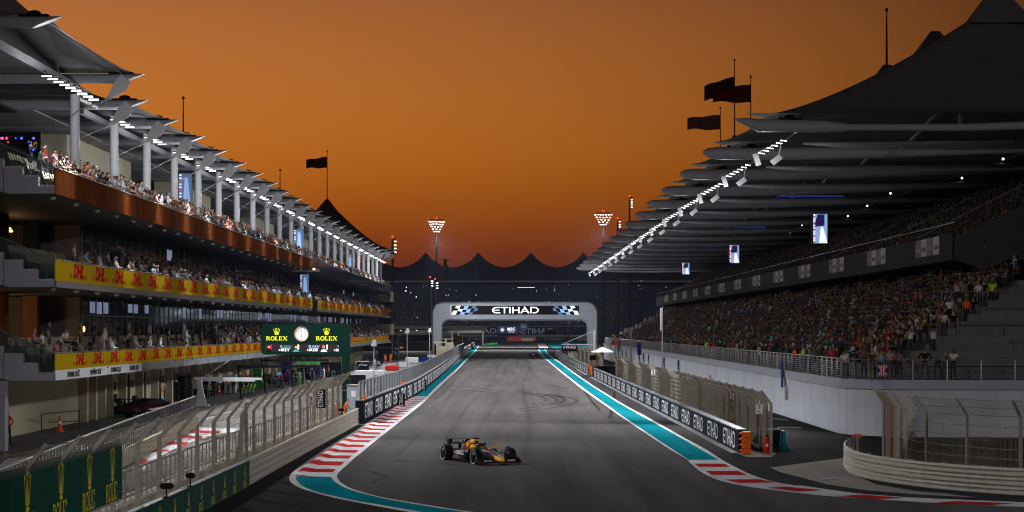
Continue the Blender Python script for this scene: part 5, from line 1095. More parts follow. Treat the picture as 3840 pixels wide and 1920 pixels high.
def driver(loc, rz, label):
    b = MB(); 
    b.loft([[(x+r*1.0*math.cos(2*PI*j/10), r*1.35*math.sin(2*PI*j/10), z) for j in range(10)] for x, z, r in ((-.05, .30, .13), (-.06, .48, .17), (-.05, .58, .15), (-.03, .63, .07))], mi=0)
    for s_ in (-1, 1): b.tube([(-.04, s_*.2, .55), (.15, s_*.23, .45), (.38, s_*.12, .52)], [.06, .05, .04], 6, mi=0)
    b.ball((0, 0, .74), .135, 14, 9, 1, (1.12, .95, 1)); b.loft([[(.10+.02*u, y*.10, .75+z*.035) for y, z in ((-1, -1), (1, -1), (1, 1), (-1, 1))] for u in (0, 2.9)], mi=2)
    return solo('person', b.mesh('person', ['car_navy', 'helmet', 'black_gloss'], True), None, label, 'person', loc, (0, 0, rz))
RB = dict(body='car_navy', nose='car_yellow', band='car_red', airbox='car_yellow', cover='car_red', wing='car_black', stripe=True, word='BYBIT', side='ORACLE')
hdg = math.radians(24); fx, fy = math.sin(hdg), -math.cos(hdg); rzc = math.atan2(fy, fx); axle = gp(1850, 1740.4); base = (axle.x-fx*1.75, axle.y-fy*1.75, .004)
formula('racing_car', base, rzc, 'dark navy racing car with yellow nose and red engine cover in the foreground', RB); driver(base, rzc, 'person in a pale helmet driving the dark navy racing car')
b0 = gp(2000, 1337); b0 = (b0.x, b0.y+2.2, .004); formula('racing_car', b0, PI/2, 'dark blue racing car seen from behind on the straight before the arch', dict(body='car_blue', nose='car_blue', airbox='car_black', cover='car_blue', wing='car_blue')); driver(b0, PI/2, 'person driving the dark blue racing car before the arch')
c0 = gp(1840, 1294); c0 = (c0.x, c0.y, .004); formula('racing_car', c0, PI+.12, 'black and bright green racing car turning at the far end of the straight', dict(body='car_green', nose='car_green', airbox='car_black', cover='car_green', wing='car_green')); driver(c0, PI+.12, 'person driving the green racing car at the far corner')
# coupe with a rear wing in the pit lane
def coupe(loc, rz, label, mt, trim):
    t = thing('sports_car', loc, label, 'car', rotz=rz); A = lambda n, b, m, par=None, **k: part(n, b, m, par or t, local=True, **k)
    A('body', MB().loft([ring8(x, w_, z0, z1, .8) for x, w_, z0, z1 in ((2.25, .70, .25, .55), (2.0, .90, .18, .68), (1.2, .98, .16, .80), (.4, 1.0, .16, .86), (-.6, 1.0, .16, .90), (-1.5, 1.02, .18, .93), (-2.1, .96, .25, .92), (-2.3, .85, .35, .85))]), mt)
    A('cabin', MB().loft([[(x, a*w_, z) for a, z in ((-1, z0), (1, z0), (.78, z1), (-.78, z1))] for x, w_, z0, z1 in ((1.15, .82, .79, .82), (.35, .80, .84, 1.22), (-.5, .78, .88, 1.26), (-1.3, .72, .9, 1.12), (-1.9, .66, .9, .95))]), 'black_gloss')
    A('roof', MB().loft([[(x, a*w_, z) for a, z in ((-1, z1), (1, z1), (.9, z1+.03), (-.9, z1+.03))] for x, w_, z1 in ((.3, .62, 1.225), (-.5, .61, 1.262), (-1.2, .57, 1.16))]), mt)
    for s_ in (-1, 1):
        for x in (1.4, -1.4):
            wh = A('wheel', tyf, None, loc=(x, s_*.90, .35)); A('rim', rmf, None, wh)
        A('light', MB().obox((-2.29, s_*.6, .72), (.04, .35, .08)), 'maroon'); A('headlamp', MB().obox((2.1, s_*.62, .62), (.2, .25, .06), (0, .4, 0)), 'car_white'); A('side_flash', MB().obox((-.6, s_*1.02, .62), (1.4, .008, .09), (0, -.1, 0)), trim)
        A('wing_support', MB().obox((-2.05, s_*.5, 1.08), (.12, .03, .32)), 'black')
    A('rear_wing', MB().obox((-2.15, 0, 1.26), (.35, 1.8, .04), (0, .1, 0)).obox((-2.15, .9, 1.22), (.36, .02, .16)).obox((-2.15, -.9, 1.22), (.36, .02, .16)), 'black'); return t
g_ = gp(575, 1563); coupe((g_.x, g_.y, .004), PI/2-.75, 'dark red coupe with a black rear wing parked before the garages', 'maroon', 'car_white')
g_ = gp(1478, 1320); coupe((g_.x, g_.y, .004), PI/2+.2, 'silver and black coupe parked at the far end of the pit lane', 'screen_post', 'car_black'); g_ = gp(1600, 1313); coupe((g_.x, g_.y, .004), -.4, 'black car parked at the foot of the arch', 'black_gloss', 'dark_steel')
# ================================================================ people
BASE = dict(pel=(0,0,.97,.145,.105), spi=(0,0,1.17,.14,.10), che=(0,0,1.37,.165,.11), nec=(0,0,1.51,.055,.055), hea=(0,-.025,1.63,.085,.1), top=(0,-.02,1.73,.07,.08),
            shl=(.19,0,1.42,.062,.062), ell=(.25,.02,1.14,.045,.045), wrl=(.25,-.06,.90,.034,.034), hal=(.25,-.09,.81,.032,.04), shr=(-.19,0,1.42,.062,.062), elr=(-.25,.02,1.14,.045,.045), wrr=(-.25,-.06,.90,.034,.034), har=(-.25,-.09,.81,.032,.04),
            hil=(.095,0,.92,.092,.092), knl=(.105,-.02,.50,.062,.062), anl=(.11,.03,.09,.042,.042), tol=(.12,-.13,.045,.04,.035), hir=(-.095,0,.92,.092,.092), knr=(-.105,-.02,.50,.062,.062), anr=(-.11,.03,.09,.042,.042), tor=(-.12,-.13,.045,.04,.035))
EDGES = [('pel','spi'),('spi','che'),('che','nec'),('nec','hea'),('hea','top'),('che','shl'),('shl','ell'),('ell','wrl'),('wrl','hal'),('che','shr'),('shr','elr'),('elr','wrr'),('wrr','har'),('pel','hil'),('hil','knl'),('knl','anl'),('anl','tol'),('pel','hir'),('hir','knr'),('knr','anr'),('anr','tor')]
def P3(d, **k):
    o = dict(d)
    for n, v in k.items(): o[n] = (*v, *o[n][3:])
    return o
POSE = {'stand': BASE,
 'lean': P3(BASE, spi=(0,-.03,1.17), che=(0,-.11,1.35), nec=(0,-.17,1.48), hea=(0,-.24,1.59), top=(0,-.26,1.69), shl=(.19,-.12,1.40), shr=(-.19,-.12,1.40), ell=(.27,-.22,1.16), elr=(-.27,-.22,1.16), wrl=(.17,-.42,1.10), wrr=(-.17,-.42,1.10), hal=(.08,-.47,1.10), har=(-.08,-.47,1.10)),
 'photo': P3(BASE, ell=(.25,-.18,1.25), elr=(-.25,-.18,1.25), wrl=(.12,-.32,1.50), wrr=(-.12,-.32,1.50), hal=(.07,-.34,1.60), har=(-.07,-.34,1.60)),
 'hips': P3(BASE, ell=(.38,.08,1.18), elr=(-.38,.08,1.18), wrl=(.20,-.06,1.04), wrr=(-.20,-.06,1.04), hal=(.14,-.10,1.02), har=(-.14,-.10,1.02), anl=(.19,.03,.09), anr=(-.19,.03,.09), tol=(.22,-.12,.045), tor=(-.22,-.12,.045), knl=(.16,-.01,.5), knr=(-.16,-.01,.5)),
 'walk': P3(BASE, ell=(.25,.14,1.16), elr=(-.25,-.12,1.16), wrl=(.24,.02,.95), wrr=(-.22,-.30,1.02), hal=(.24,-.02,.87), har=(-.21,-.37,1.0), knl=(.1,-.16,.52), anl=(.1,-.20,.09), tol=(.1,-.36,.05), knr=(-.1,.06,.5), anr=(-.1,.30,.13), tor=(-.1,.18,.045)),
 'sit': P3(BASE, pel=(0,0,.53), spi=(0,.02,.72), che=(0,-.02,.92), nec=(0,-.04,1.06), hea=(0,-.07,1.17), top=(0,-.07,1.27), shl=(.19,-.02,.97), shr=(-.19,-.02,.97), ell=(.25,-.05,.70), elr=(-.25,-.05,.70), wrl=(.15,-.27,.66), wrr=(-.15,-.27,.66), hal=(.12,-.35,.65), har=(-.12,-.35,.65), hil=(.1,-.02,.52), hir=(-.1,-.02,.52), knl=(.12,-.42,.50), knr=(-.12,-.42,.50), anl=(.12,-.38,.09), anr=(-.12,-.38,.09), tol=(.13,-.54,.045), tor=(-.13,-.54,.045)),
 'crouch': P3(BASE, pel=(0,.12,.45), spi=(0,.04,.63), che=(0,-.08,.80), nec=(0,-.15,.92), hea=(0,-.20,1.02), top=(0,-.21,1.12), shl=(.19,-.09,.84), shr=(-.19,-.09,.84), ell=(.25,-.22,.62), elr=(-.25,-.22,.62), wrl=(.15,-.42,.58), wrr=(-.15,-.42,.58), hal=(.1,-.5,.58), har=(-.1,-.5,.58), hil=(.1,.10,.43), hir=(-.1,.10,.43), knl=(.16,-.30,.50), knr=(-.16,-.30,.50), anl=(.13,-.02,.10), anr=(-.13,-.02,.10), tol=(.14,-.18,.045), tor=(-.14,-.18,.045))}
REG = {'hea': 0, 'top': 0, 'nec': 0, 'wrl': 0, 'hal': 0, 'wrr': 0, 'har': 0, 'anl': 2, 'anr': 2, 'tol': 3, 'tor': 3, 'knl': 2, 'knr': 2, 'hil': 2, 'hir': 2, 'pel': 2, 'spi': 1, 'che': 1, 'shl': 1, 'shr': 1, 'ell': 1, 'elr': 1}
def body_mesh(pose, mats, sleeves='short'):
    J = POSE[pose]; names = list(J); me = bpy.data.meshes.new('person'); me.from_pydata([J[n][:3] for n in names], [(names.index(a), names.index(c)) for a, c in EDGES], [])
    o = bpy.data.objects.new('tmp', me); COL.objects.link(o); sk = o.modifiers.new('s', 'SKIN'); sk.use_smooth_shade = True
    for i, n in enumerate(names):
        v = me.skin_vertices[0].data[i]; v.radius = J[n][3:5]; v.use_root = n == 'pel'
    o.modifiers.new('d', 'SUBSURF').levels = 1; bpy.context.view_layer.update()
    ev = bpy.data.meshes.new_from_object(o.evaluated_get(bpy.context.evaluated_depsgraph_get())); bpy.data.objects.remove(o)
    V = [Vector(v.co) for v in ev.vertices]; b = MB(); b.v = [tuple(v) for v in V]; hc = Vector(J['hea'][:3]); tp = Vector(J['top'][:3]); up = (tp-hc).normalized()
    for p in ev.polygons:
        c = Vector(p.center); best, reg = 9, 1
        for a, e in EDGES:
            A_, B_ = Vector(J[a][:3]), Vector(J[e][:3]); d = B_-A_; t = max(0, min(1, (c-A_).dot(d)/d.length_squared)); q = (c-A_-d*t).length
            if q < best:
                best = q; reg = REG[e] if t > .5 else REG[a]
                if e in ('ell', 'elr'): reg = 1 if t < (.55 if sleeves == 'short' else 2) else 0
                if e in ('wrl', 'wrr'): reg = 0 if sleeves == 'short' else 1
                if e == 'spi': reg = 2 if t < .35 else 1
                if e in ('hea',): reg = 0
                if e in ('tol', 'tor'): reg = 3
        if reg == 0 and (c-hc).length < .17 and ((c-hc).dot(up) > .055 or (c.y-hc.y > .035 and (c-hc).dot(up) > -.06)): reg = 4
        b.f.append(tuple(p.vertices)); b.m.append(reg)
    # face: nose, eyes, mouth, ears; fingers on the hands
    b.loft([[(hc.x+s_*.015, hc.y-.082+dy, hc.z+z) for s_ in (-1, 1)]+[(hc.x, hc.y-.082-.03*(1-k)+dy, hc.z+z)] for k, z, dy in ((0, -.005, 0), (1, .035, .005))], mi=0)
    for s_ in (-1, 1):
        b.ball((hc.x+s_*.03, hc.y-.082, hc.z+.03), .012, 6, 4, 5); b.ball((hc.x+s_*.085, hc.y+.005, hc.z+.005), .022, 6, 4, 0, (.5, .8, 1.2))
    b.obox((hc.x, hc.y-.088, hc.z-.04), (.045, .01, .009), mi=5)
    for s_, w_n, h_n in ((1, 'wrl', 'hal'), (-1, 'wrr', 'har')):
        w0, h0 = Vector(J[w_n][:3]), Vector(J[h_n][:3]); d = (h0-w0).normalized(); sd = d.cross(Vector((0, 1, 0))) if abs(d.y) < .8 else Vector((1, 0, 0)); sd.normalize(); cl = d.cross(sd).normalized()
        for q, ln in ((-1.5, .055), (-.5, .07), (.5, .075), (1.5, .065)):
            r0 = h0+sd*q*.017; b.tube([r0, r0+d*ln*.6+cl*.01, r0+d*ln+cl*.03], [.010, .009, .006], 5, mi=0)
        r0 = w0.lerp(h0, .5)+sd*s_*-.02; b.tube([r0, r0+sd*s_*-.03+d*.03, r0+sd*s_*-.035+d*.06], [.011, .01, .007], 5, mi=0)
    return b.mesh('person', mats, True)
CAS = ['skin', 'shirt', 'trousers', 'shoe', 'hair', 'eye']; SUIT = ['skin', 'shirt', 'shirt', 'shoe', 'hair', 'eye']; CAPP = ['skin', 'shirt', 'trousers', 'shoe', 'robe_white', 'eye']
def variants(pose, sl):
    a = body_mesh(pose, CAS, sl); out = {'c': a}
    for k, ms_ in (('s', SUIT), ('w', CAPP)):
        q = a.copy()
        for i, m_ in enumerate(ms_): q.materials[i] = M[m_]
        out[k] = q
    return out
PM = {p: variants(p, 'long' if p in ('crouch', 'hips', 'walk') else 'short') for p in POSE}
def robe_mesh(lean=0.):
    b = MB(); ly = lambda z: -lean*max(0, z-.95)
    b.loft([[(w_*math.cos(2*PI*j/12), d_*math.sin(2*PI*j/12)+ly(z), z) for j in range(12)] for z, w_, d_ in ((.03, .25, .19), (.5, .22, .17), (.95, .20, .15), (1.25, .22, .14), (1.40, .23, .12), (1.47, .13, .09), (1.52, .06, .06))], mi=1)
    for s_ in (-1, 1):
        b.tube([(s_*.2, ly(1.4), 1.40), (s_*.28, ly(1.15)-.06, 1.14), (s_*.16, ly(1.1)-.30, 1.08)], [.075, .07, .06], 7, mi=1); b.ball((s_*.13, ly(1.1)-.34, 1.08), .045, 6, 4, 0)
        for q in range(4): b.tube([(s_*.13+(q-1.5)*.016, ly(1.1)-.37, 1.08), (s_*.12+(q-1.5)*.015, ly(1.1)-.43, 1.06)], [.01, .007], 4, mi=0)
    hy = ly(1.63)-.02; b.ball((0, hy, 1.63), .10, 10, 7, 0, (.88, 1, 1.15)); b.loft([[(.02, hy-.09, 1.61), (-.02, hy-.09, 1.61), (0, hy-.125, 1.605)], [(.012, hy-.09, 1.65), (-.012, hy-.09, 1.65), (0, hy-.1, 1.65)]], mi=0)
    for s_ in (-1, 1): b.ball((s_*.032, hy-.088, 1.65), .012, 6, 4, 3)
    b.loft([[(w_*math.cos(a), hy+.02+d_*math.sin(a), z) for a in np.linspace(-.35, PI+.35, 10)] for z, w_, d_ in ((1.30, .20, .13), (1.45, .15, .12), (1.60, .115, .12), (1.70, .108, .115), (1.76, .06, .06))], False, mi=1)
    b.lathe([(.108, 1.70), (.115, 1.715), (.108, 1.73)], 12, (0, hy, 0), mi=3, cap=False); return b.mesh('person', ['skin', 'robe_white', 'shoe', 'hair'], True)
RBM = {'lean': robe_mesh(.3), 'stand': robe_mesh(0.)}
COLN = {'white': (.62, .62, .62), 'black': (.012, .012, .014), 'navy': (.015, .02, .06), 'red': (.45, .02, .02), 'grey': (.16, .16, .17), 'orange': (.75, .14, .01), 'pale blue': (.25, .38, .55), 'beige': (.40, .32, .22), 'lime': (.45, .7, .08), 'green': (.03, .22, .06), 'pink': (.6, .18, .25), 'dark grey': (.05, .05, .055), 'olive': (.10, .12, .03), 'blue': (.03, .06, .30)}
PC = {}
def person(loc, rz, pose, color, where, cat_group, outfit='c', extra='', h=None):
    me = RBM['lean' if pose == 'lean' else 'stand'] if outfit == 'r' else PM[pose][outfit]
    dress = 'white robe and headscarf' if outfit == 'r' else ('%s overalls' % color if outfit == 's' else '%s top%s' % (color, ' and white cap' if outfit == 'w' else ''))
    act = {'stand': 'standing', 'lean': 'leaning', 'photo': 'hands raised', 'hips': 'arms akimbo', 'walk': 'walking', 'sit': 'seated', 'crouch': 'crouching'}[pose]
    PC[cat_group] = PC.get(cat_group, 0)+1
    lab = 'person in %s %s %s' % (dress, act, where if '%' not in where else where % ordn(PC[cat_group]))
    s_ = h or random.uniform(.94, 1.05)
    o = solo('person', me, None, lab, 'person', loc, (0, 0, rz), (s_, s_, s_), group=cat_group); o.color = (*COLN[color], 1); return o
pal_l = ['white']*7+['black']*6+['navy']*3+['grey']*3+['red', 'pale blue', 'beige', 'orange', 'pink', 'dark grey', 'dark grey']
pal_r = ['white']*4+['black']*15+['dark grey']*6+['red']*5+['navy']*3+['grey']*2+['orange', 'orange', 'lime', 'green', 'pale blue', 'beige', 'olive', 'dark grey', 'dark grey']
def pk(p): return random.choice(p)
# top terrace of the pit building
used = []
Y = 101.0; n_top = 0
while n_top < 96:
    r = random.choice((0, 0, 1, 1, 2)); Y += random.uniform(.26, .72) if Y > 106 else random.uniform(.3, .9)
    if Y > 228: break
    X, dz = ((-22.86, .36), (-23.75, .84), (-24.6, 1.31))[r]; out = random.choices('crw', (7, 2.2, 1))[0]
    person((X, Y, 12.75+dz), PI/2+random.uniform(-.5, .5), 'lean' if r == 0 else random.choice(('stand', 'photo', 'stand', 'lean')), pk(pal_l), 'on top terrace, %s from near end', 'spectators on the top terrace', out); n_top += 1; used.append((2, Y))
YT2 = Y
n_ = 0
for k in range(46):
    Y = 101.5+k*1.25+random.uniform(-.3, .3); r = k % 3; X, dz = ((-22.95, .36), (-23.75, .84), (-24.6, 1.31))[r]
    person((X, Y, 3.5+dz), PI/2+random.uniform(-.4, .4), random.choice(('sit', 'sit', 'stand', 'lean')) if r < 2 else random.choice(('stand', 'sit', 'hips')), pk(pal_l), 'on lowest terrace, %s from near end', 'spectators on the lowest terrace', random.choices('cr', (7, 1))[0])
for k in range(20):
    Y = 108+k*2.2+random.uniform(-.6, .6); person((-22.9-.8*(k % 2), Y, 8.13+.36+.48*(k % 2)), PI/2, random.choice(('lean', 'stand')), pk(pal_l), 'on middle terrace, %s from near end', 'spectators on the middle terrace', random.choices('cr', (6, 1))[0])
# at the railing on the near corner of the grandstand, from the photograph
for px, pose, col, out, ft in ((3170, 'lean', 'white', 'c', 1424), (3240, 'photo', 'olive', 'c', 1424), (3272, 'stand', 'dark grey', 'c', 1424), (3303, 'lean', 'pale blue', 'c', 1424), (3336, 'lean', 'beige', 'c', 1424), (3352, 'stand', 'navy', 'c', 1421), (3374, 'lean', 'grey', 'c', 1423), (3290, 'stand', 'lime', 'c', 1416), (3468, 'hips', 'black', 'c', 1424), (3574, 'lean', 'white', 'c', 1424), (3548, 'stand', 'grey', 'c', 1418)):
    Yp = GY+.75+(0 if ft > 1422 else .9); X = (px-VX)/F*Yp
    person((X, Yp, 3.2), random.uniform(-.3, .3)-.35, pose, col, 'at grandstand corner railing, %s from left', 'people at the grandstand corner railing', out)
for px, dy, z, pose, col in ((3500, 4.6, 4.5, 'photo', 'white'), (3415, 4.6, 4.5, 'photo', 'white'), (3455, 4.9, 4.5, 'stand', 'navy'), (3540, 6.8, 5.4, 'lean', 'white'), (3625, 8.6, 6.3, 'stand', 'orange'), (3650, 8.9, 6.3, 'stand', 'black'), (3690, 11.0, 7.3, 'stand', 'black'), (3670, 10.9, 7.3, 'stand', 'white'), (3720, 11.0, 7.3, 'stand', 'lime'), (3705, 11.5, 7.3, 'stand', 'beige'), (3640, 11.2, 7.3, 'photo', 'black'), (3610, 11.2, 7.3, 'stand', 'grey'), (3590, 11.3, 7.3, 'photo', 'beige'), (3560, 9.2, 6.3, 'stand', 'white'), (3600, 9.0, 6.3, 'stand', 'dark grey'), (3575, 6.9, 5.4, 'stand', 'black'), (3520, 6.9, 5.4, 'photo', 'olive'), (3735, 11.6, 7.3, 'stand', 'dark grey'), (3660, 11.9, 7.3, 'stand', 'orange'), (3625, 12.1, 7.3, 'stand', 'pale blue')):
    Yp = GY+dy; X = (px-VX)/F*Yp; person((X, Yp, z), random.uniform(-.9, .2), pose, col, 'on grandstand end terraces, %s from left', 'people on the grandstand end terraces')
# nearest seated rows of the grandstand
spots = []
for r in range(NR):
    d = D0+r*RD+RD-.28; y0 = GY+d+2.2
    for Y in np.arange(y0, y0+34, .62):
        if random.random() < .93: spots.append((r, GX+d, Y+random.uniform(-.12, .12)))
spots.sort(key=lambda q: q[2]+q[0]*.2); near_sp = spots[:88]; nset = set((q[0], round(q[2], 2)) for q in near_sp)
for i, (r, X, Y) in enumerate(near_sp):
    person((X, Y, rowz(r)), -PI/2+random.uniform(-.5, .5), random.choice(('sit', 'sit', 'sit', 'stand', 'photo')), pk(pal_r), 'in grandstand rows, %s from corner', 'seated spectators in the near grandstand rows', random.choices('cw', (4, 1))[0])
# pit lane crew and officials: photo pixel of the feet, pose, colour, outfit
where = 'in the pit lane, %s from the camera'
crew = [(612,1514,'stand','white','c'), (600,1517,'hips','orange','c'), (562,1520,'stand','dark grey','c'), (545,1522,'stand','black','c'), (645,1563,'crouch','navy','c'), (855,1481,'stand','orange','c'), (925,1460,'stand','orange','c'), (940,1455,'hips','green','s'), (960,1453,'stand','green','s'), (996,1453,'hips','dark grey','s'), (1055,1462,'walk','red','c'), (1050,1448,'stand','orange','c'),
        (1100,1434,'stand','dark grey','c'), (1112,1450,'hips','black','s'), (1122,1449,'stand','green','s'), (1160,1426,'stand','blue','s'), (1199,1426,'stand','blue','s'), (1180,1420,'walk','blue','s'), (1146,1415,'stand','white','s'), (1405,1386,'stand','pale blue','s'), (1430,1370,'crouch','black','s'), (1445,1366,'stand','orange','s'), (1413,1360,'crouch','red','s'), (1438,1360,'stand','black','s'), (1458,1332,'stand','white','c'), (1437,1330,'stand','blue','s'), (800,1492,'stand','black','s'), (785,1488,'crouch','white','c'), (875,1478,'walk','dark grey','s'), (985,1460,'crouch','green','s'), (1020,1452,'stand','grey','s'), (1035,1444,'hips','white','c'), (1078,1441,'stand','navy','s'), (1135,1430,'crouch','navy','s'), (1215,1432,'stand','white','s'), (1230,1418,'stand','dark grey','s'), (1170,1436,'stand','black','s'), (720,1500,'stand','black','c'), (905,1466,'stand','black','s'), (1375,1378,'stand','black','s'), (1465,1362,'stand','orange','s'), (1488,1352,'crouch','black','s')]
for px, py, pose, col, out in sorted(crew, key=lambda q: -q[1]):
    g = gp(px, py); person((g.x, g.y, .004), random.uniform(-1.5, 1.5) if px != 612 else PI*.8, pose, col, where, 'pit lane crew and officials', out)
for loc, rz, pose, col, out, wh in (((-26.15, 105, 0), PI-.3, 'hips', 'orange', 'c', 'below the lowest terrace at the left edge'), ((-26.75, 105.5, 0), PI+.3, 'stand', 'orange', 'c', 'half cut off by the left edge'), ((-10.35, 126.2, 0), 1.5, 'lean', 'orange', 's', 'by the end of the pit wall'), ((-10.6, 124.0, 0), 2.2, 'stand', 'orange', 's', 'behind the left fence end'),
        ((13.9, 192, 0), -1.0, 'stand', 'orange', 's', 'behind the right fence by the thin pole'), ((14.4, 144.5, 1.1), -1.2, 'stand', 'red', 'c', 'looking over the right debris fence'), ((18.3, 92.5, 0), .3, 'hips', 'grey', 'c', 'behind the curved guard rail fence'), ((11.8, 258.5, 0), -1.2, 'stand', 'white', 'c', 'under the white parasol at the marshal gap')):
    person(loc, rz, pose, col, wh, 'marshals and officials', out)
solo('step_platform', MB().box(13.9, 15, 144, 145.1, 0, 1.098).box(13.6, 13.88, 144, 145.1, 0, .55), 'dark_steel', 'dark step platform behind the right debris fence under a standing marshal', 'platform')
# ---- the rest of the crowd as masses
def low(seated=True):
    b = MB(); reg = []
    def mark(k): reg.extend([k]*(len(b.v)-len(reg)))
    o = 0 if seated else .44
    b.loft([[(w_*math.cos(2*PI*j/6), d_*math.sin(2*PI*j/6)-y, z+o) for j in range(6)] for z, w_, d_, y in ((.42, .17, .13, 0), (.72, .16, .11, 0), (.95, .21, .11, .02), (1.05, .07, .07, .03))]); mark(1)
    for s_ in (-1, 1): b.tube([(s_*.21, -.02, .97+o), (s_*.26, -.06, .72+o), (s_*.14, -.28, .68+o)], [.06, .05, .04], 4); mark(1)
    b.ball((0, -.06, 1.17+o), .11, 6, 4, sq=(.9, 1, 1.15)); mark(0); b.ball((0, -.035, 1.215+o), .11, 6, 3, sq=(.92, 1, .9)); mark(3)
    for s_ in (-1, 1): b.tube([(s_*.1, 0, .50), (s_*.12, -.42, .50), (s_*.12, -.40, .05)] if seated else [(s_*.09, 0, .92), (s_*.1, 0, .5), (s_*.1, .02, .03)], [.085, .065, .05], 4); mark(2)
    T = []
    for f in b.f:
        for i in range(1, len(f)-1): T.append((f[0], f[i], f[i+1]))
    return np.array(b.v, np.float32), np.array(T, np.int32), np.array(reg)
LOW = {True: low(True), False: low(False)}
def crowd(name, pts, seated, pal, label, capw=.25, dim=1.):
    """pts: (x, y, z, heading); one mass of low figures with coloured clothing"""
    V, T, Rg = LOW[seated]; P_ = np.array(pts, np.float32); n, m_ = len(P_), len(V); s_ = rng.uniform(.92, 1.06, n).astype(np.float32)
    c, s2 = np.cos(P_[:, 3]), np.sin(P_[:, 3]); X = V[None, :, 0]*s_[:, None]; Yv = V[None, :, 1]*s_[:, None]
    out = np.stack([P_[:, 0, None]+X*c[:, None]-Yv*s2[:, None], P_[:, 1, None]+X*s2[:, None]+Yv*c[:, None], P_[:, 2, None]+V[None, :, 2]*s_[:, None]], -1).reshape(-1, 3)
    tri = (T[None]+(np.arange(n)*m_)[:, None, None]).reshape(-1, 3)
    me = bpy.data.meshes.new(name); me.vertices.add(len(out)); me.vertices.foreach_set('co', out.ravel()); me.loops.add(tri.size); me.loops.foreach_set('vertex_index', tri.ravel())
    me.polygons.add(len(tri)); me.polygons.foreach_set('loop_start', np.arange(len(tri))*3); me.update(calc_edges=True)
    skin = np.array([.27, .15, .10])*rng.uniform(.3, 1.15, (n, 1)); sh = np.array([COLN[q] for q in rng.choice(pal, n)])*rng.uniform(.45, 1.05, (n, 1)); tr = np.array([.035, .035, .045])*rng.uniform(.3, 2.5, (n, 1)); ha = np.array([.02, .014, .01])*rng.uniform(.4, 2, (n, 1))
    cap = rng.random(n) < capw; ha[cap] = np.array([COLN[q] for q in rng.choice(['white', 'white', 'white', 'red', 'orange', 'lime', 'black'], cap.sum())])
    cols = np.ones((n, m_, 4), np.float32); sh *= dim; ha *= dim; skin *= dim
    for k, a in enumerate((skin, sh, tr, ha)): cols[:, Rg == k, :3] = a[:, None, :]
    at = me.color_attributes.new('Col', 'FLOAT_COLOR', 'POINT'); at.data.foreach_set('color', cols.ravel()); me.materials.append(M['crowd'])
    o = bpy.data.objects.new(name, me); COL.objects.link(o); o['kind'] = 'stuff'; o['label'] = label; o['category'] = 'crowd'; return o
pts = []
for r in range(NR):
    d = D0+r*RD+RD-.28
    for Y in np.arange(GY+d+2.2, GE-2, .60):
        if (Y % 19) > 1.3 and rng.random() < .93-.35*(math.sin(Y*.37+r*.9)*math.sin(Y*.11+r*.4) > .45): pts.append((GX+d, Y+rng.uniform(-.1, .1), rowz(r), -PI/2+rng.uniform(-.4, .4)))
ns = np.array([(q[1], q[2], q[0]) for q in near_sp]); keep = []
for q in pts:
    if q[1] < 136 and np.min(np.hypot(ns[:, 0]-q[0], ns[:, 1]-q[1])) < .5: continue
    keep.append(q)
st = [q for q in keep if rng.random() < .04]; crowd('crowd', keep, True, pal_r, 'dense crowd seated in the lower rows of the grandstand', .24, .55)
crowd('crowd', [(q[0], q[1]+.3, q[2], q[3]) for q in st], False, ['white', 'white', 'red', 'black', 'pale blue'], 'scattered people standing up in the lower grandstand crowd', .3)
pts = []
for Y in np.arange(GY+8, GE-2, .7):
    if rng.random() < .5: pts.append((GX+rng.uniform(.5, 1.5), Y, 3.2, -PI/2+rng.uniform(-.8, .8)))
crowd('crowd', pts, False, pal_r, 'people standing along the walkway behind the grandstand railing')
pts = []
for r in range(11):
    for Y in np.arange(137+r*.3, GE-2, .75):
        if rng.random() < .72: pts.append((XU+1.5+r*.95, Y, 11.7+.52*r, -PI/2))
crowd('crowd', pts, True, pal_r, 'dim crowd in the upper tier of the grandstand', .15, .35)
for lev, y0, dens, lab in ((2, YT2+.5, .9, 'crowd packed along the top terrace of the pit building'), (0, 160, .75, 'crowd on the lowest terrace of the pit building'), (1, 122, .6, 'dim crowd on the middle terrace of the pit building')):
    pts = []
    for r in range(3):
        X, dz = ((-22.88, .36), (-23.7, .84), (-24.5, 1.31))[r]
        for Y in np.arange(y0, YF-1, .58):
            if (YS0-.5 < Y < YS1+.5): continue
            if rng.random() < dens*(1-.15*r): pts.append((X+rng.uniform(-.12, .12), Y+rng.uniform(-.15, .15), ZB[lev]+dz, PI/2+rng.uniform(-.6, .6)))
    crowd('crowd', pts, False, pal_l, lab, .2)
pts = []
for i in range(14):
    for X in np.arange(-72, 60, .62):
        if rng.random() < .8: pts.append((X, 1041+i*2, 8+i*1.0, 0.))
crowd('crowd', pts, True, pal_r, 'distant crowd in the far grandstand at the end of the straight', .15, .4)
# ================================================================ seats, pit-lane equipment and small things
seat = MB().box(-.02, .36, -.21, .21, .36, .42).prism([(-.02, -.21, .42), (-.02, .21, .42), (-.14, .21, .82), (-.14, -.21, .82)], (-.05, 0, 0)).box(.0, .1, -.05, .05, 0, .36).mesh('seat', 'seat_cream')
def seats(lev, y0, y1, single):
    allb = MB()
    for r, (X, dz) in enumerate(((-23.15, .36), (-23.95, .84), (-24.85, 1.31))):
        for Y in np.arange(y0, y1, .56):
            if single: part('seat', seat, None, pbd, (X, Y, ZB[lev]+dz))
            else: allb.box(X, X+.36, Y-.21, Y+.21, ZB[lev]+dz+.3, ZB[lev]+dz+.42).box(X-.12, X-.02, Y-.21, Y+.21, ZB[lev]+dz+.36, ZB[lev]+dz+.82)
    if not single: part('seat_rows', allb, 'seat_cream', pbd, kind='stuff')
seats(0, 100.6, 127, True); seats(1, 100.6, 113, True); seats(2, 100.6, 111, True); seats(0, 127.2, 229, False)
def G0(px, py): g = gp(px, py); return (g.x, g.y, .004)
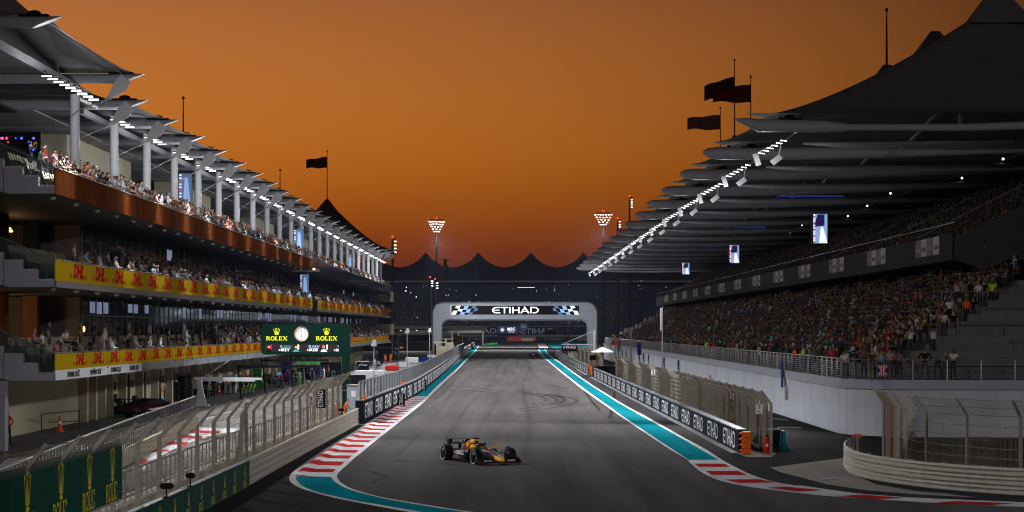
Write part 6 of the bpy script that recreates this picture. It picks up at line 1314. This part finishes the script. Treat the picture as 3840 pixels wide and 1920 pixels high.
# white overhead pit boom
l = G0(752, 1524); t = thing('pit_boom', l, 'white overhead pit boom with a leaning post at the nearest garage', 'pit boom'); x, y, z = l
part('base', MB().box(x-1.5, x+.7, y-.4, y+.5, .01, .12), 'car_white', t); part('post', MB().prism([(x-.35, y-.1, .12), (x+.45, y-.1, .12), (x+.05, y-.1, 2.1), (x-.15, y-.1, 2.1)], (0, .25, 0)), 'car_white', t)
part('boom', MB().bar((x-.5, y, 2.2), (x+4.6, y+1.5, 2.12), .16, .18).bar((x-.2, y+.5, 2.0), (x+4.0, y+2, 1.95), .12, .1), 'car_white', t); part('stay', MB().tube([(x+.2, y, 2.3), (x+2.5, y+2, 3.9), (x+3.0, y+2.2, 3.8)], .05, 6), 'rail_steel', t); part('screen_panel', MB().box(x-1.3, x-.5, y, y+.05, .9, 1.6), 'pane_clear', t)
# tyre stacks
for i, (px, py, n) in enumerate(((643, 1512, 5), (662, 1508, 4), (690, 1505, 5), (706, 1500, 5))):
    l = G0(px, py); t = thing('tyre_stack', l, 'stack of black racing tyres by the garages, %s from the left' % ordn(i+1), 'tyres', 'tyre stacks at the garages')
    for k in range(n): part('tyre', tyr, None, t, (l[0]-.3, l[1]+1.5, .21+k*.41), (PI/2, 0, 0))
# dark flight cases and extinguishers at garages 40 and 39
for i, (px, py) in enumerate(((425, 1556), (485, 1540))):
    l = G0(px, py); t = thing('equipment_case', l, 'dark equipment case with white marks, the %s one at the garages' % ('left' if i == 0 else 'right'), 'case', 'equipment cases at the garages'); x, y, z = l
    part('body', MB().prism([(x-.55, y, .01), (x+.75, y, .01), (x+.75, y, .45), (x+.4, y, 1.1), (x-.55, y, 1.1)], (0, .9, 0)), 'etihad_grey', t); part('lid', MB().box(x-.6, x+.1, y, y+.9, 1.103, 1.45), 'etihad_grey', t); part('mark', MB().box(x-.2, x-.05, y-.01, y-.003, .6, .85).box(x+.05, x+.2, y-.01, y-.003, .62, .87), 'letter_white', t)
def extinguisher(l, label):
    t = thing('fire_extinguisher', l, label, 'extinguisher', 'red fire extinguishers'); part('cylinder', MB().lathe([(.10, .02), (.115, .06), (.115, .55), (.09, .64), (.035, .68), (.035, .72)], 12), 'red_plastic', t, local=True, smooth=True); part('valve', MB().box(-.05, .05, -.03, .03, .72, .79).bar((.03, 0, .76), (.12, 0, .6), .02, .02), 'black', t, local=True); part('label', MB().box(-.05, .05, -.121, -.116, .3, .42), 'letter_white', t, local=True); t.scale = (1.15, 1.15, 1.15)
extinguisher((-26.9, 141.3, 1.0-.99), 'red fire extinguisher standing left of garage 40'); extinguisher((-26.6, 147.5, .01), 'red fire extinguisher standing beside garage 39'); g = gp(2875, 1702); extinguisher((g.x, g.y, .01), 'red fire extinguisher at the foot of the right fence end')
# traffic cone and barrier at the left
t = thing('traffic_cone', (-26.5, 118.8, 0), 'orange traffic cone by the cream wall', 'cone'); part('base', MB().box(-26.75, -26.25, 118.55, 119.05, .003, .05), 'orange_plastic', t); part('body', MB().lathe([(.2, .05), (.12, .45)], 12, (-26.5, 118.8, 0)).lathe([(.085, .65), (.03, .95)], 12, (-26.5, 118.8, 0)), 'orange_plastic', t); part('sleeve', MB().lathe([(.12, .45), (.085, .65)], 12, (-26.5, 118.8, 0), cap=False), 'letter_white', t)
solo('barrier_frame', MB().bar((-27.2, 117.2, 1.1), (-25.9, 121.5, 1.15), .06, .08).bar((-27.2, 117.2, 0), (-27.2, 117.2, 1.1), .06, .06).bar((-25.9, 121.5, 0), (-25.9, 121.5, 1.15), .06, .06).bar((-27.0, 118, .6), (-25.9, 121.5, .5), .05, .06), 'dark_steel', 'dark tube barrier frame beside the traffic cone', 'barrier')
# cabinets, covers, stands in the working lane
def cabinet(px, py, w_, d_, h_, mt, label, top=None, yaw=0.):
    l = G0(px, py); t = thing('pit_cabinet', l, label, 'cabinet', 'pit lane cabinets', rotz=yaw); part('body', MB().loft([[(sx_*w_/2*(1-i*.04), sy_*d_/2*(1-i*.04), z) for sx_, sy_ in ((-1, -1), (1, -1), (1, 1), (-1, 1))] for i, z in ((0, .06), (0, h_*.93), (1, h_))]), mt, t, local=True)
    part('foot', MB().box(-w_*.45, w_*.45, -d_*.45, d_*.45, .002, .058), 'black', t, local=True); part('door', MB().box(-w_*.42, w_*.42, -d_/2-.012, -d_/2-.002, h_*.12, h_*.85), top or mt, t, local=True); part('handle', MB().box(w_*.2, w_*.3, -d_/2-.04, -d_/2-.013, h_*.45, h_*.5), 'dark_steel', t, local=True)
cabinet(865, 1475, 1.05, .9, 1.75, 'car_white', 'tall white cabinet with a rounded top at the garages', 'white_paint'); cabinet(965, 1450, .9, .5, 1.9, 'green_crew', 'tall bright green cabinet among the green crew'); cabinet(1072, 1432, 1.0, .8, 2.2, 'blue_cover', 'tall deep blue cabinet in the working lane'); cabinet(1010, 1440, 1.4, .6, 1.1, 'black', 'low black tool cabinet beside the green cabinet'); cabinet(1140, 1420, 1.6, .7, 1.3, 'etihad_grey', 'dark grey equipment rack beyond the blue cabinet'); cabinet(1240, 1415, 2.6, .6, 1.9, 'black', 'black equipment rack with teal lights under the clock gantry')
cabinet(1470, 1390, 1.9, .8, .72, 'red_plastic', 'bright red low cart behind the pit wall screen'); cabinet(1515, 1378, 1.5, 1.4, .9, 'van_white', 'white box cart next to the red cart'); cabinet(1545, 1362, 2.2, 1.4, 1.05, 'van_white', 'larger white box trailer behind the pit wall'); cabinet(1620, 1352, 1.9, .8, 1.1, 'van_white', 'white angled timing desk behind the pit wall', yaw=.2); cabinet(1590, 1356, 3.2, .8, .8, 'blue_cover', 'long low object under a dark blue cover behind the pit wall'); cabinet(1640, 1333, 2.6, .7, .9, 'orange_plastic', 'orange topped stand near the foot of the arch')
cabinet(1385, 1425, 3.3, 1.4, 1.15, 'van_white', 'long rounded white stand just behind the pit wall screen'); cabinet(1330, 1440, 2.4, 1.0, 1.0, 'black', 'black equipment desk beside the clock gantry post')
l = G0(1361, 1391); t = thing('wordmark_booth', l, 'black booth with an airline wordmark behind the clock gantry', 'booth'); x, y, z = l; part('panel', MB().box(x-.9, x+.85, y, y+.8, .02, 1.28), 'black', t); part('lettering', airline(1.25, .2), None, t, (x, y-.01, .86), FY_); part('frame', MB().tube([(x-1.15, y-.3, .01), (x-1.1, y-.2, 1.1), (x-.9, y-.1, 1.36), (x+.9, y, 1.36)], .05, 6), 'rail_steel', t); part('brace', MB().bar((x-.9, y-.3, .3), (x, y-.1, 1.3), .06, .06), 'rail_steel', t)
# dark overhead booms
for i, (a, c, Yb, z, m, lab) in enumerate(((888, 1225, 172, 2.85, 'black', 'long black overhead boom above the green crew'), (980, 1228, 190, 3.1, 'black', 'black overhead boom above the blue cabinet'), (1085, 1280, 206, 3.35, 'black', 'black overhead boom just left of the clock gantry post'), (1130, 1290, 222, 3.6, 'rail_steel', 'pale overhead boom under the clock gantry sign'), (1405, 1500, 330, 3.0, 'car_navy', 'dark overhead boom with an orange end in the far pit lane'))):
    xa_, xb_ = (a-VX)/F*Yb, (c-VX)/F*Yb; t = thing('overhead_boom', (xa_, Yb, 0), lab, 'pit boom', 'overhead booms'); part('boom', MB().bar((xa_, Yb, z), (xb_, Yb+1, z), .18, .2), m, t); part('post', MB().bar((xa_+.4, Yb, 0), (xa_+.1, Yb, z), .12, .14), m, t); part('hose', MB().tube([(xb_-.4, Yb+.9, z), (xb_-.6, Yb+.8, z*.6), (xb_-.2, Yb+.6, .9)], .03, 5), 'black', t)
    if i == 1:
        for k in range(10): part('signal_lamp', MB().box(xb_-3.0+k*.24, xb_-2.86+k*.24, Yb+.2, Yb+.3, z-.35, z-.13), 'green_crew', t)
    if i == 4: part('end_cap', MB().box(xb_-.05, xb_+.4, Yb+.9, Yb+1.15, z-.12, z+.14), 'orange_plastic', t)
# lime-handled jacks
for i, (px, py) in enumerate(((913, 1495), (941, 1490))):
    l = G0(px, py); t = thing('pit_jack', l, 'low pit jack with lime green handles, the %s one' % ('left' if i == 0 else 'right'), 'jack', 'pit jacks'); x, y, z = l
    for s_ in (-.15, .15): part('handle', MB().bar((x+s_, y, .45), (x+s_+.18, y+.4, 1.15), .05, .05), 'vest_lime', t); part('side_bar', MB().bar((x+s_, y, .42), (x+s_-.15, y-.6, .03), .05, .05), 'black', t)
    part('axle', MB().bar((x-.2, y, .4), (x+.2, y, .4), .06, .06), 'black', t)
# light posts and camera posts
for i, (px, yt, Yp, lab) in enumerate(((1527, 1238, 300, 'thin light post standing in the far pit lane'), (1611, 1235, 360, 'thin light post just left of the arch leg'), (1402, 1282, 230, 'thin post with pale boxes in the pit lane'))):
    X = (px-VX)/F*Yp; zt = H-(yt-VY)/F*Yp; t = thing('light_post', (X, Yp, 0), lab, 'light post', 'thin posts in the pit lane'); part('pole', MB().tube([(X, Yp, 0), (X, Yp, zt-.2)], .06, 6), 'rail_steel', t); part('head', MB().box(X-.3, X+.3, Yp-.2, Yp+.2, zt-.5, zt-.1).box(X-.15, X+.25, Yp-.2, Yp+.2, zt-.08, zt+.25), 'column', t)
# furry microphones
for i, (X, Yp, z, ln, lab) in enumerate(((-10.12, 59.5, 1.42, .42, 'dark furry microphone on the left guard rail, the larger nearer one'), (-10.1, 63.8, 1.42, .32, 'dark furry microphone on the left guard rail, the smaller one'), (-9.8, 117.5, 1.35, .35, 'furry microphone near the end of the left guard rail'))):
    t = thing('microphone', (X, Yp, 1.07), lab, 'microphone', 'trackside microphones'); part('windshield', MB().lathe([(.03, -ln/2), (.085, -ln/2+.05), (.095, 0), (.085, ln/2-.05), (.03, ln/2)], 12, (X, Yp, z), 'x'), 'mic_fur', t, smooth=True); part('stand', MB().bar((X, Yp, 1.06), (X, Yp, z-.05), .04, .04).box(X-.1, X+.1, Yp-.05, Yp+.05, 1.062, 1.10), 'black', t)
# black bin and teal wedge at the right fence end
t = thing('wheelie_bin', (13.25, 101.2, 0), 'black wheelie bin behind the right fence end', 'bin'); part('body', MB().loft([[(13.25+a*s_, 101.2+c*s_, z) for a, c in ((-1, -1), (1, -1), (1, 1), (-1, 1))] for s_, z in ((.25, .05), (.31, .95))]), 'black', t); part('lid', MB().box(12.91, 13.59, 100.86, 101.54, .953, 1.03), 'black_gloss', t)
for s_ in (-.25, .25): part('wheel', MB().lathe([(.1, -.03), (.1, .03)], 10, (13.25+s_, 101.5, .1), 'x'), 'black', t)
solo('water_barrier', MB().prism([(13.62, 100.8, .005), (14.05, 100.8, .005), (13.83, 100.8, .3), (13.78, 100.8, .95), (13.66, 100.8, .95)], (0, 1.4, 0)), 'teal_plastic', 'teal plastic barrier wedge beside the black bin', 'barrier')
# parasol at the marshal gap with a camera box
X, Yp = 11.9, 258; t = thing('marshal_parasol', (X, Yp, 0), 'white square parasol over the marshal post in the right fence gap', 'parasol'); part('canopy', MB().loft([[(X+a*s_, Yp+c*s_, z) for a, c in ((-1, -1), (1, -1), (1, 1), (-1, 1))] for s_, z in ((1.45, 3.08), (1.4, 3.15), (.08, 3.72))]), 'white_tent', t); part('pole', MB().tube([(X, Yp, 0), (X, Yp, 3.6)], .04, 6), 'rail_steel', t)
t = thing('camera_box', (10.6, 256.5, 0), 'black camera box on a post left of the white parasol', 'camera'); part('box', MB().box(10.15, 11.0, 256.3, 257.1, 2.1, 2.75), 'black', t); part('post', MB().box(10.1, 10.2, 256.4, 256.5, 0, 3.0), 'rail_steel', t); part('visor', MB().box(10.1, 11.05, 256.25, 257.15, 2.753, 2.82), 'rail_steel', t)
# signal arms carrying small wordmark light panels
for i, (Yp, xl, xr, z, w_) in enumerate(((300, 7.7, 12.6, 3.75, 2.4), (480, 8.3, 14.0, 5.9, 2.5))):
    t = thing('signal_gantry', (xr, Yp, 0), 'white signal gantry with a black wordmark panel, the %s one' % ('nearer' if i == 0 else 'farther'), 'signal', 'signal arms on the right'); part('post', MB().box(xr-.15, xr+.15, Yp, Yp+.3, 0, z+2.2), 'column', t); part('arm', MB().bar((xl, Yp+.15, z), (xr-.15, Yp+.15, z), .16, .16), 'column', t); part('stay', MB().bar((xl+.3, Yp+.15, z+.1), (xr-.15, Yp+.15, z+2.0), .08, .08), 'column', t)
    pn = part('panel', MB().box(xl, xl+w_, Yp-.1, Yp+.1, z-1.0, z-.12), 'black', t); part('lettering', airline(w_*.8, .32), None, pn, (xl+w_/2, Yp-.11, z-.42), FY_)
    for k in range(5): part('lamp_box', MB().box(xl+.2+k*w_/5, xl+.45+k*w_/5, Yp-.1, Yp+.1, z-1.2, z-1.003), 'black', t)
# poles and pennants by the stand wall
X, Yp = 14.0, 185; t = thing('signal_pole', (X, Yp, 0), 'tall thin pole with a white board at its top before the grandstand', 'pole'); part('pole', MB().tube([(X, Yp, 0), (X, Yp, 8.1)], .05, 6), 'rail_steel', t); part('board', MB().box(X-.2, X-.06, Yp-.03, Yp+.03, 5.9, 8.0), 'column', t)
X, Yp = 17.5, 291; t = thing('camera_post', (X, Yp, 0), 'square grey post with a round camera before the grandstand', 'post'); part('post', MB().box(X-.17, X+.17, Yp-.17, Yp+.17, 0, 6.3), 'grey_box', t); part('camera', MB().ball((X-.62, Yp, 5.9), .33, 10, 6).bar((X-.4, Yp, 6.1), (X-.17, Yp, 6.15), .1, .1), 'column', t)
t = thing('wall_pennant', (19.0, 139.5, 2.0), 'dark blue pennant hanging over the stand wall from its railing', 'pennant'); part('cloth', MB().box(18.86, 18.9, 139.3, 140.3, 2.0, 3.9), 'blue_cover', t); solo('wall_box', MB().box(18.85, 19.08, 138.2, 138.7, 1.3, 2.1).box(18.9, 19.06, 138.3, 138.6, 1.2, 1.3), 'van_white', 'small white box on the stand wall below the blue pennant', 'box')
for i, (px, m1, m2) in enumerate(((2307, 'car_red', 'letter_white'), (2328, 'car_red', 'screen_post'), (2405, 'blue_cover', 'blue_cover'))):
    Yp = 17.6*F/(px-VX); X = 17.6; t = thing('wall_flag', (X, Yp, 0), 'small flag on a pole by the stand wall, %s' % ('red and white, the farthest', 'red and grey, the middle one', 'plain blue, the nearest')[i], 'flag', 'small flags by the stand wall'); part('pole', MB().tube([(X, Yp, 0), (X, Yp, 4.4)], .04, 5), 'rail_steel', t); part('cloth', MB().box(X-.55, X-.05, Yp, Yp+.02, 2.6, 3.4), m2, t); part('cloth', MB().box(X-.55, X-.05, Yp, Yp+.02, 3.403, 4.2), m1, t)
# union flag over the corner railing
X, Yp = (3318-VX)/F*113.0, 112.86; t = thing('hanging_flag', (X, Yp, 3.5), 'red, white and blue flag draped over the corner railing', 'flag'); part('cloth', MB().box(X-.45, X+.3, Yp-.02, Yp, 3.45, 4.28), 'blue_cover', t); t.scale = (.72, 1, .8); t.location.z = 3.45; t.location.x -= .1
for q, m, w_ in ((.85, 'letter_white', .16), (.85, 'car_red', .07)):
    for s_ in (-1, 1): part('cross', MB().obox((X-.08, Yp-.024-(.004 if m == 'car_red' else 0)-.002*(s_ > 0), 3.86), (.95, .003, w_), (0, s_*.8, 0)), m, t)
for m, w_, o_ in (('letter_white', .22, .034), ('car_red', .12, .04)): part('cross', MB().obox((X-.08, Yp-o_, 3.86), (w_, .003, .82)), m, t)
# concrete strips behind the right fence
flat([gp(x, y) for x, y in ((2896, 1568), (2955, 1574), (2955, 1577), (2896, 1572))], .006, 'beige_concrete', 'concrete_apron'); flat([gp(x, y) for x, y in ((2915, 1601), (3005, 1602), (3005, 1607), (2915, 1605))], .006, 'beige_concrete', 'concrete_apron')

# a grey racing car out on the apron, tyre trolleys, tool trolleys and hoses
g = gp(1018, 1425); formula('racing_car', (g.x, g.y, .004), -.35, 'pale grey racing car standing outside its garage in the pit lane', dict(body='screen_post', nose='car_white', airbox='car_black', cover='screen_post', wing='car_black'))
for i, (px, py, yaw) in enumerate(((742, 1497, .2), (828, 1470, -.3), (898, 1457, .1), (1086, 1428, .3), (1155, 1412, 0), (1196, 1408, .4))):
    l = G0(px, py); t = thing('tyre_trolley', l, 'trolley of standing racing tyres in the pit lane, %s from the left' % ordn(i+1), 'tyre trolley', 'tyre trolleys in the pit lane', rotz=yaw)
    part('tray', MB().box(-.9, .9, -.3, .3, .10, .16), 'dark_steel', t, local=True); part('handle', MB().tube([(-.9, -.25, .16), (-1.0, -.25, 1.0), (-1.0, .25, 1.0), (-.9, .25, .16)], .025, 5), 'rail_steel', t, local=True)
    for k in range(4): part('tyre', tyf, None, t, (-.62+k*.41, 0, .53), (0, 0, PI/2), local=True)
    for sx_ in (-.7, .7): part('castor', MB().lathe([(.05, -.2), (.05, .2)], 8, (sx_, 0, .055), 'y'), 'black', t, local=True)
for i, (px, py, m) in enumerate(((770, 1495, 'chrome'), (815, 1482, 'red_plastic'), (950, 1470, 'black'), (1045, 1450, 'chrome'), (1095, 1445, 'grey_box'), (1210, 1428, 'car_white'), (1250, 1425, 'teal_plastic'), (1420, 1395, 'black'))):
    l = G0(px, py); t = thing('tool_trolley', l, 'small tool trolley on the pit apron, %s from the left' % ordn(i+1), 'tool trolley', 'tool trolleys in the pit lane', rotz=.3*i)
    for z in (.2, .55, .88): part('shelf', MB().box(-.35, .35, -.22, .22, z, z+.05), m, t, local=True)
    for sx_ in (-.32, .32):
        for sy_ in (-.19, .19): part('upright', MB().box(sx_-.02, sx_+.02, sy_-.02, sy_+.02, .02, 1.0), 'dark_steel', t, local=True)
    part('case', MB().box(-.2, .25, -.15, .15, .931, 1.15), 'dark_steel', t, local=True); part('monitor', MB().obox((.05, 0, 1.35), (.5, .04, .32), (.1, 0, 0)), 'screen_mid' if i % 2 else 'black', t, local=True); part('monitor_stem', MB().box(.03, .07, -.02, .02, 1.15, 1.2), 'dark_steel', t, local=True)
for i in range(7):
    g = gp(840+i*65, 1475-i*8); pts = [(g.x+.9*math.cos(a)*(.6+.1*a), g.y+2.2*math.sin(a)*(.6+.12*a), .03+.02*i/7) for a in np.linspace(0, 5.2, 22)]
    solo('air_hose', MB().tube(pts, .025, 5), 'black', 'black air hose lying in a loop on the pit apron, %s from the left' % ordn(i+1), 'hose', group='air hoses in the pit lane')
# ================================================================ the warm, dusty evening air
hz = bpy.data.materials.new('haze'); hz.use_nodes = True; t = hz.node_tree; t.nodes.remove(t.nodes['Principled BSDF'])
pv = t.nodes.new('ShaderNodeVolumePrincipled'); pv.inputs['Color'].default_value = (.60, .68, .95, 1); pv.inputs['Density'].default_value = .000032; pv.inputs['Anisotropy'].default_value = .2
t.links.new(pv.outputs[0], t.nodes['Material Output'].inputs['Volume']); M['haze'] = hz
o = solo('haze', MB().box(-910, 910, -310, 2210, -1, 52), 'haze', 'thin bluish evening haze over the circuit', 'haze', kind='stuff')
